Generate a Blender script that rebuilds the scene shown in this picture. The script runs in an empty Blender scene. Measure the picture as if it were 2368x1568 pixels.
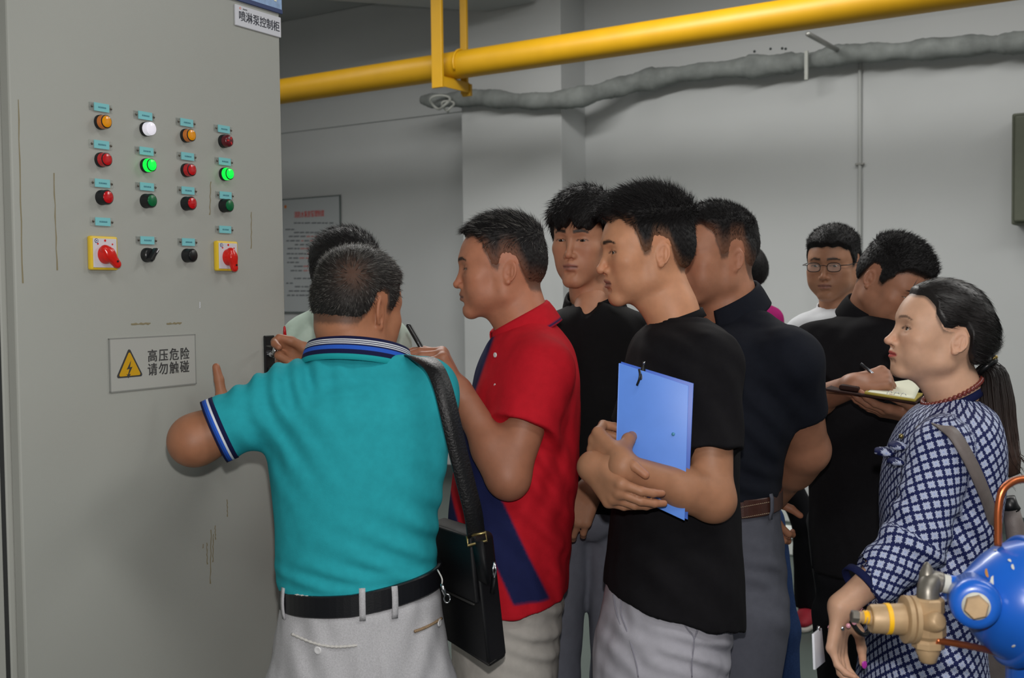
import bpy, bmesh, math, random
import numpy as np
from mathutils import Vector, Matrix

random.seed(7)
RNG = np.random.default_rng(7)
scene = bpy.context.scene
COL = scene.collection

# ------------------------------------------------------------------ camera
F_PX = 2600.0
CAM_H = 1.53
PITCH = math.radians(2.36)
ROLL = -0.0115
cam_data = bpy.data.cameras.new('camera')
cam_data.sensor_width = 36.0
cam_data.lens = 36.0 * F_PX / 2368.0
cam_data.clip_end = 60
cam_data.dof.use_dof = True
cam_data.dof.focus_distance = 2.5
cam_data.dof.aperture_fstop = 7.0
cam = bpy.data.objects.new('camera', cam_data)
COL.objects.link(cam)
CAM_M = Matrix.Translation((0, 0, CAM_H)) @ Matrix.Rotation(math.pi / 2 - PITCH, 4, 'X') @ Matrix.Rotation(ROLL, 4, 'Z')
cam.matrix_world = CAM_M
scene.camera = cam
CAM_R = np.array(CAM_M.to_3x3())
CAM_C = np.array((0, 0, CAM_H))


def P(px, py, z):
    """world point seen at photo pixel (px, py) at distance z along the lens axis"""
    d = np.array(((px - 1184.0) / F_PX, -(py - 784.0) / F_PX, -1.0)) * z
    return CAM_C + CAM_R @ d


# ------------------------------------------------------------------ world, lamps, exposure
world = bpy.data.worlds.new('world')
scene.world = world
world.use_nodes = True
world.node_tree.nodes['Background'].inputs[0].default_value = (0.75, 0.85, 0.9, 1)
world.node_tree.nodes['Background'].inputs[1].default_value = 0.02

scene.view_settings.view_transform = 'Standard'
scene.view_settings.look = 'None'
scene.view_settings.gamma = 1.0
scene.view_settings.use_curve_mapping = False
scene.view_settings.exposure = 0.0


def light(name, kind, loc, energy, color, target=None, **kw):
    l = bpy.data.lights.new(name, kind)
    l.energy = energy
    l.color = color
    for k, v in kw.items():
        setattr(l, k, v)
    o = bpy.data.objects.new(name, l)
    COL.objects.link(o)
    o.location = loc
    if target is not None:
        o.rotation_euler = (Vector(target) - Vector(loc)).to_track_quat('-Z', 'Y').to_euler()
    return o


# the camera's own pop-up flash, just above the lens
FLASH_P = 88.0
light('camera_flash', 'SPOT', (0.012, 0.0, CAM_H + 0.13), FLASH_P, (1.0, 0.96, 0.93), target=(0.05, 3.0, 1.45),
      spot_size=math.radians(82), spot_blend=0.6, shadow_soft_size=0.018)
# ceiling fluorescent battens; far_a and far_d are unseen fills added for pillar and bay
TUBE_P = 150.0
for nm, lx, ly, ex in (('tube_lamp_near', 1.6, 0.2, 0.30), ('tube_lamp_back', -0.4, -1.8, 0.25), ('tube_lamp_middle', 3.4, 3.2, 0.35),
                       ('fill_lamp_far_a', -0.6, 5.5, 0.86), ('fill_lamp_far_d', -2.7, 7.4, 0.13), ('tube_lamp_far_b', 1.2, 5.4, 0.27), ('tube_lamp_far_c', 3.3, 4.2, 0.10)):
    light(nm, 'AREA', (lx, ly, 3.86), TUBE_P * ex, (1.0, 0.99, 0.955), target=(lx, ly, 0), shape='RECTANGLE', size=2.5, size_y=0.7)

# ------------------------------------------------------------------ materials
MATS = {}


def srgb(r, g, b):
    def f(c):
        c /= 255.0
        return c / 12.92 if c <= 0.04045 else ((c + 0.055) / 1.055) ** 2.4
    return (f(r), f(g), f(b), 1.0)


def mat(name, col, rough=0.5, metal=0.0, spec=0.5, noise=0.0, nscale=30.0, bump=0.0, bscale=200.0, attr=None, sss=0.0,
        emit=None, estr=0.0, coat=0.0, trans=0.0, weave=0.0, alpha=1.0):
    if name in MATS:
        return MATS[name]
    m = bpy.data.materials.new(name)
    m.use_nodes = True
    nt = m.node_tree
    b = nt.nodes['Principled BSDF']
    b.inputs['Roughness'].default_value = rough
    b.inputs['Metallic'].default_value = metal
    b.inputs['Specular IOR Level'].default_value = spec
    b.inputs['Coat Weight'].default_value = coat
    b.inputs['Transmission Weight'].default_value = trans
    b.inputs['Alpha'].default_value = alpha
    b.inputs['Base Color'].default_value = col
    src = None
    if attr:
        a = nt.nodes.new('ShaderNodeAttribute')
        a.attribute_name = attr
        src = a.outputs['Color']
    tc = nt.nodes.new('ShaderNodeTexCoord')
    if noise > 0:
        n = nt.nodes.new('ShaderNodeTexNoise')
        n.inputs['Scale'].default_value = nscale
        n.inputs['Detail'].default_value = 5.0
        nt.links.new(tc.outputs['Object'], n.inputs['Vector'])
        mr = nt.nodes.new('ShaderNodeMapRange')
        mr.inputs['From Min'].default_value = 0.3
        mr.inputs['From Max'].default_value = 0.7
        mr.inputs['To Min'].default_value = 1.0 - noise
        mr.inputs['To Max'].default_value = 1.0 + noise
        nt.links.new(n.outputs['Fac'], mr.inputs['Value'])
        mx = nt.nodes.new('ShaderNodeMix')
        mx.data_type = 'RGBA'
        mx.blend_type = 'MULTIPLY'
        mx.inputs['Factor'].default_value = 1.0
        if src is not None:
            nt.links.new(src, mx.inputs[6])
        else:
            mx.inputs[6].default_value = col
        nt.links.new(mr.outputs['Result'], mx.inputs[7])
        src = mx.outputs[2]
    if src is not None:
        nt.links.new(src, b.inputs['Base Color'])
    if sss > 0:
        b.inputs['Subsurface Weight'].default_value = sss
        b.inputs['Subsurface Radius'].default_value = (0.010, 0.004, 0.002)
        b.inputs['Subsurface Scale'].default_value = 1.0
    if bump > 0 or weave > 0:
        bp = nt.nodes.new('ShaderNodeBump')
        bp.inputs['Strength'].default_value = max(bump, weave)
        bp.inputs['Distance'].default_value = 0.002
        n = nt.nodes.new('ShaderNodeTexNoise')
        n.inputs['Scale'].default_value = bscale
        n.inputs['Detail'].default_value = 3.0
        nt.links.new(tc.outputs['Object'], n.inputs['Vector'])
        nt.links.new(n.outputs['Fac'], bp.inputs['Height'])
        nt.links.new(bp.outputs['Normal'], b.inputs['Normal'])
    if emit is not None:
        b.inputs['Emission Color'].default_value = emit
        b.inputs['Emission Strength'].default_value = estr
    MATS[name] = m
    return m


# ------------------------------------------------------------------ mesh helpers
def np_mesh(name, V, quads=None, tris=None, col=None, uv=None, smooth=True):
    me = bpy.data.meshes.new(name)
    V = np.asarray(V, dtype=np.float32)
    me.vertices.add(len(V))
    me.vertices.foreach_set('co', V.ravel())
    nq = 0 if quads is None else len(quads)
    nt = 0 if tris is None else len(tris)
    li = []
    if nq:
        li.append(np.asarray(quads, dtype=np.int32).ravel())
    if nt:
        li.append(np.asarray(tris, dtype=np.int32).ravel())
    li = np.concatenate(li)
    me.loops.add(len(li))
    me.loops.foreach_set('vertex_index', li)
    me.polygons.add(nq + nt)
    starts = np.concatenate([np.arange(nq) * 4, nq * 4 + np.arange(nt) * 3]).astype(np.int32)
    me.polygons.foreach_set('loop_start', starts)
    me.polygons.foreach_set('use_smooth', np.full(nq + nt, smooth, dtype=bool))
    me.update(calc_edges=True)
    if col is not None:
        a = me.attributes.new('Col', 'FLOAT_COLOR', 'POINT')
        c = np.ones((len(V), 4), dtype=np.float32)
        c[:, :3] = col
        a.data.foreach_set('color', c.ravel())
    if uv is not None:
        a = me.attributes.new('cloth_uv', 'FLOAT_VECTOR', 'POINT')
        c = np.zeros((len(V), 3), dtype=np.float32)
        c[:, :2] = uv
        a.data.foreach_set('vector', c.ravel())
    me.validate()
    return me


def put(name, me, m, parent=None, loc=None, solid=0.0):
    o = bpy.data.objects.new(name, me)
    COL.objects.link(o)
    if m is not None:
        if len(o.data.materials) == 0:
            o.data.materials.append(m)
    if parent is not None:
        o.parent = parent
    if loc is not None:
        o.location = loc
    if solid:
        md = o.modifiers.new('thickness', 'SOLIDIFY')
        md.thickness = solid
        md.offset = 0.0
    return o


def world_part(name, V, quads, tris, m, root, col=None, uv=None, smooth=True, solid=0.0):
    """vertices given in world space; the object hangs under root (an Empty that is only translated)"""
    off = np.array(root.location) if root is not None else np.zeros(3)
    return put(name, np_mesh(name, np.asarray(V) - off, quads, tris, col, uv, smooth), m, root, solid=solid)


def tag(o, label, cat, group=None, kind=None):
    if label:
        o['label'] = label
    if cat:
        o['category'] = cat
    if group:
        o['group'] = group
    if kind:
        o['kind'] = kind
    return o


def empty(name, loc, rot=None):
    o = bpy.data.objects.new(name, None)
    COL.objects.link(o)
    o.location = loc
    if rot is not None:
        o.rotation_euler = rot
    o.empty_display_size = 0.1
    return o


def bm_obj(name, bm, m, parent=None, smooth=False):
    me = bpy.data.meshes.new(name)
    bm.to_mesh(me)
    bm.free()
    if smooth:
        for p in me.polygons:
            p.use_smooth = True
    return put(name, me, m, parent)


def box(bm, lo, hi, M=None, bevel=0.0, seg=2):
    r = bmesh.ops.create_cube(bm, size=1.0)
    lo = Vector(lo); hi = Vector(hi)
    S = Matrix.Diagonal((*(hi - lo), 1.0))
    T = Matrix.Translation((lo + hi) / 2)
    bmesh.ops.transform(bm, matrix=T @ S, verts=r['verts'])
    vs = r['verts']
    if bevel > 0:
        es = list({e for v in vs for e in v.link_edges})
        g = bmesh.ops.bevel(bm, geom=es, offset=bevel, segments=seg, affect='EDGES', profile=0.5)
        vs = list({v for f in g['faces'] for v in f.verts} | {v for v in vs if v.is_valid})
    if M is not None:
        bmesh.ops.transform(bm, matrix=M, verts=vs)
    return vs


def box_obj(name, lo, hi, m, parent=None, bevel=0.0, M=None):
    bm = bmesh.new()
    box(bm, lo, hi, M, bevel)
    return bm_obj(name, bm, m, parent)


def lathe(prof, n=32, M=None):
    """prof: list of (r, z) bottom to top, closed with caps. returns V, quads, tris"""
    V = []; Q = []; T = []
    k = len(prof)
    for r, z in prof:
        for i in range(n):
            a = 2 * math.pi * i / n
            V.append((r * math.cos(a), r * math.sin(a), z))
    for j in range(k - 1):
        for i in range(n):
            i2 = (i + 1) % n
            Q.append((j * n + i, j * n + i2, (j + 1) * n + i2, (j + 1) * n + i))
    V.append((0, 0, prof[0][1])); V.append((0, 0, prof[-1][1]))
    c0 = len(V) - 2; c1 = len(V) - 1
    for i in range(n):
        i2 = (i + 1) % n
        T.append((c0, i2, i)); T.append((c1, (k - 1) * n + i, (k - 1) * n + i2))
    V = np.array(V)
    if M is not None:
        M = np.array(M)
        V = V @ M[:3, :3].T + M[:3, 3]
    return V, Q, T


def lathe_obj(name, prof, m, parent=None, n=32, M=None, smooth=True, sharp=True):
    V, Q, T = lathe(prof, n, M)
    me = np_mesh(name, V, Q, T, smooth=smooth)
    o = put(name, me, m, parent)
    if smooth and sharp:
        set_sharp(me)
    return o


def set_sharp(me, ang=40):
    try:
        me.set_sharp_from_angle(angle=math.radians(ang))
    except Exception:
        pass


def tube(path, radii, n=12, closed_ends=True, up=(0, 0, 1)):
    """round tube along a polyline; radii scalar or list. returns V, quads, tris"""
    path = np.asarray(path, float)
    m = len(path)
    if np.isscalar(radii):
        radii = [radii] * m
    V = []; Q = []; T = []
    tang = np.gradient(path, axis=0)
    tang /= np.linalg.norm(tang, axis=1)[:, None] + 1e-12
    upv = np.array(up, float)
    if abs(np.dot(upv, tang[0])) > 0.95:
        upv = np.array((1.0, 0.0, 0.0))
    a = np.cross(upv, tang[0]); a /= np.linalg.norm(a)
    for j in range(m):
        a = a - tang[j] * np.dot(a, tang[j]); a /= np.linalg.norm(a)
        b = np.cross(tang[j], a)
        for i in range(n):
            t = 2 * math.pi * i / n
            V.append(path[j] + radii[j] * (math.cos(t) * a + math.sin(t) * b))
    for j in range(m - 1):
        for i in range(n):
            i2 = (i + 1) % n
            Q.append((j * n + i, j * n + i2, (j + 1) * n + i2, (j + 1) * n + i))
    if closed_ends:
        V.append(path[0]); V.append(path[-1])
        c0 = len(V) - 2; c1 = len(V) - 1
        for i in range(n):
            i2 = (i + 1) % n
            T.append((c0, i2, i)); T.append((c1, (m - 1) * n + i, (m - 1) * n + i2))
    return np.array(V), Q, T


def spline(pts, n=40):
    """Catmull-Rom through pts"""
    pts = np.asarray(pts, float)
    k = len(pts)
    ext = np.vstack([2 * pts[0] - pts[1], pts, 2 * pts[-1] - pts[-2]])
    out = []
    for t in np.linspace(0, k - 1, n):
        i = min(int(t), k - 2); u = t - i
        p0, p1, p2, p3 = ext[i], ext[i + 1], ext[i + 2], ext[i + 3]
        out.append(0.5 * ((2 * p1) + (-p0 + p2) * u + (2 * p0 - 5 * p1 + 4 * p2 - p3) * u * u + (-p0 + 3 * p1 - 3 * p2 + p3) * u ** 3))
    return np.array(out)


def ribbon(path, normals, width, thick=0.0025):
    """flat strap: path points, face normals at them. closed box section"""
    path = np.asarray(path, float); nrm = np.asarray(normals, float)
    m = len(path)
    if np.isscalar(width):
        width = [width] * m
    tang = np.gradient(path, axis=0)
    tang /= np.linalg.norm(tang, axis=1)[:, None]
    V = []; Q = []
    for j in range(m):
        s = np.cross(tang[j], nrm[j]); s /= np.linalg.norm(s)
        nn = np.cross(s, tang[j])
        w = width[j] / 2
        V += [path[j] - s * w - nn * thick / 2, path[j] + s * w - nn * thick / 2, path[j] + s * w + nn * thick / 2, path[j] - s * w + nn * thick / 2]
    for j in range(m - 1):
        for i in range(4):
            i2 = (i + 1) % 4
            Q.append((j * 4 + i, (j + 1) * 4 + i, (j + 1) * 4 + i2, j * 4 + i2))
    Q.append((0, 1, 2, 3)); Q.append((m * 4 - 1, m * 4 - 2, m * 4 - 3, m * 4 - 4))
    return np.array(V), Q


def text_obj(name, s, size, m, parent, M, extrude=0.0004, bold=0.0, align='CENTER', sx=1.0, gap=1.0):
    c = bpy.data.curves.new(name, 'FONT')
    c.space_character = gap
    c.body = s
    c.size = size
    c.align_x = align
    c.align_y = 'CENTER'
    c.extrude = extrude
    c.offset = bold
    t = bpy.data.objects.new(name, c)
    COL.objects.link(t)
    bpy.context.view_layer.update()
    dg = bpy.context.evaluated_depsgraph_get()
    me = bpy.data.meshes.new_from_object(t.evaluated_get(dg))
    bpy.data.objects.remove(t)
    me.name = name
    me.materials.clear()
    o = put(name, me, m, parent)
    o.matrix_local = M @ Matrix.Diagonal((sx, 1, 1, 1))
    return o


# ------------------------------------------------------------------ signed distance modelling
def nrm(v):
    v = np.asarray(v, float)
    return v / (np.linalg.norm(v) + 1e-12)


def ell(p, c, r):
    r = np.asarray(r, np.float32)
    q = p - np.asarray(c, np.float32)
    a = q / r
    b = a / r
    k0 = np.sqrt(np.einsum('ij,ij->i', a, a))
    k1 = np.sqrt(np.einsum('ij,ij->i', b, b))
    return k0 * (k0 - 1.0) / np.maximum(k1, 1e-6)


def sph(p, c, r):
    q = p - np.asarray(c, np.float32)
    return np.sqrt(np.einsum('ij,ij->i', q, q)) - r


def rc(p, a, b, ra, rb):
    a = np.asarray(a, np.float32); b = np.asarray(b, np.float32)
    ba = b - a
    t = np.clip(((p - a) @ ba) / (ba @ ba + 1e-12), 0, 1)
    q = p - a - t[:, None] * ba
    return np.sqrt(np.einsum('ij,ij->i', q, q)) - (ra + (rb - ra) * t)


def smin(a, b, k):
    h = np.clip(0.5 + 0.5 * (b - a) / k, 0, 1)
    return b * (1 - h) + a * h - k * h * (1 - h)


def smax(a, b, k):
    return -smin(-a, -b, k)


def ssub(a, b, k):
    return -smin(-a, b, k)


def sstep(e0, e1, x):
    t = np.clip((x - e0) / (e1 - e0), 0, 1)
    return t * t * (3 - 2 * t)


def wob(p, f, seed=0.0):
    """cheap smooth pseudo noise in -1..1"""
    x, y, z = p[:, 0] * f, p[:, 1] * f, p[:, 2] * f
    s = seed
    return (np.sin(x * 1.7 + 1.3 * np.sin(y * 1.1 + s) + s * 2.1) * np.cos(z * 1.3 + 0.9 * np.sin(x * 0.9 + 1.7 * s))
            + np.sin(y * 1.9 + 1.1 * np.sin(z * 1.2 + s * 0.7) + s) * np.cos(x * 1.1 + z * 0.7 + s)) * 0.5


def sdf_mesh(fn, lo, hi, h, newton=2):
    lo = np.asarray(lo, np.float32); hi = np.asarray(hi, np.float32)
    S = 4
    n = np.ceil((hi - lo) / (h * S)).astype(int) + 1
    cx = [lo[i] + np.arange(n[i] + 1, dtype=np.float32) * h * S for i in range(3)]
    G = np.stack(np.meshgrid(*cx, indexing='ij'), -1).reshape(-1, 3)
    C = fn(G).astype(np.float32).reshape(n + 1)
    mn = np.minimum.reduce([np.abs(C[i:n[0] + i, j:n[1] + j, k:n[2] + k]) for i in (0, 1) for j in (0, 1) for k in (0, 1)])
    sg = C[:-1, :-1, :-1]
    act = mn < h * S * 1.1
    pos = np.sum([C[i:n[0] + i, j:n[1] + j, k:n[2] + k] < 0 for i in (0, 1) for j in (0, 1) for k in (0, 1)], axis=0)
    act |= (pos > 0) & (pos < 8)
    N = n * S
    F = np.repeat(np.repeat(np.repeat(sg, S, 0), S, 1), S, 2).astype(np.float32)
    am = np.repeat(np.repeat(np.repeat(act, S, 0), S, 1), S, 2)
    idx = np.argwhere(am)
    pts = lo + idx.astype(np.float32) * h
    F[am] = fn(pts).astype(np.float32)
    # surface nets
    ins = F < 0
    cnt = np.zeros(N - 1, np.int8)
    for i in (0, 1):
        for j in (0, 1):
            for k in (0, 1):
                cnt += ins[i:N[0] - 1 + i, j:N[1] - 1 + j, k:N[2] - 1 + k]
    cells = np.argwhere((cnt > 0) & (cnt < 8))
    vid = np.full(N - 1, -1, np.int32)
    vid[cells[:, 0], cells[:, 1], cells[:, 2]] = np.arange(len(cells))
    acc = np.zeros((len(cells), 3), np.float32)
    num = np.zeros(len(cells), np.float32)
    cor = [(i, j, k) for i in (0, 1) for j in (0, 1) for k in (0, 1)]
    val = {c: F[cells[:, 0] + c[0], cells[:, 1] + c[1], cells[:, 2] + c[2]] for c in cor}
    for c in cor:
        for ax in range(3):
            if c[ax] == 0:
                d = list(c); d[ax] = 1; d = tuple(d)
                a, b = val[c], val[d]
                m = (a < 0) != (b < 0)
                t = np.where(m, a / np.where(m, a - b, 1), 0)
                q = np.tile(np.array(c, np.float32), (len(cells), 1))
                q[:, ax] = t
                acc[m] += q[m]
                num[m] += 1
    V = lo + (cells + acc / num[:, None]) * h
    quads = []
    for ax in range(3):
        u, v = (ax + 1) % 3, (ax + 2) % 3
        sl0 = [slice(None)] * 3; sl1 = [slice(None)] * 3
        sl0[ax] = slice(0, -1); sl1[ax] = slice(1, None)
        ch = ins[tuple(sl0)] != ins[tuple(sl1)]
        e = np.argwhere(ch)
        e = e[(e[:, u] > 0) & (e[:, v] > 0) & (e[:, u] < N[u] - 1) & (e[:, v] < N[v] - 1)]
        if len(e) == 0:
            continue
        def cell(du, dv):
            q = e.copy(); q[:, u] -= du; q[:, v] -= dv
            return vid[q[:, 0], q[:, 1], q[:, 2]]
        f = np.stack([cell(1, 1), cell(0, 1), cell(0, 0), cell(1, 0)], 1)
        flip = ~ins[e[:, 0], e[:, 1], e[:, 2]]
        f[flip] = f[flip][:, ::-1]
        quads.append(f)
    Q = np.concatenate(quads)
    Q = Q[(Q >= 0).all(1)]
    for _ in range(newton):
        d = fn(V.astype(np.float32))
        e = h * 0.4
        g = np.stack([(fn((V + np.eye(3, dtype=np.float32)[i] * e).astype(np.float32)) - d) / e for i in range(3)], 1)
        g2 = np.maximum((g * g).sum(1), 0.05)
        st = (np.clip(d, -h * 0.5, h * 0.5) / g2)[:, None] * g
        V = V - np.clip(st, -h * 0.6, h * 0.6)
    return V.astype(np.float32), Q


def sdf_grad(fn, V, e):
    V = V.astype(np.float32)
    g = np.zeros_like(V)
    for i in range(3):
        o = np.zeros(3, np.float32); o[i] = e
        g[:, i] = (fn(V + o) - fn(V - o)) / (2 * e)
    return g


class Stack:
    """vertical loft of (super)ellipses. rows: (z, cx, cy, rx, ry)"""

    def __init__(self, rows, zt=None, zb=None, power=2.0, ang=0.0):
        rows = sorted(rows, key=lambda r: r[0])
        a = np.array(rows, float)
        self.z = np.linspace(a[0, 0], a[-1, 0], 160)
        self.t = np.stack([self._cr(a[:, 0], a[:, i], self.z) for i in range(1, 5)], 1)
        self.z0, self.z1 = a[0, 0], a[-1, 0]
        self.power = power
        self.ca, self.sa = math.cos(ang), math.sin(ang)

    @staticmethod
    def _cr(x, y, q):
        # monotone-ish cubic (finite difference tangents, limited)
        d = np.diff(y) / np.diff(x)
        m = np.zeros(len(x))
        m[0], m[-1] = d[0], d[-1]
        for i in range(1, len(x) - 1):
            m[i] = 0.5 * (d[i - 1] + d[i])
        k = np.clip(np.searchsorted(x, q) - 1, 0, len(x) - 2)
        hh = x[k + 1] - x[k]
        t = (q - x[k]) / hh
        return ((1 + 2 * t) * (1 - t) ** 2 * y[k] + t * (1 - t) ** 2 * hh * m[k] + t * t * (3 - 2 * t) * y[k + 1] + t * t * (t - 1) * hh * m[k + 1])

    def par(self, z):
        return [np.interp(z, self.z, self.t[:, i]).astype(np.float32) for i in range(4)]

    def xy(self, p):
        cx, cy, rx, ry = self.par(p[:, 2])
        dx = p[:, 0] - cx; dy = p[:, 1] - cy
        x = (dx * self.ca + dy * self.sa) / rx; y = (-dx * self.sa + dy * self.ca) / ry
        if self.power == 2.0:
            k0 = np.sqrt(x * x + y * y)
            k1 = np.sqrt((x / rx) ** 2 + (y / ry) ** 2)
            return k0 * (k0 - 1) / np.maximum(k1, 1e-5)
        pw = self.power
        k0 = (np.abs(x) ** pw + np.abs(y) ** pw) ** (1 / pw)
        return (k0 - 1) * np.minimum(rx, ry)

    def __call__(self, p, k=0.02):
        d = self.xy(p)
        d = smax(d, p[:, 2] - self.z1, k)
        return smax(d, self.z0 - p[:, 2], k)

# ------------------------------------------------------------------ heads
def rotm(turn, nod=0.0, tilt=0.0):
    """turn: degrees towards the picture's left (0 = faces the camera, 90 = left profile); nod: down; tilt: sideways"""
    R = Matrix.Rotation(math.radians(-turn), 3, 'Z') @ Matrix.Rotation(math.radians(tilt), 3, 'Y') @ Matrix.Rotation(math.radians(nod), 3, 'X')
    return np.array(R, dtype=np.float32)


class Head:
    def __init__(self, c, turn=0, nod=0, tilt=0, s=1.0, **k):
        self.c = np.asarray(c, np.float32)
        self.R = rotm(turn, nod, tilt)
        self.s = s
        d = dict(wide=0.97, long=1.0, jaw=0.93, nose=1.0, nosew=1.0, lip=1.0, brow=1.0, cheek=0.0, chin=0.0, eye=1.0, female=False,
                 skin=(0.36, 0.205, 0.135), lipcol=(0.31, 0.13, 0.10), mouth_open=0.0, ear=0.82)
        d.update(k)
        d['skin'] = tuple(np.array(d['skin']) * np.array((0.93, 0.765, 0.665)))
        self.k = d

    def loc(self, p):
        q = (p - self.c) @ self.R / self.s
        q = q.astype(np.float32)
        q[:, 0] /= self.k['wide']
        q[:, 2] = np.where(q[:, 2] < 0, q[:, 2] / self.k['long'], q[:, 2])
        return q

    def wpt(self, v):
        v = np.array(v, np.float32)
        v = np.atleast_2d(v).copy()
        v[:, 0] *= self.k['wide']
        v[:, 2] = np.where(v[:, 2] < 0, v[:, 2] * self.k['long'], v[:, 2])
        return (v * self.s) @ self.R.T + self.c

    def wdir(self, v):
        return np.asarray(v, np.float32) @ self.R.T

    def skull_l(self, q):
        k = self.k
        d = ell(q, (0, 0.004, 0.042), (0.0755, 0.0955, 0.083))
        d = smin(d, ell(q, (0, 0.042, 0.012), (0.066, 0.055, 0.058)), 0.03)
        d = smin(d, ell(q, (0, -0.036, 0.02), (0.0635, 0.0605, 0.066)), 0.03)
        return d

    def face_l(self, q):
        k = self.k
        a = np.abs(q[:, 0])
        qa = q.copy(); qa[:, 0] = a
        jw = k['jaw']
        d = self.skull_l(q)
        d = smin(d, ell(q, (0, -0.036, -0.032), (0.057 + 0.004 * k['cheek'], 0.055, 0.066)), 0.025)
        # jaw
        jy = 0.0
        d = smin(d, rc(qa, (0.046 * jw, 0.0, -0.052), (0.014, -0.076 - k['chin'], -0.092), 0.02, 0.016), 0.028)
        d = smin(d, rc(qa, (0.052 * jw, 0.002, -0.02), (0.046 * jw, 0.0, -0.054), 0.016, 0.019), 0.03)
        d = smin(d, sph(q, (0, -0.081 - k['chin'], -0.091), 0.0145), 0.02)
        # cheek bone and cheek fat
        d = smin(d, ell(qa, (0.043, -0.062, -0.012), (0.022, 0.02, 0.016)), 0.025)
        d = smin(d, ell(qa, (0.036, -0.056, -0.046), (0.022 + 0.006 * k['cheek'], 0.026 + 0.004 * k['cheek'], 0.03)), 0.025)
        # brow
        d = smin(d, rc(qa, (0.008, -0.088, 0.03), (0.042, -0.073, 0.03), 0.0085 * k['brow'], 0.007), 0.018)
        # muzzle
        d = smin(d, ell(q, (0, -0.078, -0.053), (0.027, 0.0235, 0.026)), 0.018)
        # eye sockets
        d = ssub(d, ell(qa, (0.032, -0.1045, 0.011), (0.02, 0.0165, 0.0125)), 0.014)
        # nose
        nl = k['nose']
        tipy = -0.0905 - 0.0165 * nl
        d = smin(d, rc(q, (0, -0.0885, 0.019), (0, tipy, -0.0245), 0.0055, 0.0085), 0.009)
        d = smin(d, sph(q, (0, tipy - 0.0005, -0.0262), 0.0088), 0.006)
        d = smin(d, ell(qa, (0.0115 * k['nosew'], -0.0955, -0.0305), (0.0072, 0.0105, 0.0075)), 0.005)
        d = ssub(d, ell(qa, (0.0066, -0.1015, -0.0375), (0.0035, 0.0055, 0.0035)), 0.004)
        # philtrum & lips
        lp = k['lip']
        mo = k['mouth_open']
        d = smin(d, rc(qa, (0.0, -0.0985, -0.0505), (0.017, -0.0925, -0.0545), 0.0052 * lp, 0.0028), 0.006)
        d = smin(d, rc(qa, (0.0, -0.0975, -0.0615 - mo), (0.014, -0.0915, -0.0585 - mo * 0.5), 0.0056 * lp, 0.003), 0.006)
        d = ssub(d, rc(qa, (0.0, -0.105, -0.0562 - mo * 0.5), (0.021, -0.0955, -0.0575 - mo * 0.4), 0.0022 + mo * 0.5, 0.0012), 0.0035)
        d = ssub(d, rc(qa, (0.0, -0.0985, -0.0735), (0.01, -0.096, -0.0725), 0.004, 0.003), 0.009)
        # eye lids with an opening
        ey = k['eye']
        lid = sph(qa, (0.0315, -0.0755, 0.0095), 0.0140)
        d = smin(d, lid, 0.005)
        d = ssub(d, ell(qa, (0.0315, -0.0915, 0.0088), (0.0135, 0.0082, 0.0038 * ey)), 0.0016)
        return d

    def ear_l(self, q):
        qa = q.copy(); qa[:, 0] = np.abs(qa[:, 0])
        s = self.k['ear']
        # ear frame: tilted back and flaring out
        c = np.array((0.0755, 0.014, -0.005), np.float32)
        r = qa - c
        ct, st = math.cos(0.22), math.sin(0.22)
        y = r[:, 1] * ct - r[:, 2] * st; z = r[:, 1] * st + r[:, 2] * ct
        x = r[:, 0]
        cf, sf = math.cos(0.42), math.sin(0.42)
        x2 = x * cf - y * sf; y2 = x * sf + y * cf
        e = np.stack([x2, y2, z], 1) / s
        w = 0.0175 - 0.0045 * sstep(0.0, -0.03, e[:, 2])
        k0 = np.sqrt((e[:, 1] / w) ** 2 + (e[:, 2] / 0.031) ** 2)
        flat = np.abs(e[:, 0]) - 0.0024
        d = smax((k0 - 1) * 0.015, flat, 0.003)
        ring = np.sqrt(((k0 - 0.9) * 0.017) ** 2 + (e[:, 0] - 0.002) ** 2) - 0.0032
        ring = np.where(e[:, 2] < -0.022, 1.0, ring)
        d = smin(d, ring, 0.003)
        d = smin(d, sph(e, (0.0, -0.003, -0.027), 0.0068), 0.006)
        inner = rc(e, (0.002, 0.004, 0.016), (0.002, 0.006, -0.008), 0.0022, 0.0026)
        d = smin(d, inner, 0.004)
        d = ssub(d, ell(e, (0.005, -0.003, -0.006), (0.005, 0.0062, 0.010)), 0.003)
        d = smin(d, rc(e, (-0.008, -0.006, -0.004), (-0.002, -0.006, -0.002), 0.01, 0.006), 0.006)
        return d * s

    def skin_l(self, q):
        return smin(self.face_l(q), self.ear_l(q), 0.004)

    def skull(self, p):
        return self.skull_l(self.loc(p)) * self.s

    def skin(self, p):
        return self.skin_l(self.loc(p)) * self.s

    def colors(self, p, base):
        q = self.loc(p)
        k = self.k
        a = np.abs(q[:, 0])
        c = np.tile(np.asarray(base, np.float32), (len(q), 1))
        onhead = q[:, 2] > -0.115
        def mixc(w, col):
            nonlocal c
            w = (w * onhead)[:, None]
            c = c * (1 - w) + np.asarray(col, np.float32) * w
        front = q[:, 1] < -0.05
        b = np.asarray(base, np.float32)
        # flush of cheeks, nose and ears
        fl = np.exp(-(((a - 0.04) / 0.02) ** 2 + ((q[:, 2] + 0.02) / 0.022) ** 2)) * 0.25 * front
        fl += np.exp(-((a / 0.014) ** 2 + ((q[:, 2] + 0.026) / 0.014) ** 2)) * 0.3 * (q[:, 1] < -0.09)
        fl += 0.22 * (a > 0.074) * (np.abs(q[:, 2]) < 0.04) * (q[:, 1] > -0.01) * (q[:, 1] < 0.05)
        mixc(np.clip(fl, 0, 1), b * np.array((1.05, 0.78, 0.74)))
        # lips
        mo = k['mouth_open']
        lz = q[:, 2] + 0.0565 + mo * 0.5
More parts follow.
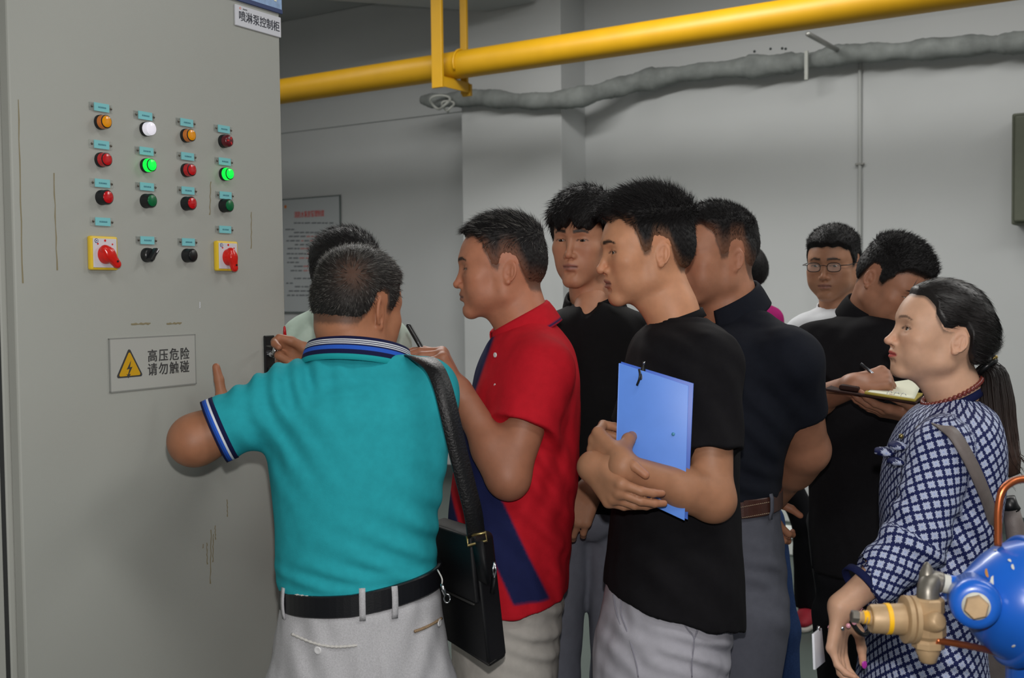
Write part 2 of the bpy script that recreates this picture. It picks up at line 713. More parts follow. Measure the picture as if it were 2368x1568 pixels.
        wlip = sstep(0.0245, 0.019, a) * sstep(0.0108 + mo * 0.6, 0.0075 + mo * 0.6, np.abs(lz) + 0.22 * a) * (q[:, 1] < -0.085)
        mixc(wlip * k.get('lipw', 0.9), k['lipcol'])
        mixc(np.exp(-((lz / 0.0016) ** 2)) * (a < 0.021) * (q[:, 1] < -0.085) * 0.85, np.array(k['lipcol']) * 0.25)
        # brows
        bz = 0.0315 + 0.0025 * sstep(0.008, 0.03, a) - 0.0055 * sstep(0.034, 0.052, a)
        hw = (0.0056 - 0.0028 * sstep(0.025, 0.05, a)) * (0.7 if k['female'] else 1.0)
        wb = sstep(hw, hw * 0.5, np.abs(q[:, 2] - bz)) * sstep(0.008, 0.013, a) * sstep(0.052, 0.046, a) * front
        mixc(wb * (0.7 if k['female'] else 0.95), (0.012, 0.009, 0.008))
        # lash line / lid crease
        er = np.sqrt(((a - 0.0315) / 0.0142) ** 2 + ((q[:, 2] - 0.0090) / (0.0048 * max(k['eye'], 0.5))) ** 2)
        wl = np.exp(-((er - 1.0) / 0.16) ** 2) * (q[:, 2] > 0.0075) * front
        mixc(np.clip(wl, 0, 1) * 0.9, (0.03, 0.02, 0.018))
        if k.get('hair') is not None:
            g = k['hair'].g(q)
            mixc(sstep(-0.004, 0.008, g) * 0.7 * (a < 0.074), (0.03, 0.024, 0.021))
        # shaved beard shadow
        if not k['female']:
            ws = sstep(-0.034, -0.05, q[:, 2]) * sstep(0.03, -0.02, q[:, 1]) * sstep(-0.12, -0.1, q[:, 2])
            ws *= (np.abs(wob(q, 260, 1.0)) * 0.5 + 0.5)
            mixc(ws * k.get('stubble', 0.14), (0.08, 0.065, 0.06))
        return c


def uv_sphere(c, r, n=18, m=12):
    V = []; Q = []; T = []
    for j in range(1, m):
        for i in range(n):
            a = 2 * math.pi * i / n; b = math.pi * j / m
            V.append((math.sin(b) * math.cos(a), math.sin(b) * math.sin(a), math.cos(b)))
    for j in range(m - 2):
        for i in range(n):
            i2 = (i + 1) % n
            Q.append((j * n + i, (j + 1) * n + i, (j + 1) * n + i2, j * n + i2))
    V.append((0, 0, 1)); V.append((0, 0, -1))
    t = len(V) - 2
    for i in range(n):
        i2 = (i + 1) % n
        T.append((t, i, i2)); T.append((t + 1, (m - 2) * n + i2, (m - 2) * n + i))
    return np.array(V) * r + np.asarray(c), Q, T


def interp_poly(x, pts):
    a = np.array(pts, float)
    return np.interp(x, a[:, 0], a[:, 1])


LINE_MAN = [(-0.12, 0.088), (-0.088, 0.074), (-0.066, 0.056), (-0.05, 0.04), (-0.036, 0.018), (-0.028, -0.004), (-0.012, 0.0), (-0.004, 0.03),
            (0.012, 0.04), (0.03, 0.03), (0.042, -0.012), (0.06, -0.05), (0.11, -0.062)]
LINE_WOMAN = [(-0.12, 0.092), (-0.088, 0.082), (-0.066, 0.066), (-0.05, 0.046), (-0.036, 0.026), (-0.024, 0.012), (-0.008, 0.014), (0.004, 0.026),
              (0.02, 0.026), (0.034, 0.004), (0.042, -0.03), (0.06, -0.062), (0.11, -0.072)]


class Hair:
    """hair cap that hugs the skull plus strands"""

    def __init__(self, head, top=0.018, side=0.005, back=0.006, line=None, fade=0.02, n=6500, length=0.02, side_len=0.006, lift=0.75, flow=(0, -0.6, 0.2),
                 col=(0.011, 0.010, 0.0105), grey=0.0, whorl=None, jitter=0.35, width=0.00055, fringe=None, tex=0.0012, lo_fade=0.0, crown_z=(0.05, 0.1), scallop=1.0, bald=0.0, greyv=(0.07, 0.16), mat_=None):
        self.h = head
        self.__dict__.update(locals())
        self.line = line or LINE_MAN

    def g(self, q):
        zl = interp_poly(q[:, 1], self.line)
        a = np.abs(q[:, 0])
        zl = zl - 0.0055 * np.exp(-((q[:, 1] - 0.012) / 0.017) ** 2)
        zl = zl + 0.006 * np.sin(q[:, 0] * 190.0) * (q[:, 1] < -0.05) * 0.4 * self.scallop
        zl = np.where(q[:, 1] < -0.045, zl - 0.1 * np.clip(a - 0.03, 0, 0.05) * 0.0 + 0.012 * sstep(0.02, 0.05, a), zl)
        g = q[:, 2] - zl + (0.0022 * wob(q, 420, 1.0) + 0.0014 * wob(q, 900, 2.0)) * (0.3 + 0.7 * self.scallop)
        if self.fringe is not None:
            g = np.maximum(g, self.fringe(q))
        return g

    def T(self, q):
        w = sstep(self.crown_z[0], self.crown_z[1], q[:, 2] + 0.15 * np.clip(-q[:, 1] - 0.06, 0, 1))
        b = sstep(0.02, 0.07, q[:, 1])
        base = self.side * (1 - b) + self.back * b
        return base * (1 - w) + self.top * w

    def d_l(self, q):
        g = self.g(q)
        w = sstep(0.0, self.fade, g)
        t = self.T(q) * w - 0.003 * (1 - w)
        t = t + self.tex * wob(q, 340, 3.0) * w
        return self.h.skull_l(q) - t

    def d(self, p):
        return self.d_l(self.h.loc(p)) * self.h.s

    def build(self, root, h=0.003):
        H = self.h
        R = 0.16 * H.s
        V, Q = sdf_mesh(self.d, H.c - R, H.c + R, h, 1)
        # drop what lies under the skin
        ds = H.skin(V)
        keep = (ds > -0.003) & (self.g(H.loc(V)) > -0.006)
        fk = keep[Q].all(1)
        Q = Q[fk]
        used = np.unique(Q)
        rm = np.full(len(V), -1); rm[used] = np.arange(len(used))
        V = V[used]; Q = rm[Q]
        q = H.loc(V)
        rng = np.random.default_rng(int(abs(H.c[0]) * 1000) + 5)
        base = np.array(self.col)
        capc = base * (0.85 + 0.3 * rng.random((len(V), 1)))
        if self.lo_fade > 0:
            fz = sstep(self.lo_fade, 0.0, self.g(q)) * sstep(0.095, 0.065, q[:, 2]) * 0.85
            capc = capc * (1 - fz[:, None]) + np.array(H.k['skin'])[None] * 0.62 * fz[:, None]
        if self.grey > 0:
            capc = capc + self.grey * 0.03 * np.abs(wob(q, 160, 2.0))[:, None]
        if self.bald > 0:
            bw_ = self.bald * np.exp(-(((q - np.array(self.whorl)) / 0.034) ** 2).sum(1))[:, None]
            capc = capc * (1 - bw_) + np.array(H.k['skin'])[None] * 0.6 * bw_
        # strands
        n = self.n
        fi = rng.integers(0, len(Q), n)
        w = rng.random((n, 2))
        a, b, c, d = (V[Q[fi, i]] for i in range(4))
        r = (a * (1 - w[:, :1]) + b * w[:, :1]) * (1 - w[:, 1:]) + (d * (1 - w[:, :1]) + c * w[:, :1]) * w[:, 1:]
        qr = H.loc(r)
        g = self.g(qr)
        m = (g > 0.001)
        r, qr, g = r[m], qr[m], g[m]
        nr = sdf_grad(self.d, r, 0.002)
        nr /= np.linalg.norm(nr, axis=1)[:, None] + 1e-9
        wtop = sstep(self.crown_z[0] - 0.02, self.crown_z[1], qr[:, 2])
        L = (self.side_len * (1 - wtop) + self.length * wtop) * (0.6 + 0.7 * rng.random(len(r))) * np.clip(g / 0.03, 0.35, 1)
        fl = np.tile(np.array(self.flow, np.float32), (len(r), 1))
        fl_side = np.tile(np.array((0, 0.35, -1.0), np.float32), (len(r), 1))
        fl = fl * wtop[:, None] + fl_side * (1 - wtop[:, None])
        if self.whorl is not None:
            o = np.array(self.whorl, np.float32)
            v = qr - o
            v = v / (np.linalg.norm(v, axis=1)[:, None] + 1e-6)
            fl = v + np.cross(v, np.array((0, 0.6, 0.6))) * 0.4
        fw = H.wdir(fl)
        fw = fw - nr * (fw * nr).sum(1)[:, None]
        fw /= np.linalg.norm(fw, axis=1)[:, None] + 1e-9
        lift = self.lift * wtop + 0.22 * (1 - wtop)
        di = nr * lift[:, None] + fw * (1 - lift)[:, None] * 1.0
        di += rng.normal(0, self.jitter, di.shape) * 0.35
        di /= np.linalg.norm(di, axis=1)[:, None]
        bend = fw * 0.35 - nr * 0.15
        r0 = r - nr * 0.0015
        SV, SQ, ST = strands(r0, di, bend, L * H.s, self.width, rng)
        sc = base[None] * (0.7 + 0.9 * rng.random((len(r), 1)))
        if self.grey > 0:
            isg = rng.random(len(r)) < self.grey
            gw = (self.greyv[0] + self.greyv[1] * rng.random((len(r), 1))) * np.array((1.0, 0.95, 0.88))
            sc = np.where(isg[:, None], gw, sc)
        sc = np.repeat(sc, 7, 0)
        V2 = np.vstack([V, SV]); Q2 = np.vstack([Q, SQ + len(V)]); T2 = ST + len(V)
        col = np.vstack([capc, sc])
        return world_part('hair', V2, Q2, T2, self.mat_ or M_HAIR, root, col=col)


def strands(r, d, bend, L, width, rng):
    n = len(r)
    up = rng.normal(size=(n, 3))
    a = np.cross(d, up); a /= np.linalg.norm(a, axis=1)[:, None] + 1e-9
    b = np.cross(d, a)
    L = np.asarray(L)[:, None]
    mid = r + d * L * 0.5 + bend * L * 0.12
    tip = r + d * L + bend * L * 0.45
    V = np.zeros((n, 7, 3), np.float32)
    for i in range(3):
        t = 2 * math.pi * i / 3
        o = math.cos(t) * a + math.sin(t) * b
        V[:, i] = r + o * width
        V[:, 3 + i] = mid + o * width * 0.75
    V[:, 6] = tip
    base = (np.arange(n) * 7)[:, None]
    Q = np.concatenate([base + np.array([[i, (i + 1) % 3, 3 + (i + 1) % 3, 3 + i]]) for i in range(3)])
    T = np.concatenate([base + np.array([[3 + i, 3 + (i + 1) % 3, 6]]) for i in range(3)])
    return V.reshape(-1, 3), Q, T


# ------------------------------------------------------------------ hands and arms
class Hand:
    """side 'L'/'R'; wrist point, u = direction of the fingers, n = direction the palm faces"""

    def __init__(self, wrist, u, n, side='R', s=1.0, curl=(0.35, 0.4, 0.3), curls=None, spread=0.06, thumb=None, female=False):
        u = nrm(u); n = np.asarray(n, float); n = nrm(n - u * np.dot(n, u))
        w = np.cross(u, n)
        if side == 'L':
            w = -w
        self.o, self.u, self.n, self.w, self.s = np.asarray(wrist, float), u, n, w, s
        rs = 0.86 if female else 1.0
        self.pr = []      # (list of segments) per finger
        offs = (0.029, 0.0095, -0.0105, -0.029)
        base_u = (0.088, 0.092, 0.087, 0.078)
        lens = ((0.042, 0.025, 0.021), (0.046, 0.029, 0.022), (0.043, 0.027, 0.022), (0.033, 0.02, 0.019))
        rad = (0.0092, 0.0094, 0.009, 0.008)
        self.kn = []
        self.fingers = []
        for i in range(4):
            b = self.pt(base_u[i], offs[i], -0.002)
            cs = curls[i] if curls is not None else curl
            sp = spread * (1.5 - i)
            dirv = nrm(u * math.cos(sp) + w * math.sin(sp))
            ang = 0.0
            pts = [b]
            for j in range(3):
                ang += cs[j]
                dv = dirv * math.cos(ang) + n * math.sin(ang)
                pts.append(pts[-1] + dv * lens[i][j] * s)
            self.fingers.append((pts, rad[i] * s * rs))
            self.kn.append(b)
        th = thumb or ((0.55, 0.72, 0.42), (0.8, 0.5, 0.25), (0.9, 0.3, 0.2))
        t0 = self.pt(0.018, 0.020, 0.006)
        pts = [t0]
        for v, l in zip(th, (0.046, 0.036, 0.029)):
            dv = nrm(u * v[0] + w * v[1] + n * v[2])
            pts.append(pts[-1] + dv * l * s)
        self.thumb = (pts, 0.0105 * s * rs)
        self.rs = rs

    def pt(self, a, b, c):
        return self.o + (self.u * a + self.w * b + self.n * c) * self.s

    def sdf(self, p):
        s = self.s
        d = None
        wr = 0.0135 * s * self.rs
        for i, k in enumerate(self.kn):
            off = (0.016, 0.006, -0.006, -0.016)[i]
            q = rc(p, self.pt(0.0, off, 0.0), k, wr * 1.05, 0.0118 * s * self.rs)
            d = q if d is None else smin(d, q, 0.016 * s)
        pts, r = self.thumb
        d = smin(d, rc(p, pts[0], pts[1], r * 1.5, r * 1.25), 0.018 * s)
        t = smin(rc(p, pts[1], pts[2], r * 1.12, r), rc(p, pts[2], pts[3], r, r * 0.78), 0.004)
        d = smin(d, t, 0.007 * s)
        fs = None
        for pts, r in self.fingers:
            f = rc(p, pts[0], pts[1], r * 1.12, r * 0.98)
            f = smin(f, rc(p, pts[1], pts[2], r, r * 0.9), 0.003)
            f = smin(f, rc(p, pts[2], pts[3], r * 0.92, r * 0.74), 0.003)
            fs = f if fs is None else smin(fs, f, 0.0016)
        return smin(d, fs, 0.007 * s)

    def nails(self):
        """centre, direction, normal, radius of each nail"""
        out = []
        for i, (pts, r) in enumerate(self.fingers + [self.thumb]):
            dv = nrm(pts[-1] - pts[-2])
            if i < 4:
                side = self.w
                nn = nrm(np.cross(dv, side))
                if np.dot(nn, self.n) > 0 and np.dot(dv, self.u) > 0.2:
                    nn = -nn
                v1 = nrm(pts[1] - pts[0])
                # back of the finger: opposite to the side it curls to
                bk = nrm(np.cross(side, dv)); bk = bk if np.dot(bk, -self.n * np.dot(dv, self.u) + self.u * np.dot(dv, self.n)) > 0 else -bk
                nn = bk
            else:
                nn = nrm(-self.n * 0.8 + self.w * 0.5); nn = nrm(nn - dv * np.dot(nn, dv))
            out.append((pts[-1] - dv * 0.001 + nn * r * 0.68, dv, nn, r * 0.72))
        return out


class Arm:
    def __init__(self, sh, el, wr, hand=None, r=(0.047, 0.040, 0.0245), flat=None):
        self.sh, self.el, self.wr = (np.asarray(v, float) for v in (sh, el, wr))
        self.hand = hand
        self.r = r

    def sdf(self, p):
        r = self.r
        d = rc(p, self.sh, self.el, r[0], r[1] * 0.93)
        fo = rc(p, self.el, self.wr, r[1] * 0.9, r[2])
        m = self.el + (self.wr - self.el) * 0.3
        fo = smin(fo, rc(p, self.el + (self.wr - self.el) * 0.08, m, r[1] * 0.92, r[1] * 0.93), 0.03)
        d = smin(d, fo, 0.02)
        up = nrm(self.sh - self.el); fw = nrm(self.wr - self.el)
        tip = self.el - (up + fw) * 0.008
        d = smin(d, sph(p, tip, r[1] * 0.72), 0.025)
        if self.hand is not None:
            d = smin(d, self.hand.sdf(p), 0.018)
        return d

    def bounds(self, pad=0.07):
        pts = [self.sh, self.el, self.wr]
        if self.hand is not None:
            for f, _ in self.hand.fingers + [self.hand.thumb]:
                pts += f
        a = np.array(pts)
        return a.min(0) - pad, a.max(0) + pad


def merge(parts):
    """parts: list of (V, Q, col)"""
    Vs, Qs, Cs = [], [], []
    o = 0
    for V, Q, c in parts:
        Vs.append(V); Qs.append(np.asarray(Q) + o); Cs.append(np.tile(np.asarray(c, np.float32), (len(V), 1)) if np.ndim(c) == 1 else c)
        o += len(V)
    return np.vstack(Vs), np.vstack(Qs), np.vstack(Cs)


M_SKIN = mat('skin', (0.4, 0.24, 0.16, 1), rough=0.5, spec=0.38, noise=0.07, nscale=45, bump=0.10, bscale=900, attr='Col', sss=0.12)
M_HAIR = mat('hair', (0.012, 0.011, 0.011, 1), rough=0.6, spec=0.22, attr='Col')
M_HAIR_GLOSS = mat('glossy_hair', (0.012, 0.011, 0.011, 1), rough=0.43, spec=0.4, attr='Col')
M_EYE = mat('eyeball', (0.7, 0.68, 0.65, 1), rough=0.12, attr='Col')


def build_eyes(H, root, gaze=(0, -1, 0)):
    for sx in (-1, 1):
        c = H.wpt((sx * 0.0315, -0.0765, 0.0095))[0]
        V, Q, T = uv_sphere((0, 0, 0), 1.0, 24, 20)
        col = np.tile(np.array((0.55, 0.52, 0.48), np.float32), (len(V), 1))
        gz = nrm(gaze)
        dt = V @ gz
        col[dt > 0.86] = (0.02, 0.011, 0.007)
        col[dt > 0.965] = (0.004, 0.004, 0.004)
        W = (V * 0.0122 * H.s) @ H.R.T + c
        world_part('eye', W, Q, T, M_EYE, root, col=col)


def body_mesh(root, H, neck, arms, trunk=None, skin=None, hh=0.0027, ha=0.0038, neck_r=(0.052, 0.06), neck_fwd=None, name='body'):
    """head and neck, arms with hands and a trunk under the clothes, as one mesh"""
    skin = skin or H.k['skin']
    parts = []
    nb = np.asarray(neck, float)
    nt = H.wpt((0, 0.026, -0.035))[0]
    mid = nt * 0.5 + nb * 0.5
    jaw_u = H.wpt((0, -0.03, -0.08))[0]

    def fh(p):
        d = H.skin(p)
        n = rc(p, nt, nb, neck_r[0] * H.s, neck_r[1])
        n = smin(n, rc(p, jaw_u, nb * 0.75 + nt * 0.25, 0.03 * H.s, 0.045), 0.03)
        return smin(d, n, 0.016)
    lo = np.minimum(H.c - 0.155 * H.s, nb - 0.08); hi = np.maximum(H.c + 0.155 * H.s, nb + 0.08)
    V, Q = sdf_mesh(fh, lo, hi, hh)
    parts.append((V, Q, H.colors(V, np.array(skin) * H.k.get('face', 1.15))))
    for a in arms:
        lo, hi = a.bounds()
        V, Q = sdf_mesh(a.sdf, lo, hi, ha, 1)
        c = np.tile(np.asarray(skin, np.float32), (len(V), 1))
        if a.hand is not None:
            hd = a.hand
            tip = np.full(len(V), 9.0)
            for f, r in hd.fingers + [hd.thumb]:
                tip = np.minimum(tip, np.linalg.norm(V - f[-1], axis=1))
            w = np.exp(-(tip / 0.02) ** 2)[:, None] * 0.35
            c = c * (1 - w) + c * np.array((1.08, 0.78, 0.74)) * w
        parts.append((V, Q, c))
    if trunk is not None:
        fn, lo, hi = trunk
        V, Q = sdf_mesh(fn, lo, hi, 0.014, 1)
        parts.append((V, Q, skin))
    V, Q, C = merge(parts)
    return world_part(name, V, Q, None, M_SKIN, root, col=C)


def nail_parts(hand, root, m, which=None):
    V0, Q0, T0 = uv_sphere((0, 0, 0), 1.0, 10, 6)
    for i, (c, dv, nn, r) in enumerate(hand.nails()):
        if which is not None and i not in which:
            continue
        sd = np.cross(dv, nn)
        W = V0[:, :1] * sd * r * 0.85 + V0[:, 1:2] * dv * r * 1.15 + V0[:, 2:] * nn * r * 0.45 + c
        world_part('fingernail', W, Q0, T0, m, root)

# ------------------------------------------------------------------ the pump room
def ray(px, py):
    d = np.array(((px - 1184.0) / F_PX, -(py - 784.0) / F_PX, -1.0))
    return CAM_R @ d


WT = np.array((0.8346, -0.5509, 0.0))     # along the far wall, to the right
WN = np.array((0.5509, 0.8346, 0.0))      # into the far wall
WALL_M = Matrix(((WT[0], WN[0], 0, 0), (WT[1], WN[1], 0, 8.94), (0, 0, 1, 0), (0, 0, 0, 1)))
WALL_I = np.array(WALL_M.inverted())


def wall_pt(px, py, off=0.0):
    """wall coordinates (s, y, z) of the point seen at a pixel on the plane 'off' metres in front of the far wall"""
    r = ray(px, py)
    w0 = np.array((0, 8.94, 0)) - WN * off
    t = np.dot(w0 - CAM_C, WN) / np.dot(r, WN)
    p = CAM_C + r * t
    return (WALL_I @ np.append(p, 1))[:3]


def wall_world(v):
    return np.array(WALL_M @ Vector(v))


def at_height(px, py, h):
    r = ray(px, py)
    return CAM_C + r * ((h - CAM_H) / r[2])


CE = nrm((0.495, 0.869, 0)); CN = np.array((CE[1], -CE[0], 0))
CAB_O = np.array((-0.823, 2.26, 0.0))
CAB_M = Matrix(((CE[0], -CN[0], 0, CAB_O[0]), (CE[1], -CN[1], 0, CAB_O[1]), (0, 0, 1, 0), (0, 0, 0, 1)))
CAB_I = np.array(CAB_M.inverted())


def cab_pt(px, py, off=0.0):
    r = ray(px, py)
    t = np.dot(CAB_O + CN * off - CAM_C, CN) / np.dot(r, CN)
    p = CAM_C + r * t
    return (CAB_I @ np.append(p, 1))[:3]


M_WALL = mat('wall_paint', srgb(186, 188, 188), rough=0.85, spec=0.2, noise=0.03, nscale=1.3, bump=0.08, bscale=60)
M_CEIL = mat('ceiling_paint', srgb(176, 178, 178), rough=0.9, spec=0.2, noise=0.03, nscale=1.0)
M_FLOOR = mat('floor_epoxy', srgb(68, 77, 73), rough=0.4, spec=0.4, noise=0.08, nscale=3.0)
M_BASE = mat('baseboard_paint', srgb(62, 70, 70), rough=0.5, noise=0.05)


def structure(o):
    o['kind'] = 'structure'
    return o


def wall_obj(name, lo, hi, m, bevel=0.0):
    o = box_obj(name, lo, hi, m, None, bevel)
    o.matrix_world = WALL_M
    return structure(o)


CEIL_H = 4.0
structure(box_obj('floor', (-7, -4.5, -0.1), (8.5, 14, 0.0), M_FLOOR))
structure(box_obj('ceiling', (-7, -4.5, CEIL_H), (8.5, 14, CEIL_H + 0.1), M_CEIL))
wall_obj('wall_back', (-4.2, 0.0, 0.0), (5.9, 0.15, CEIL_H), M_WALL)
structure(box_obj('wall_rear', (-7, -4.6, 0), (8.5, -4.4, CEIL_H), M_WALL))
structure(box_obj('wall_right', (5.2, -4.4, 0), (5.4, 7.0, CEIL_H), M_WALL))
structure(box_obj('wall_left', (-4.4, -4.4, 0), (-4.2, 12.0, CEIL_H), M_WALL))
# pillar that stands proud of the far wall
s0 = wall_pt(1070, 500, 0.353)[0]; s1 = wall_pt(1300, 500, 0.353)[0]
wall_obj('pillar_back', (s0, -0.353, 0), (s1, 0.02, CEIL_H), M_WALL, 0.006)
wall_obj('baseboard_back', (-4.1, -0.016, 0), (s0, 0.0, 0.11), M_BASE)
wall_obj('baseboard_back.001', (s1, -0.016, 0), (5.9, 0.0, 0.11), M_BASE)
# shallow beam over the recessed bay at the left
zb = wall_pt(860, 284)[2]
wall_obj('beam_back', (-4.1, -0.018, zb), (s0, 0.01, CEIL_H), M_WALL, 0.008)
# dropped ceiling haunch seen above the pillar
hp = [at_height(700, -4, 3.66), at_height(1130, 27, 3.66), at_height(1236, 4, 3.66), at_height(1100, -60, 3.66)]
V = [tuple(p) for p in hp] + [(p[0], p[1], CEIL_H + 0.02) for p in hp]
structure(put('beam_ceiling', np_mesh('beam_ceiling', V, [(0, 1, 2, 3), (7, 6, 5, 4), (0, 4, 5, 1), (1, 5, 6, 2), (2, 6, 7, 3), (3, 7, 4, 0)], smooth=False), M_CEIL))

# ---- yellow pipe with its hanger
M_YEL = mat('yellow_paint', srgb(194, 146, 10), rough=0.45, spec=0.5, noise=0.05, nscale=6, bump=0.03, bscale=40)
PO = 1.64 * 0.8346       # distance of the pipe from the wall
a = wall_pt(655, 203, PO); b = wall_pt(1800, 46, PO)
pz = (a[2] + b[2]) / 2 - 0.005
PR = 0.0905
tip = empty('fire_pipe', wall_world((a[0], -PO, pz)))
tag(tip, 'long yellow painted pipe running under the ceiling in front of the far wall', 'pipe')
path = [wall_world((x, -PO, pz)) for x in np.linspace(-3.2, 5.2, 30)]
V, Q, T = tube(path, PR, 40)
world_part('pipe_run', V, Q, T, M_YEL, tip)
hg = empty('pipe_hanger', wall_world((wall_pt(1040, 190, PO)[0], -PO, pz)))
tag(hg, 'yellow steel U-shaped hanger bracket carrying the yellow pipe from the ceiling', 'bracket')
D = 0.15
sf = wall_pt(1012, 190, PO + D)[0]; sr = wall_pt(1075, 200, PO - D)[0]
sm = (sf + sr) / 2


def hang_box(name, lo, hi, bevel=0.003):
    bm = bmesh.new()
    box(bm, lo, hi, WALL_M, bevel)
    bmesh.ops.translate(bm, vec=-hg.location, verts=bm.verts)
    return bm_obj(name, bm, M_YEL, hg)


zbot = pz - PR
hang_box('front_leg', (sm - 0.042, -PO - D - 0.012, zbot - 0.075), (sm + 0.042, -PO - D + 0.012, CEIL_H))
hang_box('rear_leg', (sm - 0.026, -PO + D - 0.012, zbot - 0.075), (sm + 0.026, -PO + D + 0.012, CEIL_H))
hang_box('cross_bar', (sm + 0.034, -PO - D, zbot - 0.07), (sm + 0.042, -PO + D, zbot - 0.004))
hang_box('cross_bar', (sm - 0.042, -PO - D, zbot - 0.012), (sm + 0.042, -PO + D, zbot - 0.002))
hang_box('end_plate', (sm - 0.02, -PO + D - 0.006, zbot - 0.09), (sm + 0.05, -PO + D + 0.02, zbot - 0.01))
arc = [wall_world((sm + 0.085, -PO + (PR + 0.006) * math.cos(t), pz + (PR + 0.006) * math.sin(t))) for t in np.linspace(-0.5, math.pi + 0.5, 26)]
V, Q, T = tube(arc, 0.007, 10)
world_part('u_bolt', V, Q, T, M_YEL, hg)

# ---- lagged cable bundle on the far wall
M_LAG = mat('grey_lagging', srgb(128, 132, 130), rough=0.8, spec=0.2, noise=0.22, nscale=9, bump=0.9, bscale=30)
M_CLIP = mat('white_strap', srgb(176, 178, 172), rough=0.6)
M_STEEL = mat('grey_steel', srgb(150, 150, 146), rough=0.4, metal=0.6)
pth = [(976, 231), (1020, 233), (1100, 226), (1170, 231), (1240, 234), (1330, 226), (1420, 204), (1500, 184), (1600, 168), (1700, 158), (1790, 150), (1880, 139), (1960, 125), (2060, 120), (2160, 113), (2260, 104), (2340, 100), (2440, 90)]
pw = [wall_world(wall_pt(x, y, 0.43 - 0.31 * float(sstep(1300, 1480, np.array(float(x))))) * np.array((1, 1, 1))) for x, y in pth]
pw = spline(pw, 230)
rad = []
rng = np.random.default_rng(3)
for i in range(230):
    t = i / 229
    r = 0.062 + 0.012 * math.sin(i * 0.31) * math.sin(i * 0.113) + 0.006 * (rng.random() - 0.5)
    r *= 0.55 + 0.45 * min(1, t / 0.05)
    if 0.3 < t < 0.42 or 0.55 < t < 0.62:
        r *= 1.16
    rad.append(r)
V, Q, T = tube(pw, rad, 18)
cb = empty('cable_bundle', tuple(pw[100]))
tag(cb, 'grey lagged cable bundle sagging along the wall below the yellow pipe', 'cable')
world_part('lagging', V, Q, T, M_LAG, cb)


def wall_loop(name, px, py, off, ry, rz, r, m, parent, a0=0.0, a1=2 * math.pi):
    c = wall_pt(px, py, off)
    pts = [wall_world((c[0] + ry * math.cos(t), c[1] + 0.03 * math.sin(2 * t), c[2] + rz * math.sin(t))) for t in np.linspace(a0, a1, 24)]
    V, Q, T = tube(pts, r, 8)
    return world_part(name, V, Q, T, m, parent)


wall_loop('wire_loop', 1018, 236, 0.54, 0.085, 0.05, 0.010, M_CLIP, cb)
wall_loop('wire_loop', 1036, 246, 0.54, 0.045, 0.04, 0.008, M_CLIP, cb)
c = wall_pt(1866, 150, 0.2)
bm = bmesh.new()
box(bm, (c[0] - 0.012, c[1] - 0.02, c[2] - 0.1), (c[0] + 0.012, c[1] + 0.0, c[2] + 0.09), WALL_M, 0.004)
bmesh.ops.translate(bm, vec=-cb.location, verts=bm.verts)
bm_obj('strap', bm, M_CLIP, cb)
# strut from the pipe back to the wall above the bundle
st0 = wall_world(wall_pt(1868, 78, 0.9)); st1 = wall_world(wall_pt(1948, 122, 0.03))
V, Q, T = tube([st0, st1], 0.016, 8)
tag(world_part('steel_strut', V, Q, T, M_STEEL, None), 'thin grey steel strut reaching from the yellow pipe to the far wall', 'bracket')
V, Q, T = tube([wall_world(wall_pt(1955, 108, 0.05)), wall_world(wall_pt(1986, 111, 0.05))], 0.02, 10)
tag(world_part('pipe_stub', V, Q, T, M_STEEL, None), 'short grey pipe stub on the far wall above the lagged bundle', 'pipe')
for (x, y, wh_) in ((1745, 119, 'leftmost of the four'), (1782, 113, 'second from the left of the four'), (1809, 112, 'third from the left of the four'), (1817, 113, 'rightmost of the four')):
    c = wall_pt(x, y)
    V, Q, T = lathe([(0.009, 0), (0.009, 0.003)], 10, Matrix.Translation(wall_world((c[0], 0.0, c[2]))) @ WALL_M.to_3x3().to_4x4() @ Matrix.Rotation(math.pi / 2, 4, 'X'))
    o = world_part('anchor_hole', V, Q, T, M_BASE, None)
    tag(o, wh_ + ' tiny dark anchor holes above the lagged bundle', 'hole', 'anchor holes in the far wall')
# thin conduit down the wall
M_COND = mat('conduit_paint', srgb(170, 172, 170), rough=0.6)
c0 = wall_pt(1990, 150); c1 = wall_pt(1992, 900)
cd = empty('wall_conduit', wall_world((c0[0], 0, 0.3)))
tag(cd, 'thin pale conduit running down the far wall below the lagged bundle', 'conduit')
V, Q, T = tube([wall_world((c0[0], -0.013, z)) for z in np.linspace(0.3, c0[2] + 0.1, 12)], 0.0125, 12)
world_part('conduit_tube', V, Q, T, M_COND, cd)
zc = wall_pt(1991, 380)[2]
bm = bmesh.new()
box(bm, (c0[0] - 0.028, -0.028, zc - 0.008), (c0[0] + 0.028, 0.0, zc + 0.008), WALL_M, 0.003)
bmesh.ops.translate(bm, vec=-cd.location, verts=bm.verts)
bm_obj('saddle_clip', bm, M_STEEL, cd)
# made-up olive box for an unidentified dark blur at the wall's right end
M_OLIVE = mat('blur_olive', srgb(84, 88, 74), rough=0.6, noise=0.05)
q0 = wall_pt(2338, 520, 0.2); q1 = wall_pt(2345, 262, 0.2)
ob = empty('blur_stand_in', wall_world((q0[0] + 0.2, -0.1, q0[2])))
tag(ob, 'olive box standing in for an unidentified dark blur at the right edge', 'box')
for nm, lo, hi in (('box_body', (q0[0], -0.2, q0[2]), (q0[0] + 0.5, 0.0, q1[2])), ('box_front', (q0[0] + 0.015, -0.215, q0[2] + 0.015), (q0[0] + 0.485, -0.198, q1[2] - 0.015))):
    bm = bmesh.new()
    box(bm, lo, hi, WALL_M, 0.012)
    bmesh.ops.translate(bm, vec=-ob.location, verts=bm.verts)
    bm_obj(nm, bm, M_OLIVE, ob)

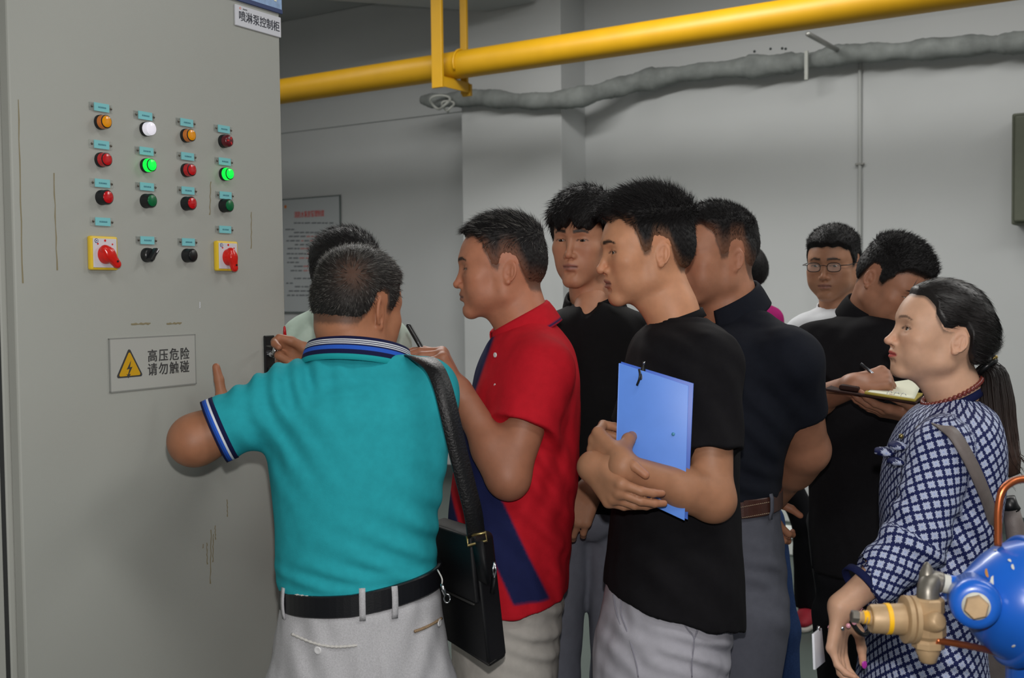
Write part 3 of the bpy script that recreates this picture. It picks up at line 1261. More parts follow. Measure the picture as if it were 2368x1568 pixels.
# ---- rules board on the recessed wall
M_BOARD = mat('board_acrylic', srgb(170, 174, 176), rough=0.25, spec=0.5)
M_EDGE = mat('board_edge', srgb(90, 100, 98), rough=0.2, spec=0.6)
M_RED_PRINT = mat('red_print', srgb(190, 60, 55), rough=0.6)
M_GREY_PRINT = mat('grey_print', srgb(92, 96, 100), rough=0.6)
M_PINK_PRINT = mat('faded_red_print', srgb(176, 110, 105), rough=0.6)
M_ORANGE_PRINT = mat('orange_print', srgb(190, 110, 50), rough=0.6)
br = wall_pt(789, 452); bl = wall_pt(660, 727); brb = wall_pt(789, 722)
bx1 = br[0]; bx0 = bx1 - 0.98
bz1 = br[2]; bz0 = brb[2]
rb = empty('rules_board', wall_world((bx1 - 0.49, 0, bz0)))
rb.matrix_world = Matrix.Translation(rb.location) @ WALL_M.to_3x3().to_4x4()
tag(rb, 'printed acrylic rules board with red heading on the dim wall beside the cabinet', 'sign')
W2 = 0.49; HB = bz1 - bz0
box_obj('board_panel', (-W2, -0.022, 0), (W2, -0.012, HB), M_BOARD, rb, 0.001)
for lo, hi in (((-W2 - 0.004, -0.024, HB - 0.006), (W2 + 0.004, -0.010, HB + 0.004)), ((-W2 - 0.004, -0.024, -0.004), (W2 + 0.004, -0.010, 0.006)),
               ((W2 - 0.004, -0.024, 0), (W2 + 0.004, -0.010, HB)), ((-W2 - 0.004, -0.024, 0), (-W2 + 0.004, -0.010, HB))):
    box_obj('board_edge', lo, hi, M_EDGE, rb)
FR = Matrix.Rotation(math.pi / 2, 4, 'X')


def rb_xy(px, py):
    w = wall_pt(px, py, 0.022)
    return w[0] - (bx1 - 0.49), w[2] - bz0


x0, z0 = rb_xy(716, 496)
text_obj('heading', '消防水泵房管理制度', 0.062, M_RED_PRINT, rb, Matrix.Translation((x0 - 0.005, -0.0232, z0)) @ FR, bold=0.0006, sx=0.66)
x0, z0 = rb_xy(662, 478)
lathe_obj('logo_mark', [(0.016, 0), (0.016, 0.001)], M_ORANGE_PRINT, rb, 16, Matrix.Translation((x0 - 0.01, -0.0222, z0)) @ FR)
rows = [(516, 680, 772, 0), (531, 660, 684, 0), (538, 680, 740, 0), (547, 668, 768, 1), (557, 662, 770, 1), (566, 682, 768, 0), (575, 665, 770, 1), (587, 663, 768, 1), (597, 668, 770, 1),
        (607, 664, 692, 0), (616, 680, 770, 1), (626, 672, 770, 1), (644, 680, 772, 0), (655, 662, 678, 0), (663, 682, 770, 0), (673, 668, 772, 0), (683, 664, 720, 0)]
rr = random.Random(4)
bmg = bmesh.new(); bmp = bmesh.new()
for (yy, xa, xb, red) in rows:
    x = xa
    while x < xb:
        ln = rr.uniform(5, 14)
        p0 = rb_xy(x, yy); p1 = rb_xy(min(x + ln, xb), yy)
        tgt = bmp if red and 690 < x < 740 and rr.random() < 0.6 else bmg
        box(tgt, (p0[0], -0.0232, p0[1] - 0.0055), (p1[0] - 0.004, -0.0218, p0[1] + 0.0055))
        x += ln + rr.uniform(0.6, 3)
o = bm_obj('small_print', bmg, M_GREY_PRINT, rb); o['kind'] = 'stuff'
o = bm_obj('red_small_print', bmp, M_PINK_PRINT, rb); o['kind'] = 'stuff'

# white kerbs low on the floor behind the group
M_KERB = mat('white_kerb', srgb(196, 200, 196), rough=0.7, noise=0.06)
for i, (px, py, dz, lb) in enumerate(((1822, 1176, 7.2, 'low white plinth block against the foot of the far wall'), (1822, 1262, 6.1, 'low white plinth block on the green floor nearer than the wall'))):
    c = at_height(px, py + 12, 0.0) - WN * (0.16 if i == 0 else 0.0)
    pl = empty('plinth_block', (c[0], c[1], 0))
    pl.rotation_euler = (0, 0, math.atan2(WT[1], WT[0]))
    tag(pl, lb, 'plinth')
    box_obj('block', (-0.2, -0.12, 0), (0.2, 0.12, 0.10), M_KERB, pl, 0.012)
    box_obj('cap', (-0.21, -0.13, 0.10), (0.21, 0.13, 0.125), M_KERB, pl, 0.006)

# ------------------------------------------------------------------ control cabinet
M_CAB = mat('cabinet_paint', srgb(169, 171, 165), rough=0.42, spec=0.4, noise=0.018, nscale=2.0, bump=0.12, bscale=420)
M_GAP = mat('cabinet_gap', srgb(46, 48, 48), rough=0.7)
cab = empty('control_cabinet', (0, 0, 0))
cab.matrix_world = CAB_M
tag(cab, 'tall light grey electrical control cabinet with lamps, push buttons and rotary switches', 'cabinet')
XL, XR = cab_pt(38, 784)[0], cab_pt(655, 500)[0]
CH = 2.42
box_obj('cabinet_body', (XL - 0.012, 0.028, 0.0), (XR, 0.62, CH), M_CAB, cab, 0.004)
box_obj('door', (XL, 0.0, 0.1), (XR, 0.0275, CH - 0.03), M_CAB, cab, 0.004)
box_obj('plinth', (XL - 0.012, 0.022, 0.0), (XR - 0.002, 0.03, 0.095), M_GAP, cab)
nb = empty('neighbour_cabinet', (0, 0, 0))
nb.matrix_world = CAB_M
tag(nb, 'light grey cabinet standing flush at the left edge, beside the lamp panel', 'cabinet')
box_obj('cabinet_body', (XL - 0.9, 0.032, 0.0), (XL - 0.02, 0.62, CH), M_CAB, nb, 0.004)
box_obj('frame_strip', (XL - 0.052, 0.027, 0.05), (XL - 0.022, 0.0335, CH - 0.02), M_CAB, nb, 0.002)
box_obj('seal', (XL - 0.0205, 0.03, 0.0), (XL - 0.0115, 0.2, CH), M_GAP, nb)

M_BEZ = mat('black_plastic', srgb(24, 26, 28), rough=0.35, spec=0.5)
M_AMB = mat('amber_lens', srgb(240, 156, 8), rough=0.18, spec=0.5, coat=0.3)
M_AMBS = mat('amber_side', srgb(214, 120, 40), rough=0.2, coat=0.3)
M_REDL = mat('red_lens', srgb(196, 20, 28), rough=0.2, spec=0.5, coat=0.3)
M_GRN = mat('green_cap', srgb(0, 104, 58), rough=0.3)
M_LITG = mat('green_lit_lens', srgb(10, 230, 60), rough=0.2, emit=(0.0, 0.85, 0.06, 1), estr=0.9)
M_LITW = mat('white_lit_lens', srgb(225, 222, 235), rough=0.2, emit=(0.95, 0.92, 1.0, 1), estr=0.35)
M_BUZ = mat('buzzer_red', srgb(96, 24, 34), rough=0.3)
M_TAGC = mat('clear_holder', srgb(200, 206, 200), rough=0.12, spec=0.6, alpha=0.22)
M_TAGB = mat('cyan_paper', srgb(126, 200, 206), rough=0.5)
M_SCREW = mat('screw_steel', srgb(110, 106, 98), rough=0.4, metal=0.8)
M_YPL = mat('yellow_plate', srgb(232, 196, 50), rough=0.35)
M_WPL = mat('white_plate', srgb(214, 212, 218), rough=0.35)
M_RSW = mat('red_switch', srgb(214, 34, 26), rough=0.22, spec=0.5)
M_BLUEP = mat('blue_print', srgb(40, 60, 130), rough=0.5)
M_TEALP = mat('teal_print', srgb(56, 110, 128), rough=0.5)
RY = Matrix.Rotation(math.pi / 2, 4, 'X')        # lathe axis z -> out of the panel (-y)
CTRL_ROWS = ['top', 'second', 'third', 'bottom']


def panel_thing(name, x, z, label, cat, group=None):
    o = empty(name, (0, 0, 0))
    o.matrix_world = CAB_M @ Matrix.Translation((x, 0, z))
    return tag(o, label, cat, group)


def lamp(px, py, m_front, m_side, label, shape='lamp'):
    x, _, z = cab_pt(px - 6, py + 1)
    o = panel_thing('indicator_lamp' if shape == 'lamp' else ('buzzer' if shape == 'buzzer' else 'push_button'), x, z, label, 'lamp' if shape == 'lamp' else ('buzzer' if shape == 'buzzer' else 'button'))
    if shape == 'lamp':
        lathe_obj('bezel', [(0.0150, 0), (0.0150, 0.006), (0.0142, 0.0075)], M_BEZ, o, 32, RY)
        lathe_obj('lens_side', [(0.0140, 0.0075), (0.0138, 0.0165), (0.0132, 0.0185)], m_side, o, 32, RY)
        lathe_obj('lens_rim', [(0.0133, 0.0186), (0.0133, 0.0192), (0.0118, 0.0198)], M_BEZ if m_front not in (M_LITW,) else m_side, o, 32, RY)
        lathe_obj('lens', [(0.0117, 0.0188), (0.0114, 0.0206), (0.0085, 0.0218), (0.004, 0.0223)], m_front, o, 32, RY)
    elif shape == 'push':
        lathe_obj('bezel', [(0.0152, 0), (0.0152, 0.004), (0.0146, 0.005), (0.0146, 0.0185), (0.0138, 0.0198), (0.0122, 0.0198)], M_BEZ, o, 32, RY)
        lathe_obj('cap', [(0.0120, 0.0180), (0.0120, 0.0212), (0.0108, 0.0222)], m_front, o, 32, RY)
    elif shape == 'buzzer':
        lathe_obj('bezel', [(0.0150, 0), (0.0150, 0.008), (0.0142, 0.0095)], M_BEZ, o, 32, RY)
        lathe_obj('dome', [(0.0140, 0.0095), (0.0138, 0.017), (0.0125, 0.0205), (0.009, 0.0225), (0.003, 0.0232)], M_BUZ, o, 32, RY)
        for k in range(3):
            t = k * 2.094 + 0.5
            box_obj('sound_slot', (-0.0018, -0.0236, 0.003), (0.0018, -0.0222, 0.0095), M_REDL, o, 0.0003, Matrix.Rotation(t, 4, 'Y'))
    return o


def selector(px, py, label):
    x, _, z = cab_pt(px - 6, py + 1)
    o = panel_thing('selector_switch', x, z, label, 'switch')
    lathe_obj('bezel', [(0.0152, 0), (0.0152, 0.006), (0.0145, 0.0075), (0.0142, 0.013), (0.0125, 0.0145)], M_BEZ, o, 32, RY)
    box_obj('handle', (-0.0045, -0.027, -0.0165), (0.0045, -0.0125, 0.0165), M_BEZ, o, 0.003, Matrix.Rotation(math.radians(38), 4, 'Y'))
    box_obj('pointer', (-0.001, -0.0276, 0.006), (0.001, -0.0266, 0.0155), M_WPL, o, 0.0, Matrix.Rotation(math.radians(38), 4, 'Y'))
    return o


def rotary(px0, py0, px1, py1, ang, label):
    a = cab_pt(px0, py1); b = cab_pt(px1, py0)
    x, z = (a[0] + b[0]) / 2 - 0.006, (a[2] + b[2]) / 2
    w = 0.034
    o = panel_thing('rotary_switch', x, z, label, 'switch')
    box_obj('surround', (-w, -0.012, -w), (w, 0.0, w), M_YPL, o, 0.004)
    box_obj('face_plate', (-w + 0.005, -0.0135, -w + 0.005), (w - 0.005, -0.0115, w - 0.005), M_WPL, o, 0.0008)
    lathe_obj('collar', [(0.019, 0.013), (0.0185, 0.018), (0.0165, 0.022), (0.0155, 0.026), (0.012, 0.028)], M_RSW, o, 32, RY @ Matrix.Translation((0, -0.003, 0)))

    def fn(p):
        d = rc(p, (0, 0, 0.024), (0, -0.025, 0.028), 0.0115, 0.0085)
        d = smin(d, rc(p, (0, 0.012, 0.022), (0, 0, 0.024), 0.010, 0.012), 0.008)
        return smax(d, p[:, 2] - 0.036, 0.006)
    V, Q = sdf_mesh(fn, (-0.02, -0.05, 0.008), (0.02, 0.03, 0.042), 0.0022, 1)
    me = np_mesh('handle', V, Q)
    h = put('handle', me, M_RSW, o)
    h.matrix_local = RY @ Matrix.Translation((0, -0.003, 0)) @ Matrix.Rotation(ang, 4, 'Z')
    lathe_obj('lock_hole', [(0.0022, 0.0352), (0.0022, 0.0364)], M_BEZ, o, 12, RY @ Matrix.Translation((0, -0.003, 0)) @ Matrix.Rotation(ang, 4, 'Z') @ Matrix.Translation((0, -0.018, 0)))
    for (dx, dz, s) in ((-0.018, 0.018, 0.0018), (0.0, 0.025, 0.0024), (0.018, 0.018, 0.0018)):
        lathe_obj('position_dot', [(s, 0.0134), (s, 0.0142)], M_RSW, o, 12, Matrix.Translation((dx, 0, dz)) @ RY)
    V, Q, T = lathe([(0.0045, 0.0134), (0.0045, 0.0140)], 20)
    lathe_obj('maker_mark', [(0.0046, 0.0133), (0.0046, 0.0139)], M_BLUEP, o, 20, Matrix.Translation((-0.021, 0, 0.024)) @ RY)
    lathe_obj('maker_mark', [(0.0034, 0.0133), (0.0034, 0.0142)], M_WPL, o, 20, Matrix.Translation((-0.021, 0, 0.024)) @ RY)
    lathe_obj('maker_mark', [(0.0014, 0.0133), (0.0014, 0.0144)], M_BLUEP, o, 12, Matrix.Translation((-0.021, 0, 0.024)) @ RY)
    return o


lamp(237, 282, M_AMB, M_AMBS, 'amber indicator lamp at the upper left corner of the lamp panel')
lamp(341, 298, M_LITW, M_LITW, 'lit white indicator lamp in the top row of the lamp panel')
lamp(434, 313, M_AMB, M_AMBS, 'amber indicator lamp between the lit white lamp and the dark red buzzer')
lamp(521, 326, M_BUZ, M_BUZ, 'dark red slotted buzzer at the upper right of the lamp panel', 'buzzer')
lamp(238, 369, M_REDL, M_REDL, 'red indicator lamp directly below the upper left amber lamp')
lamp(342, 382, M_LITG, M_LITG, 'glowing green lamp directly below the lit white lamp')
lamp(435, 393, M_REDL, M_REDL, 'red indicator lamp between the two glowing green lamps')
lamp(523, 402, M_LITG, M_LITG, 'glowing green lamp directly below the dark red buzzer')
lamp(240, 456, M_REDL, None, 'red push button in black bezel above the rotary switch nearest the panel edge', 'push')
lamp(342, 464, M_GRN, None, 'dark green push button above the black selector switch', 'push')
lamp(435, 470, M_REDL, None, 'red push button in black bezel above the plain black button', 'push')
lamp(522, 475, M_GRN, None, 'dark green push button above the right-hand red rotary switch', 'push')
lamp(437, 590, M_BEZ, None, 'plain black push button beside the right-hand rotary switch', 'push')
selector(344, 589, 'black selector switch with slanted handle in the bottom row')
rotary(204, 547, 272, 626, math.radians(40), 'red rotary switch on yellow plate, handle slanting, left end of bottom row')
rotary(494, 558, 550, 628, math.radians(8), 'red rotary switch on yellow plate, handle nearly upright, right end of bottom row')

TAGS = [(232, 249, 'upper left amber lamp'), (333, 268, 'lit white lamp'), (429, 284, 'second amber lamp'), (515, 299, 'dark red buzzer'),
        (232, 335, 'red lamp in the first column'), (336, 350, 'green lamp in the second column'), (431, 362, 'red lamp in the third column'), (517, 374, 'green lamp in the fourth column'),
        (234, 424, 'red push button in the first column'), (337, 432, 'green push button in the second column'), (432, 441, 'red push button in the third column'), (519, 452, 'green push button in the fourth column'),
        (235, 513, 'left rotary switch'), (518, 531, 'right rotary switch'), (338, 556, 'black selector switch'), (433, 560, 'plain black button')]
for i, (px, py, what) in enumerate(TAGS):
    x, _, z = cab_pt(px, py)
    o = panel_thing('name_tag', x, z, 'clear screwed tag with cyan paper above the ' + what, 'label', 'cyan name tags on the cabinet')
    box_obj('clear_holder', (-0.029, -0.003, -0.0085), (0.029, 0.0, 0.0085), M_TAGC, o, 0.0012)
    box_obj('cyan_slip', (-0.0185, -0.0042, -0.0082), (0.0185, -0.0031, 0.0082), M_TAGB, o)
    for sx in (-1, 1):
        lathe_obj('screw', [(0.0026, 0.003), (0.0026, 0.004), (0.0014, 0.0046)], M_SCREW, o, 12, Matrix.Translation((sx * 0.0235, 0, 0)) @ RY)
    rr = random.Random(i)
    bm = bmesh.new()
    xx = -0.009
    while xx < 0.009:
        w = 0.0026
        box(bm, (xx, -0.0046, -0.0016), (xx + w * 0.82, -0.0041, -0.0008))
        box(bm, (xx + w * rr.uniform(0, 0.4), -0.0046, -0.0002), (xx + w * 0.8, -0.0041, 0.0008))
        box(bm, (xx + w * 0.3, -0.0046, -0.0016), (xx + w * 0.5, -0.0041, 0.0018))
        xx += w * 1.1
    t = bm_obj('faint_print', bm, M_TEALP, o); t['kind'] = 'stuff'

# name plate, blue plate and warning plate
M_PLATE = mat('name_plate_white', srgb(222, 224, 232), rough=0.22, spec=0.5)
M_INK = mat('dark_ink', srgb(38, 42, 58), rough=0.5)
M_NAVYP = mat('navy_border', srgb(24, 52, 108), rough=0.3)
M_SKYP = mat('pale_blue_plate', srgb(150, 182, 224), rough=0.3, noise=0.18, nscale=60)
M_CREAMP = mat('cream_print', srgb(232, 234, 214), rough=0.4)
M_ORP = mat('orange_mark', srgb(226, 120, 90), rough=0.5)
p0 = cab_pt(541, 33); p1 = cab_pt(649, 52)
nx0, nx1 = p0[0], p1[0] - 0.004
ztop = cab_pt(541, 9)[2]; zbt = cab_pt(541, 58)[2]
npz = (ztop + zbt) / 2; nh = (ztop - zbt) / 2
o = panel_thing('name_plate', (nx0 + nx1) / 2, npz, 'white name plate with dark Chinese lettering at the top of the cabinet', 'sign')
nw = (nx1 - nx0) / 2
box_obj('plate', (-nw, -0.005, -nh), (nw, 0.0, nh), M_PLATE, o, 0.0018)
text_obj('lettering', '喷淋泵控制柜', 0.0255, M_INK, o, Matrix.Translation((0.002, -0.0054, -0.002)) @ FR, bold=0.0001, sx=nw * 2 * 0.90 / (6 * 0.0255))
lathe_obj('ring_mark', [(0.0028, 0.0049), (0.0028, 0.0056)], M_ORP, o, 18, Matrix.Translation((-nw * 0.80, 0, nh * 0.70)) @ RY)
lathe_obj('ring_mark', [(0.0015, 0.0049), (0.0015, 0.0058)], M_PLATE, o, 14, Matrix.Translation((-nw * 0.80, 0, nh * 0.70)) @ RY)
bm = bmesh.new()
for k in range(4):
    for (a, b, c, d) in ((0, 0.0028, -0.0004, 0.0004), (0.0004, 0.001, -0.0016, 0.0018), (0.0016, 0.0021, -0.0014, 0.0016)):
        xx = -nw * 0.69 + k * 0.0038
        box(bm, (xx + a, -0.0056, nh * 0.68 + c), (xx + b, -0.0049, nh * 0.68 + d))
t = bm_obj('faint_print', bm, M_GREY_PRINT, o); t['kind'] = 'stuff'
zb0 = cab_pt(541, 3)[2]
o = panel_thing('blue_plate', nx1 - 0.10, zb0 + 0.004, 'pale blue plate with navy border above the white name plate', 'sign')
box_obj('plate', (-0.11, -0.005, 0.0), (0.104, 0.0, 0.15), M_SKYP, o, 0.001)
box_obj('border', (-0.111, -0.0062, -0.001), (0.105, -0.0, 0.009), M_NAVYP, o, 0.0006)
box_obj('cream_letter', (0.038, -0.0064, 0.024), (0.058, -0.0049, 0.030), M_CREAMP, o)
box_obj('cream_letter', (0.038, -0.0064, 0.024), (0.044, -0.0049, 0.06), M_CREAMP, o)
box_obj('cream_letter', (0.076, -0.0064, 0.024), (0.084, -0.0049, 0.06), M_CREAMP, o)

M_WARN = mat('warning_plate_film', srgb(176, 177, 172), rough=0.3, spec=0.5)
M_WEDGE = mat('warning_plate_edge', srgb(140, 142, 138), rough=0.4)
M_WINK = mat('warning_ink', srgb(58, 58, 58), rough=0.6)
M_WYEL = mat('warning_yellow', srgb(206, 158, 20), rough=0.5)
a = cab_pt(252, 845); b = cab_pt(450, 830)
wx0, wx1 = a[0], b[0]
wz = cab_pt(351, 838)[2]
wh = (cab_pt(252, 784)[2] - cab_pt(252, 908)[2]) / 2
ww = (wx1 - wx0) / 2
o = panel_thing('warning_plate', (wx0 + wx1) / 2, wz, 'translucent grey warning plate with yellow lightning triangle and Chinese lettering', 'sign')
box_obj('plate', (-ww, -0.003, -wh), (ww, 0.0, wh), M_WARN, o, 0.0008)
for lo, hi in (((-ww - 0.001, -0.0034, wh - 0.0015), (ww + 0.001, 0, wh + 0.001)), ((-ww - 0.001, -0.0034, -wh - 0.001), (ww + 0.001, 0, -wh + 0.0015)),
               ((-ww - 0.001, -0.0034, -wh), (-ww + 0.0015, 0, wh)), ((ww - 0.0015, -0.0034, -wh), (ww + 0.001, 0, wh))):
    box_obj('plate_edge', lo, hi, M_WEDGE, o)
t0 = cab_pt(297, 845)
tx, tz = t0[0] - (wx0 + wx1) / 2, t0[2] - wz


def tri_plate(name, r, y0, y1, m, cx, cz, rnd):
    pts = []
    for k in range(3):
        ang = math.pi / 2 + k * 2 * math.pi / 3
        for j in range(-4, 5):
            a2 = ang + j * math.radians(60) / 4
            pts.append((cx + (r - 2 * rnd) * math.cos(ang) + rnd * math.cos(a2), cz + (r - 2 * rnd) * math.sin(ang) + rnd * math.sin(a2)))
    bm = bmesh.new()
    f = [bm.verts.new((x, y1, z)) for x, z in pts]
    g = [bm.verts.new((x, y0, z)) for x, z in pts]
    bm.faces.new(g)
    n = len(pts)
    for i in range(n):
        bm.faces.new((f[i], f[(i + 1) % n], g[(i + 1) % n], g[i]))
    bmesh.ops.recalc_face_normals(bm, faces=bm.faces)
    return bm_obj(name, bm, m, o)


tri_plate('triangle_border', 0.041, -0.0036, -0.0028, M_WINK, tx, tz - 0.004, 0.004)
tri_plate('triangle', 0.034, -0.0040, -0.0034, M_WYEL, tx, tz - 0.0045, 0.003)
bolt = [(0.004, 0.020), (-0.009, 0.000), (-0.001, 0.001), (-0.006, -0.012), (-0.010, -0.010), (-0.0045, -0.020), (0.002, -0.0105), (-0.0025, -0.011), (0.0075, 0.0055), (0.0, 0.0045)]
bm = bmesh.new()
vs = [bm.verts.new((tx + x * 0.9, -0.0043, tz - 0.008 + z * 0.9)) for x, z in bolt]
bm.faces.new(vs)
ex = bmesh.ops.extrude_face_region(bm, geom=list(bm.faces))
bmesh.ops.translate(bm, vec=(0, 0.0006, 0), verts=[v for v in ex['geom'] if isinstance(v, bmesh.types.BMVert)])
bmesh.ops.recalc_face_normals(bm, faces=bm.faces)
bm_obj('lightning_bolt', bm, M_WINK, o)
for (s, py, rot) in (('高压危险', 822, 0), ('请勿触碰', 853, 0)):
    c = cab_pt(388, py)
    text_obj('lettering', s, 0.0275, M_WINK, o, Matrix.Translation((c[0] - (wx0 + wx1) / 2, -0.0034, c[2] - wz)) @ FR, bold=0.00025, gap=1.2)

# lock handle of the cabinet door
a = cab_pt(606, 776); b = cab_pt(627, 776)
zt = cab_pt(615, 776)[2]
o = panel_thing('lock_plate', (a[0] + b[0]) / 2 + 0.004, zt - 0.13, 'black recessed lock handle near the free edge of the cabinet door', 'handle')
box_obj('plate', (-0.0165, -0.007, -0.13), (0.0165, 0.0, 0.13), M_BEZ, o, 0.002)
box_obj('grip', (-0.011, -0.014, -0.12), (0.011, -0.006, 0.055), M_BEZ, o, 0.003)
M_CHROME = mat('chrome', srgb(200, 200, 205), rough=0.12, metal=1.0)
lathe_obj('lock_cylinder', [(0.009, 0.006), (0.009, 0.016), (0.0075, 0.018)], M_CHROME, o, 24, Matrix.Translation((0.0, 0, 0.085)) @ RY)
# brown drip stains on the door (paint runs of dirt)
M_STAIN = mat('drip_stain', srgb(136, 126, 98), rough=0.7)
ST = [(42, 230, 52, 655), (124, 400, 132, 625), (487, 420, 485, 497), (581, 490, 581, 575), (525, 1155, 526, 1195), (488, 1225, 486, 1350), (478, 1255, 479, 1305), (497, 1215, 498, 1248), (493, 1235, 492, 1300), (470, 1258, 469, 1268), (462, 698, 462, 712)]
for i, (x0, y0, x1, y1) in enumerate(ST):
    n = 9
    pts = [cab_pt(x0 + (x1 - x0) * k / n + 0.8 * math.sin(k * 2.3 + i), y0 + (y1 - y0) * k / n) for k in range(n + 1)]
    V = []; Q = []
    for k, c in enumerate(pts):
        w = 0.0008 + 0.0007 * abs(math.sin(k * 1.7 + i)) + (0.0007 if k == n else 0)
        V += [(c[0] - w, -0.0004, c[2]), (c[0] + w, -0.0004, c[2]), (c[0], -0.0008, c[2])]
    for k in range(n):
        Q += [(3 * k, 3 * k + 2, 3 * k + 5, 3 * k + 3), (3 * k + 2, 3 * k + 1, 3 * k + 4, 3 * k + 5)]
    put('drip_stain', np_mesh('drip_stain', V, Q), M_STAIN if i != 10 else M_PLATE, cab)
for i, (x0, x1, y) in enumerate(((303, 348, 750), (385, 420, 749))):
    V = []; Q = []
    for k in range(9):
        c = cab_pt(x0 + (x1 - x0) * k / 8, y + 0.8 * math.sin(k * 2.9) - k * 0.25)
        w = 0.0009 + 0.0016 * abs(math.sin(k * 1.9 + 0.6))
        V += [(c[0], -0.0004, c[2] - w), (c[0], -0.0004, c[2] + w), (c[0], -0.0008, c[2])]
    for k in range(8):
        Q += [(3 * k, 3 * k + 3, 3 * k + 5, 3 * k + 2), (3 * k + 2, 3 * k + 5, 3 * k + 4, 3 * k + 1)]
    put('smudge', np_mesh('smudge', V, Q), M_STAIN, cab)

# ------------------------------------------------------------------ clothes
def rows_px(z0, rows):
    out = []
    for r in rows:
        y, xl, xr, ry = r[:4]
        z = z0 + (r[4] if len(r) > 4 else 0.0)
        c = P((xl + xr) / 2, y, z)
        out.append((c[2], c[0], c[1], (xr - xl) / 2 / F_PX * z, ry))
    return out


def fold(p, c, kdir, lam, amp, R, ph=0.0):
    v = p - np.asarray(c, np.float32)
    R = np.asarray(R, np.float32)
    e = np.exp(-((v / R) ** 2).sum(1))
    k = nrm(kdir)
    ph2 = 2.2 * np.sin((v @ np.roll(k, 1)) * 9.0)
    return amp * e * np.sin(v @ k * (2 * math.pi / lam) + ph + ph2)


def make_top(root, name, stack, m, sh=(), sleeves=(), neck=None, h=0.006, folds=(), noise=0.0025, nf=26.0, hem_tilt=(0, 0), seed=1.0, colfn=None, uvfn=None, extra=None,
             blend=0.04, hollow=True, cap=0.03, pad=0.1):
    """shirt: torso loft, shoulder rounds (a, b, ra, rb), sleeves (a, b, ra, rb) cut square at b, neck hole (a, b, r)"""
    zc = stack.z0
    cx0 = float(np.interp(zc, stack.z, stack.t[:, 0])); cy0 = float(np.interp(zc, stack.z, stack.t[:, 1]))
    sl2 = []
    for (a, b, ra, rb) in sleeves:
        a = np.asarray(a, float); b = np.asarray(b, float)
        u = nrm(b - a)
        sl2.append((a, b, ra, rb, u))

    def fn(p):
        dxy = stack.xy(p)
        hz = stack.z0 + (p[:, 0] - cx0) * hem_tilt[0] + (p[:, 1] - cy0) * hem_tilt[1]
        d = smax(dxy, p[:, 2] - stack.z1, cap)
        for (a, b, ra, rb) in sh:
            d = smin(d, rc(p, a, b, ra, rb), blend)
        d = smax(d, hz - p[:, 2], 0.004)
        if hollow:
            d = ssub(d, smax(dxy + 0.016, p[:, 2] - hz - 0.02, 0.004), 0.004)
        for (a, b, ra, rb, u) in sl2:
            s = rc(p, a, b + u * 0.05, ra, rb)
            s = smax(s, (p - b.astype(np.float32)) @ u.astype(np.float32), 0.004)
            s = ssub(s, rc(p, b - u * 0.035, b + u * 0.06, rb - 0.022, rb - 0.012), 0.005)
            d = smin(d, s, blend)
        if extra is not None:
            d = extra(p, d)
        if neck is not None:
            d = ssub(d, rc(p, neck[0], neck[1], neck[2], neck[2]), 0.008)
        if noise:
            q = p * np.array((1.0, 1.0, 0.55), np.float32)
            d = d + noise * wob(q, nf, seed) + noise * 0.5 * wob(q, nf * 2.3, seed + 2)
        for f in folds:
            d = d + fold(p, *f)
        return d
    pts = [np.array((float(stack.t[:, 0].min() - stack.t[:, 2].max()), float(stack.t[:, 1].min() - stack.t[:, 3].max()), stack.z0 - 0.05)),
           np.array((float(stack.t[:, 0].max() + stack.t[:, 2].max()), float(stack.t[:, 1].max() + stack.t[:, 3].max()), stack.z1 + 0.03))]
    for (a, b, ra, rb) in list(sh) + list(sleeves):
        pts += [np.asarray(a) - ra, np.asarray(a) + ra, np.asarray(b) - rb, np.asarray(b) + rb]
    pts = np.array(pts)
    V, Q = sdf_mesh(fn, pts.min(0) - 0.03, pts.max(0) + 0.03, h, 1)
    col = colfn(V) if colfn else None
    uv = uvfn(V) if uvfn else None
    o = world_part(name, V, Q, None, m, root, col=col, uv=uv)
    return o


def make_trousers(root, stack, legs, m, h=0.008, noise=0.002, seed=2.0, name='trousers', folds=()):
    """pelvis loft plus legs [(hip, knee, ankle, r_hip, r_knee, r_ankle)]"""
    def fn(p):
        d = stack(p, 0.035)
        for (a, b, c, ra, rb, rc_) in legs:
            l = smin(rc(p, a, b, ra, rb), rc(p, b, c, rb, rc_), 0.03)
            l = smax(l, c[2] - p[:, 2], 0.006)
            d = smin(d, l, 0.018)
        q = p * np.array((1.0, 1.0, 0.6), np.float32)
        d = d + noise * wob(q, 30, seed) + noise * 0.6 * wob(q, 70, seed)
        for f in folds:
            d = d + fold(p, *f)
        return d
    pts = [np.array((float(stack.t[:, 0].min() - stack.t[:, 2].max()), float(stack.t[:, 1].min() - stack.t[:, 3].max()), stack.z0)),
           np.array((float(stack.t[:, 0].max() + stack.t[:, 2].max()), float(stack.t[:, 1].max() + stack.t[:, 3].max()), stack.z1))]
    for (a, b, c, ra, rb, rc_) in legs:
        for q, r in ((a, ra), (b, rb), (c, rc_)):
            pts += [np.asarray(q) - r, np.asarray(q) + r]
    pts = np.array(pts)
    V, Q = sdf_mesh(fn, pts.min(0) - 0.03, pts.max(0) + 0.03, h, 1)
    return world_part(name, V, Q, None, m, root)


def std_legs(hipc, half, foot, r=(0.088, 0.062, 0.052), across=(1, 0, 0), knee=None):
    """two legs down to the floor; foot = list of two floor points"""
    ac = nrm(across)
    out = []
    for i, s in enumerate((-1, 1)):
        a = np.asarray(hipc, float) + ac * half * s
        f = np.asarray(foot[i], float)
        c = np.array((f[0], f[1], 0.07))
        k = (a + c) / 2 + np.array((0, 0, 0.03))
        out.append((a, k, c, r[0], r[1], r[2]))
    return out


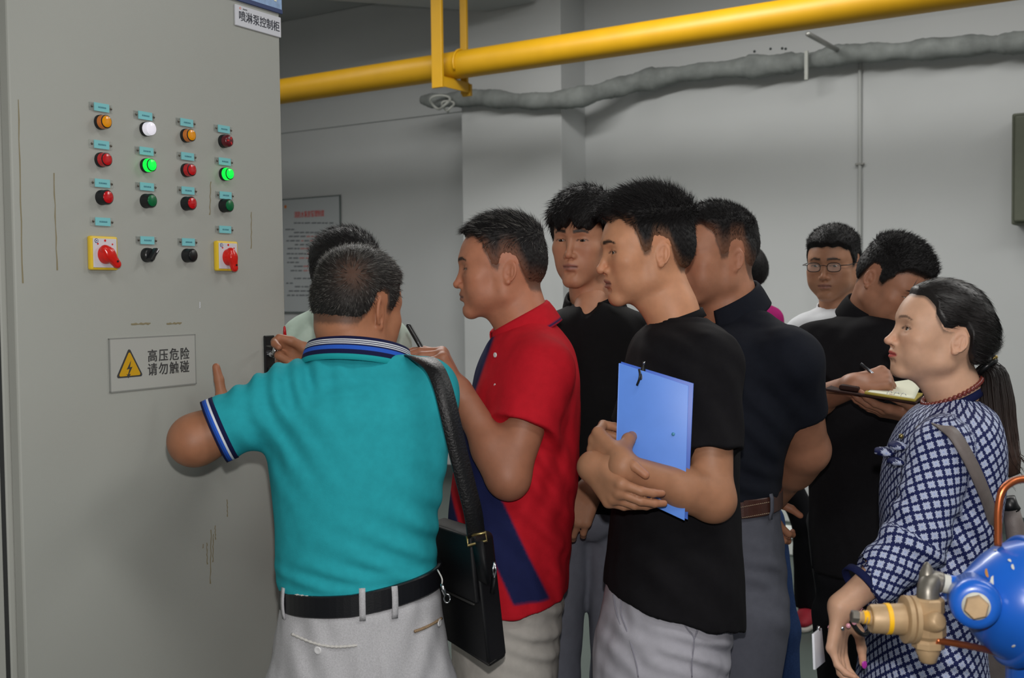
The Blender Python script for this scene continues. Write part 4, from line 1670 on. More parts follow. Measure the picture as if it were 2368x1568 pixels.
def make_shoes(root, legs, turn, m, msole):
    R = rotm(turn)
    for (a, b, c, *_r) in legs:
        an = np.array((c[0], c[1], 0.0), np.float32)

        def fn(p, an=an):
            q = (p - an) @ R
            d = ell(q, (0, -0.07, 0.036), (0.044, 0.125, 0.04))
            d = smin(d, ell(q, (0, 0.035, 0.05), (0.04, 0.05, 0.06)), 0.03)
            return smax(d, 0.022 - q[:, 2], 0.004)

        def fs(p, an=an):
            q = (p - an) @ R
            d = ell(q, (0, -0.065, 0.012), (0.048, 0.132, 0.06))
            d = smin(d, ell(q, (0, 0.04, 0.012), (0.042, 0.055, 0.06)), 0.03)
            return smax(smax(d, q[:, 2] - 0.023, 0.003), 0.0 - q[:, 2], 0.002)
        V, Q = sdf_mesh(fn, an + (-0.24, -0.24, -0.02), an + (0.24, 0.24, 0.15), 0.013, 1)
        o = world_part('shoe', V, Q, None, m, root)
        V, Q = sdf_mesh(fs, an + (-0.24, -0.24, -0.03), an + (0.24, 0.24, 0.06), 0.012, 1)
        s = put('sole', np_mesh('sole', V - np.array(root.location), Q), msole, o)


def ring_band(c, ax_u, ax_v, up, ru, rv, prof, a0=0.0, a1=2 * math.pi, n=64, tilt=None):
    """band around an axis. prof: list of (dr, dh); returns V, Q and the profile index of each vertex"""
    c = np.asarray(c, float)
    th = np.linspace(a0, a1, n)
    V = []; K = []
    for t in th:
        for j, (dr, dh) in enumerate(prof):
            V.append(c + np.asarray(ax_u) * (ru + dr) * math.cos(t) + np.asarray(ax_v) * (rv + dr) * math.sin(t) + np.asarray(up) * dh)
            K.append((t, j))
    m = len(prof)
    Q = []
    for i in range(n - 1):
        for j in range(m - 1):
            Q.append((i * m + j, (i + 1) * m + j, (i + 1) * m + j + 1, i * m + j + 1))
    return np.array(V), Q, np.array(K)


def arm_cuff(root, b, u, r, width, cols, m, name='cuff'):
    """ribbed band at the end of a sleeve; cols: colours from the sleeve to the edge"""
    u = nrm(u)
    a = nrm(np.cross(u, (0.3, 1, 0.2))); v = np.cross(u, a)
    k = len(cols)
    prof = []
    cc = []
    for i in range(k):
        prof += [(0.0015, width * i / k), (0.0015, width * (i + 1) / k - 1e-5)]
        cc += [cols[i], cols[i]]
    V, Q, K = ring_band(np.asarray(b) - u * width * 0.9, a, v, u, r, r, prof, n=49)
    col = np.array(cc)[K[:, 1].astype(int)]
    return world_part(name, V, Q, None, m, root, col=col, solid=0.003)


def polo_collar(root, nb, fwd, m, r=(0.064, 0.068), stand=0.035, leaf=0.05, gap=0.5, lean=0.35, flare=0.012, colfn=None, up=None, tip=0.02, n=56, name='collar'):
    """folded collar around the neck base; fwd = horizontal direction the wearer faces"""
    f = nrm((fwd[0], fwd[1], 0)); s = np.array((-f[1], f[0], 0))
    upv = nrm(up if up is not None else np.array((0, 0, 1.0)) + f * lean)
    f2 = nrm(f - upv * np.dot(f, upv)); s2 = np.cross(upv, f2)
    a0, a1 = gap, 2 * math.pi - gap
    th = np.linspace(a0, a1, n)
    V = []; K = []
    m_ = 12
    for t in th:
        e = abs(t - math.pi) / (math.pi - gap)          # 0 at the nape, 1 at the collar tips
        lf = leaf + tip * e ** 4
        st = stand * (1 - 0.45 * e ** 2)
        prof = [(0.0, -0.012), (0.001, 0.0), (0.0015, st * 0.7), (0.003, st), (0.006, st + 0.0015), (0.009, st - 0.004)]
        for w in (0.4, 0.78, 0.8, 0.9, 0.91, 1.0):
            prof.append((0.010 + flare * w * (0.8 + 0.6 * e), st - lf * w))
        for j, (dr, dh) in enumerate(prof):
            dirv = f2 * math.cos(t) + s2 * math.sin(t)
            base = np.asarray(nb) + f2 * (r[0] + dr) * math.cos(t) + s2 * (r[1] + dr) * math.sin(t)
            V.append(base + upv * dh)
            K.append((e, j))
    Q = []
    for i in range(n - 1):
        for j in range(m_ - 1):
            Q.append((i * m_ + j, i * m_ + j + 1, (i + 1) * m_ + j + 1, (i + 1) * m_ + j))
    K = np.array(K)
    col = colfn(K) if colfn else None
    return world_part(name, np.array(V), Q, None, m, root, col=col, solid=0.0022)


def belt_on(root, stack, zf, height, off, m, name='belt', n=72):
    V = []; Q = []
    prof = ((off, -height / 2), (off + 0.002, -height / 2 + 0.002), (off + 0.002, height / 2 - 0.002), (off, height / 2), (off - 0.006, height / 2), (off - 0.006, -height / 2))
    for i in range(n):
        t = 2 * math.pi * i / n
        for (o, dh) in prof:
            z = zf(t) + dh
            cx, cy, rx, ry = (float(v[0]) for v in stack.par(np.array([zf(t)])))
            V.append((cx + (rx + o) * math.cos(t), cy + (ry + o) * math.sin(t), z))
    k = len(prof)
    for i in range(n):
        i2 = (i + 1) % n
        for j in range(k):
            j2 = (j + 1) % k
            Q.append((i * k + j, i2 * k + j, i2 * k + j2, i * k + j2))
    return world_part(name, np.array(V), Q, None, m, root, smooth=False)


def on_stack(stack, px, py, z_guess, off=0.0):
    """world point and outward normal where the ray of a pixel meets the loft (searched around z_guess)"""
    zs = np.linspace(z_guess - 0.35, z_guess + 0.35, 700)
    pts = CAM_C + zs[:, None] * ray(px, py)[None]
    hit = np.nonzero(stack.xy(pts.astype(np.float32)) - off <= 0)[0]
    best = pts[hit[0]] if len(hit) else P(px, py, z_guess)
    cx, cy, rx, ry = (float(v[0]) for v in stack.par(np.array([best[2]])))
    n = nrm(((best[0] - cx) / rx ** 2, (best[1] - cy) / ry ** 2, 0))
    return best, n


def cloth(name, col, rough=0.85, noise=0.05, nscale=60.0, bump=0.25, bscale=700.0, attr=None):
    return mat(name, col, rough=rough, spec=0.15, noise=noise, nscale=nscale, bump=bump, bscale=bscale, attr=attr)


def trunk_of(stack, sh, off=0.02):
    def fn(p):
        d = stack(p, 0.02) + off
        for (a, b, ra, rb) in sh:
            d = smin(d, rc(p, a, b, ra - 0.012, rb - 0.018), 0.03)
        return d
    lo = np.array((float(stack.t[:, 0].min() - stack.t[:, 2].max()), float(stack.t[:, 1].min() - stack.t[:, 3].max()), stack.z0)) - 0.03
    hi = np.array((float(stack.t[:, 0].max() + stack.t[:, 2].max()), float(stack.t[:, 1].max() + stack.t[:, 3].max()), stack.z1)) + 0.03
    for (a, b, ra, rb) in sh:
        lo = np.minimum(lo, np.minimum(a, b) - 0.08); hi = np.maximum(hi, np.maximum(a, b) + 0.08)
    return fn, lo, hi


def person_root(x, y, label):
    o = empty('person', (float(x), float(y), 0.0))
    return tag(o, label, 'person', 'visitors in the pump room')


def btn(root, c, n, r, m, name='button'):
    n = nrm(n)
    M = Matrix.Translation(Vector(c)) @ Vector(n).to_track_quat('Z', 'Y').to_matrix().to_4x4()
    V, Q, T = lathe([(r, -0.001), (r, 0.0012), (r * 0.8, 0.002), (r * 0.5, 0.0012)], 20, M)
    return world_part(name, V, Q, T, m, root)


M_SOLE = mat('shoe_sole', srgb(190, 186, 178), rough=0.6)
M_SHOE_BLACK = mat('black_leather', srgb(20, 20, 22), rough=0.35, noise=0.1, nscale=80, bump=0.2, bscale=300)
M_BELT_BLACK = mat('black_belt', srgb(18, 19, 24), rough=0.4, bump=0.1, bscale=400)
M_BTN = mat('white_button', srgb(220, 220, 222), rough=0.3)

# ================================================================== man in the teal polo (back to the camera)
zA = 2.2
TEAL = srgb(32, 160, 166)[:3]
M_TEAL = cloth('teal_pique', srgb(40, 160, 172), noise=0.05)
M_TRIM = cloth('teal_polo_trim', (1, 1, 1, 1), attr='Col', noise=0.0)
NAVY = np.array(srgb(24, 28, 66)[:3]); WHITE = np.array(srgb(216, 220, 228)[:3]); BLUE = np.array(srgb(44, 92, 196)[:3])
c0 = P(830, 1300, zA)
A = person_root(c0[0], c0[1], 'man in a teal polo and pale grey trousers, back turned, reaching to the cabinet')
A_rows = [(868, 745, 930, 0.075, 0.02), (890, 690, 985, 0.10, 0.01), (930, 632, 1030, 0.118), (1000, 620, 1040, 0.128), (1080, 624, 1034, 0.132), (1160, 632, 1020, 0.132),
          (1250, 638, 1010, 0.132), (1330, 640, 1012, 0.134), (1366, 650, 1010, 0.134)]
A_st = Stack(rows_px(zA, A_rows))
nbA = P(833, 850, zA + 0.02)
shL = P(672, 922, zA - 0.02); shR = P(978, 908, zA + 0.01)
elL = P(452, 1018, zA - 0.06); wrL = P(514, 986, 2.37)
elR = P(930, 960, zA + 0.26); wrR = P(733, 862, 2.585)
hA = Head(P(824, 718, zA + 0.02), turn=214, nod=10, tilt=-3, s=0.94, ear=0.98, skin=(0.37, 0.195, 0.12), wide=1.0, jaw=1.0, cheek=0.6)
hairA = Hair(hA, top=0.012, side=0.004, back=0.0045, lo_fade=0.02, n=11000, length=0.017, side_len=0.013, lift=0.2, whorl=tuple(hA.loc(P(818, 630, zA - 0.07)[None])[0]), grey=0.42, width=0.0004, bald=0.35, greyv=(0.07, 0.15),
             line=[(a, b) for a, b in LINE_MAN if a < 0.05] + [(0.056, -0.036), (0.11, -0.046)],
             col=(0.016, 0.0145, 0.0135), jitter=0.3)
hA.k['hair'] = hairA
handL = Hand(wrL, P(500, 975, 2.6) - wrL, (1, 0.1, 0), 'L', s=0.98, curl=(0.9, 1.1, 0.6), thumb=((0.25, 0.95, -0.1), (0.05, 1.0, -0.15), (0.0, 1, -0.2)))
handR = Hand(wrR, P(622, 815, 2.53) - wrR, (0.1, -1, -0.1), 'R', s=1.0, curls=((0.45, 0.9, 0.5), (1.15, 1.35, 0.8), (1.3, 1.5, 0.8), (1.3, 1.5, 0.8)), spread=0.03,
             thumb=((0.85, 0.52, 0.15), (1.0, 0.08, 0.05), (1.0, -0.12, 0.0)))
armL = Arm(shL, elL, wrL, handL, r=(0.052, 0.047, 0.029)); armR = Arm(shR, elR, wrR, handR, r=(0.052, 0.046, 0.029))
shA = [(nbA + (-0.03, 0, -0.035), shL, 0.048, 0.060), (nbA + (0.03, 0, -0.035), shR, 0.048, 0.060), (P(765, 868, zA - 0.035), P(905, 866, zA - 0.035), 0.042, 0.042)]
body_mesh(A, hA, nbA, [armL, armR], trunk_of(A_st, shA), neck_r=(0.066, 0.072))
build_eyes(hA, A)
hairA.build(A)
slL = shL + (elL - shL) * 0.80; slR = shR + (elR - shR) * 0.72
fA = [(P(655, 880, zA - 0.04), (1, 0, 0.15), 0.042, 0.006, (0.12, 0.12, 0.06)), (P(640, 1000, zA - 0.1), (0.8, 0, 0.6), 0.05, 0.004, (0.09, 0.1, 0.1)),
      (P(930, 1310, zA - 0.1), (0.35, 0, 1), 0.05, 0.0045, (0.13, 0.12, 0.07)), (P(760, 1350, zA - 0.12), (0.1, 0, 1), 0.035, 0.003, (0.2, 0.1, 0.03)),
      (P(990, 1200, zA - 0.05), (0.5, 0, 1), 0.06, 0.003, (0.08, 0.12, 0.1)), (P(820, 905, zA - 0.1), (1, 0, 0.1), 0.07, 0.0018, (0.2, 0.12, 0.05))]
make_top(A, 'polo_shirt', A_st, M_TEAL, shA, [(shL, slL, 0.064, 0.060), (shR, slR, 0.064, 0.062)], neck=(nbA + (0, -0.012, 0.008), nbA + (0, -0.02, 0.12), 0.056), h=0.0055, folds=fA,
         noise=0.0018, hem_tilt=(0.10, -0.03), seed=1.2)
arm_cuff(A, slL, elL - shL, 0.0605, 0.024, [NAVY, NAVY, WHITE, BLUE, BLUE * 0.6, NAVY], M_TRIM)
arm_cuff(A, slR, elR - shR, 0.0625, 0.024, [NAVY, NAVY, WHITE, BLUE, BLUE * 0.6, NAVY], M_TRIM)


def colA(K):
    j = K[:, 1].astype(int)
    pal = np.array([NAVY, NAVY, NAVY, NAVY, NAVY, NAVY, BLUE, BLUE, NAVY])
    return pal[j]


fwdA = (0.25, 0.97, 0)
# striped collar, built from bands
f2 = nrm(fwdA); s2 = np.array((-f2[1], f2[0], 0))
upA = nrm(np.array((0, 0, 1.0)) + f2 * 0.30)
f3 = nrm(f2 - upA * np.dot(f2, upA)); s3 = np.cross(upA, f3)
bands = [(0.000, 0.0, NAVY), (0.000, 0.026, NAVY), (0.004, 0.032, NAVY), (0.0085, 0.030, NAVY), (0.0100, 0.0255, NAVY), (0.0101, 0.0250, WHITE), (0.0106, 0.0232, WHITE), (0.0107, 0.0228, NAVY),
         (0.0112, 0.0214, NAVY), (0.0113, 0.0210, WHITE), (0.0118, 0.0192, WHITE), (0.0119, 0.0188, NAVY), (0.0124, 0.0174, NAVY), (0.0125, 0.0170, WHITE), (0.0130, 0.0155, WHITE),
         (0.0131, 0.0151, NAVY * 1.2), (0.0136, 0.0125, NAVY), (0.0137, 0.0121, BLUE), (0.0150, 0.0045, BLUE), (0.0151, 0.0040, NAVY), (0.0165, -0.005, NAVY), (0.0166, -0.0052, np.array(TEAL)), (0.0168, -0.016, np.array(TEAL))]
ntA = hA.wpt((0, 0.026, -0.035))[0]
V, Q, K = ring_band(nbA * 0.80 + ntA * 0.20 + (0, -0.003, -0.007), f3, s3, upA, 0.083, 0.093, [(b[0], b[1]) for b in bands], 0.45, 2 * math.pi - 0.45, 72)
world_part('collar', V, Q, None, M_TRIM, A, col=np.array([b[2] for b in bands])[K[:, 1].astype(int)], solid=0.002)
# trousers
M_TRA = cloth('pale_grey_linen', srgb(186, 186, 190), noise=0.13, nscale=420, bump=0.35, bscale=900)
A_pel = Stack(rows_px(zA, [(1352, 656, 1016, 0.137), (1400, 650, 1020, 0.139), (1460, 638, 1030, 0.143), (1540, 632, 1038, 0.147), (1640, 640, 1036, 0.140), (1700, 660, 1020, 0.12)]))
hipA = P(835, 1600, zA)
legsA = std_legs(hipA, 0.093, [(c0[0] - 0.11, c0[1] + 0.02, 0), (c0[0] + 0.11, c0[1], 0)], r=(0.098, 0.075, 0.062))
make_trousers(A, A_pel, legsA, M_TRA, h=0.007, folds=[(P(700, 1540, zA - 0.13), (1, 0, 0.3), 0.06, 0.004, (0.06, 0.1, 0.1)), (P(1000, 1520, zA - 0.1), (1, 0, -0.3), 0.05, 0.003, (0.06, 0.1, 0.12)),
                                                     (P(850, 1560, zA - 0.13), (1, 0, 0), 0.05, 0.004, (0.05, 0.1, 0.08))])
make_shoes(A, legsA, 190, M_SHOE_BLACK, M_SOLE)


def zbelt(t):
    x = math.cos(t)
    return P(835, 1401, zA - 0.137)[2] + 0.012 * x - 0.020 * math.sin(t) * 0.0 + (0.012 * x if x > 0 else 0)


belt_on(A, A_pel, zbelt, 0.041, 0.004, M_BELT_BLACK)
# belt loops, pocket piping, buttons, waistband cord
M_CORD = mat('twisted_cord', srgb(202, 200, 196), rough=0.8)
M_CORDB = mat('tan_cord', srgb(150, 126, 98), rough=0.8)
for px, py in ((657, 1393), (838, 1395), (912, 1390)):
    p, n = on_stack(A_pel, px, py, zA - 0.13, 0.006)
    zz = np.linspace(0.028, -0.032, 7)
    path = [p + np.array((0, 0, z)) + n * (0.004 - 3.5 * (z + 0.002) ** 2) for z in zz]
    V, Q = ribbon(path, [n] * 7, 0.0115, 0.003)
    world_part('belt_loop', V, Q, None, M_TRA, A)


def cord(p0, p1, m, name, sag=0.0, r=0.0026, n=46):
    pts = []
    for k in range(n):
        t = k / (n - 1)
        px = p0[0] + (p1[0] - p0[0]) * t; py = p0[1] + (p1[1] - p0[1]) * t + sag * math.sin(math.pi * t)
        p, nn = on_stack(A_pel, px, py, zA - 0.13, 0.002)
        pts.append(p + nn * 0.001)
    rad = [r * (1 + 0.32 * math.sin(k * 2.1)) for k in range(n)]
    V, Q, T = tube(pts, rad, 8)
    return world_part(name, V, Q, T, m, A)


cord((676, 1466), (826, 1492), M_CORD, 'pocket_piping', sag=14)
cord((958, 1460), (1020, 1430), M_CORDB, 'pocket_piping', sag=3)
cord((664, 1372), (830, 1391), M_CORD, 'waist_piping', sag=4)
for px, py in ((735, 1504), (1016, 1440)):
    p, n = on_stack(A_pel, px, py, zA - 0.13, 0.003)
    btn(A, p, n, 0.0075, M_BTN)

# ---- shoulder bag of the teal man
M_BAG = mat('black_nylon', srgb(13, 14, 17), rough=0.55, spec=0.3, bump=0.25, bscale=900)
M_BAGT = mat('bag_strap_black', srgb(20, 20, 22), rough=0.42, spec=0.4, bump=0.6, bscale=260)
M_BAGE = mat('bag_piping', srgb(36, 35, 34), rough=0.5)
M_BRASS = mat('dull_brass', srgb(140, 126, 84), rough=0.3, metal=0.9)
M_SIL = mat('silver_metal', srgb(196, 198, 202), rough=0.2, metal=1.0)
zb_ = 2.17
bag = empty('shoulder_bag', tuple(P(1085, 1550, zb_)))
tag(bag, 'black shoulder bag hanging at the hip of the man in teal', 'bag')
B = {k: P(*v) for k, v in dict(tl=(985, 1208, 2.34), tm=(1098, 1245, 2.12), tr=(1148, 1275, 2.19), bl=(1020, 1478, 2.33), bm=(1131, 1550, 2.10), br=(1174, 1522, 2.17), il=(1004, 1345, 2.34), im=(1112, 1395, 2.11)).items()}
back = P(1130, 1260, 2.42) - P(1085, 1240, 2.16)


def hexa(name, q, thick, m, root, bevel=0.006):
    """solid from a front quad (4 points) and a thickness vector"""
    bm = bmesh.new()
    vs = [bm.verts.new(v) for v in q] + [bm.verts.new(np.asarray(v) + thick) for v in q]
    for f in ((0, 1, 2, 3), (7, 6, 5, 4), (0, 4, 5, 1), (1, 5, 6, 2), (2, 6, 7, 3), (3, 7, 4, 0)):
        bm.faces.new([vs[i] for i in f])
    bmesh.ops.recalc_face_normals(bm, faces=bm.faces)
    if bevel:
        bmesh.ops.bevel(bm, geom=list(bm.edges), offset=bevel, segments=3, affect='EDGES', profile=0.5)
    bmesh.ops.translate(bm, vec=-root.location, verts=bm.verts)
    return bm_obj(name, bm, m, root, smooth=True)


gus = B['tr'] - B['tm']
hexa('bag_body', [B['tl'], B['tm'], B['bm'], B['bl']], B['br'] - B['bm'], M_BAG, bag, 0.012)
fl = nrm(np.cross(B['tm'] - B['tl'], B['bl'] - B['tl'])); fl = fl if fl[1] < 0 else -fl
hexa('flap', [B['tl'] + fl * 0.012 + (0, 0, 0.004), B['tm'] + fl * 0.012 + (0, 0, 0.004), B['im'] + fl * 0.012, B['il'] + fl * 0.012], -fl * 0.010, M_BAG, bag, 0.004)
V, Q, T = tube([B['il'] + fl * 0.014, B['im'] + fl * 0.014], 0.0022, 8)
world_part('zip', V, Q, T, M_BAGE, bag)
V, Q, T = tube([B['bl'] + (0.006, -0.001, 0.010), B['bm'] + (0.0, 0.003, 0.010), B['br'] + (-0.006, 0.004, 0.010)], 0.0026, 8)
world_part('bottom_piping', V, Q, T, M_BAGE, bag)
# strap over the right shoulder
sp = [(905, 838, 2.26), (940, 831, 2.20), (968, 828, 2.135), (1000, 846, 2.085), (1022, 890, 2.06), (1040, 960, 2.05), (1058, 1040, 2.055), (1078, 1120, 2.065), (1094, 1185, 2.075), (1101, 1236, 2.09)]
path = spline([P(*s) for s in sp], 60)
nr_ = []
ctr = P(840, 1000, zA)
for p in path:
    v = p - ctr; v = v * np.array((1, 1, 0.15)); v = nrm(v)
    nr_.append(nrm(v * 0.6 + np.array((0.1, -0.9, 0.15))))
nr_ = np.array(nr_)
for i in range(16):
    w = i / 16
    nr_[i] = nrm(nr_[i] * w + np.array((0.15, -0.25, 0.95)) * (1 - w))
V, Q = ribbon(path, nr_, 0.036, 0.004)
world_part('strap', V, Q, None, M_BAGT, bag)
rp = [P(1080, 1240, 2.085), P(1123, 1232, 2.085), P(1126, 1250, 2.085), P(1082, 1262, 2.085), P(1080, 1240, 2.085)]
V, Q, T = tube(rp, 0.0028, 8)
world_part('strap_ring', V, Q, T, M_BRASS, bag)
path = [P(1104, 1252, 2.083), P(1112, 1300, 2.08), P(1120, 1345, 2.085)]
V, Q = ribbon(path, [fl] * 3, 0.038, 0.007)
world_part('strap_tab', V, Q, None, M_BAG, bag)
V, Q, T = tube([P(1143, 1300, 2.10), P(1147, 1318, 2.10), P(1143, 1340, 2.10), P(1139, 1320, 2.10), P(1143, 1300, 2.10)], 0.0022, 8)
world_part('zip_puller', V, Q, T, M_SIL, bag)
V, Q = ribbon([P(1142, 1335, 2.10), P(1138, 1372, 2.10)], [fl] * 2, 0.012, 0.004)
world_part('puller_tab', V, Q, None, M_BAG, bag)
# key clip on the belt
kc = empty('key_clip', tuple(P(1030, 1380, 2.12)))
tag(kc, 'small silver key clip on a cord hanging from the black belt', 'clip')
V, Q, T = tube(spline([P(1012, 1318, 2.12), P(1022, 1338, 2.10), P(1022, 1352, 2.10)], 10), 0.0014, 8)
world_part('cord', V, Q, T, M_CORD, kc)
V, Q, T = tube([P(1021, 1350, 2.10), P(1026, 1364, 2.10), P(1030, 1376, 2.10)], [0.003, 0.0045, 0.003], 10)
world_part('swivel', V, Q, T, M_SIL, kc)
V, Q, T = tube([P(1034 + 7 * math.cos(t), 1384 + 10 * math.sin(t), 2.10) for t in np.linspace(0, 2 * math.pi, 18)], 0.0014, 8)
world_part('ring', V, Q, T, M_SIL, kc)
# key between his fingers at the lock and the red pen in his hand
M_REDP = mat('red_pen', srgb(176, 20, 28), rough=0.3)
rp_ = empty('red_pen', tuple(P(664, 842, 2.68)))
tag(rp_, 'red pen standing up in the fist at the cabinet lock', 'pen')
V, Q, T = tube([P(668, 860, 2.575), P(662, 800, 2.575), P(659, 782, 2.575)], [0.0058, 0.0054, 0.0046], 14)
world_part('barrel', V, Q, T, M_REDP, rp_)
V, Q, T = tube([P(659, 782, 2.575), P(658, 757, 2.575), P(658, 754, 2.575)], [0.0044, 0.0028, 0.0012], 14)
world_part('tip', V, Q, T, M_REDP, rp_)
kk = empty('lock_key', tuple(P(630, 812, 2.63)))
tag(kk, 'small dark metal key pinched at the black cabinet lock', 'key')
V, Q, T = tube([P(637, 800, 2.535), P(634, 822, 2.535)], 0.0052, 14)
world_part('bow', V, Q, T, M_SIL, kk)
V, Q, T = tube([P(634, 802, 2.55), P(617, 800, 2.66)], 0.0022, 8)
world_part('shaft', V, Q, T, M_BEZ, kk)

# ================================================================== man in pale green shirt, almost hidden behind
zB = 2.86
M_PGRN = cloth('pale_green_shirt', srgb(190, 208, 196), noise=0.04)
M_WCOL = cloth('white_collar', srgb(214, 216, 214), noise=0.02)
cB = P(800, 1200, zB)
Bp = person_root(cB[0], cB[1], 'dark haired man in a pale green shirt hidden behind the man in teal')
B_st = Stack(rows_px(zB, [(704, 738, 850, 0.08), (732, 698, 885, 0.11), (775, 664, 920, 0.12), (830, 662, 930, 0.12), (950, 668, 930, 0.125), (1100, 690, 920, 0.12), (1250, 690, 910, 0.12), (1330, 690, 910, 0.125)]))
hB = Head(P(797, 657, zB), turn=150, nod=4, s=0.97, skin=(0.40, 0.22, 0.14))
hairB = Hair(hB, top=0.024, side=0.011, back=0.011, n=3500, length=0.02, side_len=0.012, lift=0.45, fade=0.015, flow=(0.3, -0.3, 0.3))
hB.k['hair'] = hairB
nbB = P(795, 732, zB)
sB1 = P(712, 795, zB); sB2 = P(890, 795, zB)
aB = [Arm(sB1, P(690, 960, zB + 0.02), P(760, 1050, zB + 0.1), None), Arm(sB2, P(900, 960, zB), P(860, 1060, zB + 0.1), None)]
for a_ in aB:
    a_.hand = Hand(a_.wr, (0.2, 0.5, -0.6), (0, 0.5, 0.3), 'L' if a_ is aB[0] else 'R')
shB = [(nbB, sB1, 0.045, 0.055), (nbB, sB2, 0.045, 0.055)]
body_mesh(Bp, hB, nbB, aB, trunk_of(B_st, shB), hh=0.004, ha=0.007)
build_eyes(hB, Bp)
hairB.build(Bp)
make_top(Bp, 'shirt', B_st, M_PGRN, shB, [(sB1, sB1 + (aB[0].el - sB1) * 0.75, 0.06, 0.06), (sB2, sB2 + (aB[1].el - sB2) * 0.75, 0.06, 0.06)], h=0.009,
         folds=[(P(700, 790, zB - 0.08), (0.8, 0, -0.5), 0.04, 0.003, (0.08, 0.1, 0.08))], hollow=False)
polo_collar(Bp, nbB + (0, 0, 0.012), (-0.5, 0.86, 0), M_WCOL, r=(0.064, 0.068), stand=0.045, leaf=0.045)
B_pel = Stack(rows_px(zB, [(1320, 700, 900, 0.12), (1450, 690, 910, 0.125), (1600, 700, 900, 0.12)]))
M_DTR = cloth('dark_grey_trousers', srgb(62, 64, 72), noise=0.06)
legsB = std_legs(P(800, 1550, zB), 0.085, [(cB[0] - 0.1, cB[1], 0), (cB[0] + 0.1, cB[1], 0)])
make_trousers(Bp, B_pel, legsB, M_DTR, h=0.012)
make_shoes(Bp, legsB, 150, M_SHOE_BLACK, M_SOLE)

# ================================================================== man in the red polo
zC = 2.55
cC = P(1190, 1300, zC)
C_ = person_root(cC[0], cC[1], 'man in a red polo with navy diagonal bands, profile, raising a phone')
C_st = Stack(rows_px(zC, [(752, 1160, 1285, 0.085), (790, 1128, 1318, 0.15), (850, 1102, 1338, 0.185), (930, 1084, 1342, 0.195), (1020, 1066, 1340, 0.195), (1110, 1046, 1336, 0.19), (1200, 1036, 1326, 0.185),
                          (1300, 1038, 1316, 0.185), (1378, 1044, 1312, 0.19)]))
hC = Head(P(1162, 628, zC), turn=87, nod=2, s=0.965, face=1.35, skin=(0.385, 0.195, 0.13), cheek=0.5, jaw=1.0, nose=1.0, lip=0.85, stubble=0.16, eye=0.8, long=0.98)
lineC = [(-0.12, 0.094), (-0.088, 0.084), (-0.07, 0.072), (-0.05, 0.055), (-0.036, 0.032), (-0.028, 0.008), (-0.014, 0.0), (-0.004, 0.03), (0.012, 0.036), (0.03, 0.022), (0.042, -0.01), (0.06, -0.05), (0.11, -0.06)]
hairC = Hair(hC, top=0.014, side=0.0016, back=0.004, line=lineC, lo_fade=0.075, n=8500, length=0.024, side_len=0.006, lift=0.28, flow=(0, -1, 0.12), grey=0.2, width=0.00045)
hC.k['hair'] = hairC
nbC = P(1214, 768, zC)
sC1 = P(1252, 858, 2.40); sC2 = P(1200, 850, 2.72)
elC = P(1176, 1100, 2.34); wrC = P(1062, 905, 2.40)
hdC = Hand(wrC, (-0.42, 0.05, 0.90), (-0.90, 0.0, -0.42), 'L', s=1.0, curls=((0.95, 0.25, 0.15), (1.1, 0.3, 0.2), (1.2, 0.4, 0.3), (1.3, 0.5, 0.3)), spread=0.05,
           thumb=((0.8, 0.45, 0.3), (0.8, 0.2, 0.6), (0.6, 0.0, 0.8)))
elC2 = P(1170, 1080, 2.72); wrC2 = P(1075, 1000, 2.62)
hdC2 = Hand(wrC2, P(990, 920, 2.5) - wrC2, (0.6, -0.5, 0.4), 'R', s=0.98, curls=((0.3, 0.4, 0.3),) * 4, spread=0.03, thumb=((0.8, 0.5, 0.3), (0.9, 0.3, 0.2), (0.95, 0.1, 0.2)))
armsC = [Arm(sC1, elC, wrC, hdC, r=(0.05, 0.045, 0.029)), Arm(sC2, elC2, wrC2, hdC2)]
shC = [(nbC + (0.01, 0, -0.015), sC1, 0.05, 0.058), (nbC + (0.01, 0, -0.015), sC2, 0.05, 0.058)]
body_mesh(C_, hC, nbC, armsC, trunk_of(C_st, shC), neck_r=(0.058, 0.064))
build_eyes(hC, C_)
hairC.build(C_)
M_REDPOLO = cloth('red_pique', (1, 1, 1, 1), attr='Col', noise=0.05)
REDC = np.array(srgb(190, 26, 40)[:3]); NAVC = np.array(srgb(30, 36, 78)[:3])


def colC(V):
    # diagonal navy bands woven into the red cloth; laid out in the wearer's side view (x along chest, z up)
    a = P(1110, 800, zC); s = 1.0 / (F_PX / zC)
    ux = (V[:, 0] - a[0]) / s / 1.0; uz = -(V[:, 2] - a[2]) / s
    col = np.tile(REDC, (len(V), 1))
    # band that crosses the flank: from (1075, 1050) to (1225, 1340)
    def soft(v, w=4.0):
        return sstep(-w, w, v)
    t = (uz + 800 - 1010) / 330.0
    xc = 1068 + 150 * t - 1110
    band = soft(40 - np.abs(ux - xc)) * (t > -0.75) * soft((1.02 - t) * 330) * sstep(cC[1] + 0.05, cC[1] + 0.01, V[:, 1])
    # front edge band under the collar and the one at the far hem
    fr = soft(1136 - 0.36 * uz - 1110 - ux) * soft(235 - uz) * soft(uz + 30)
    lo = soft(1052 - 1110 + 0.35 * (uz - 360) - ux) * (uz > 330) * (uz < 470) * (ux < 1062 - 1110)
    w = np.clip(band + fr + lo, 0, 1)[:, None]
    return col * (1 - w) + NAVC * w


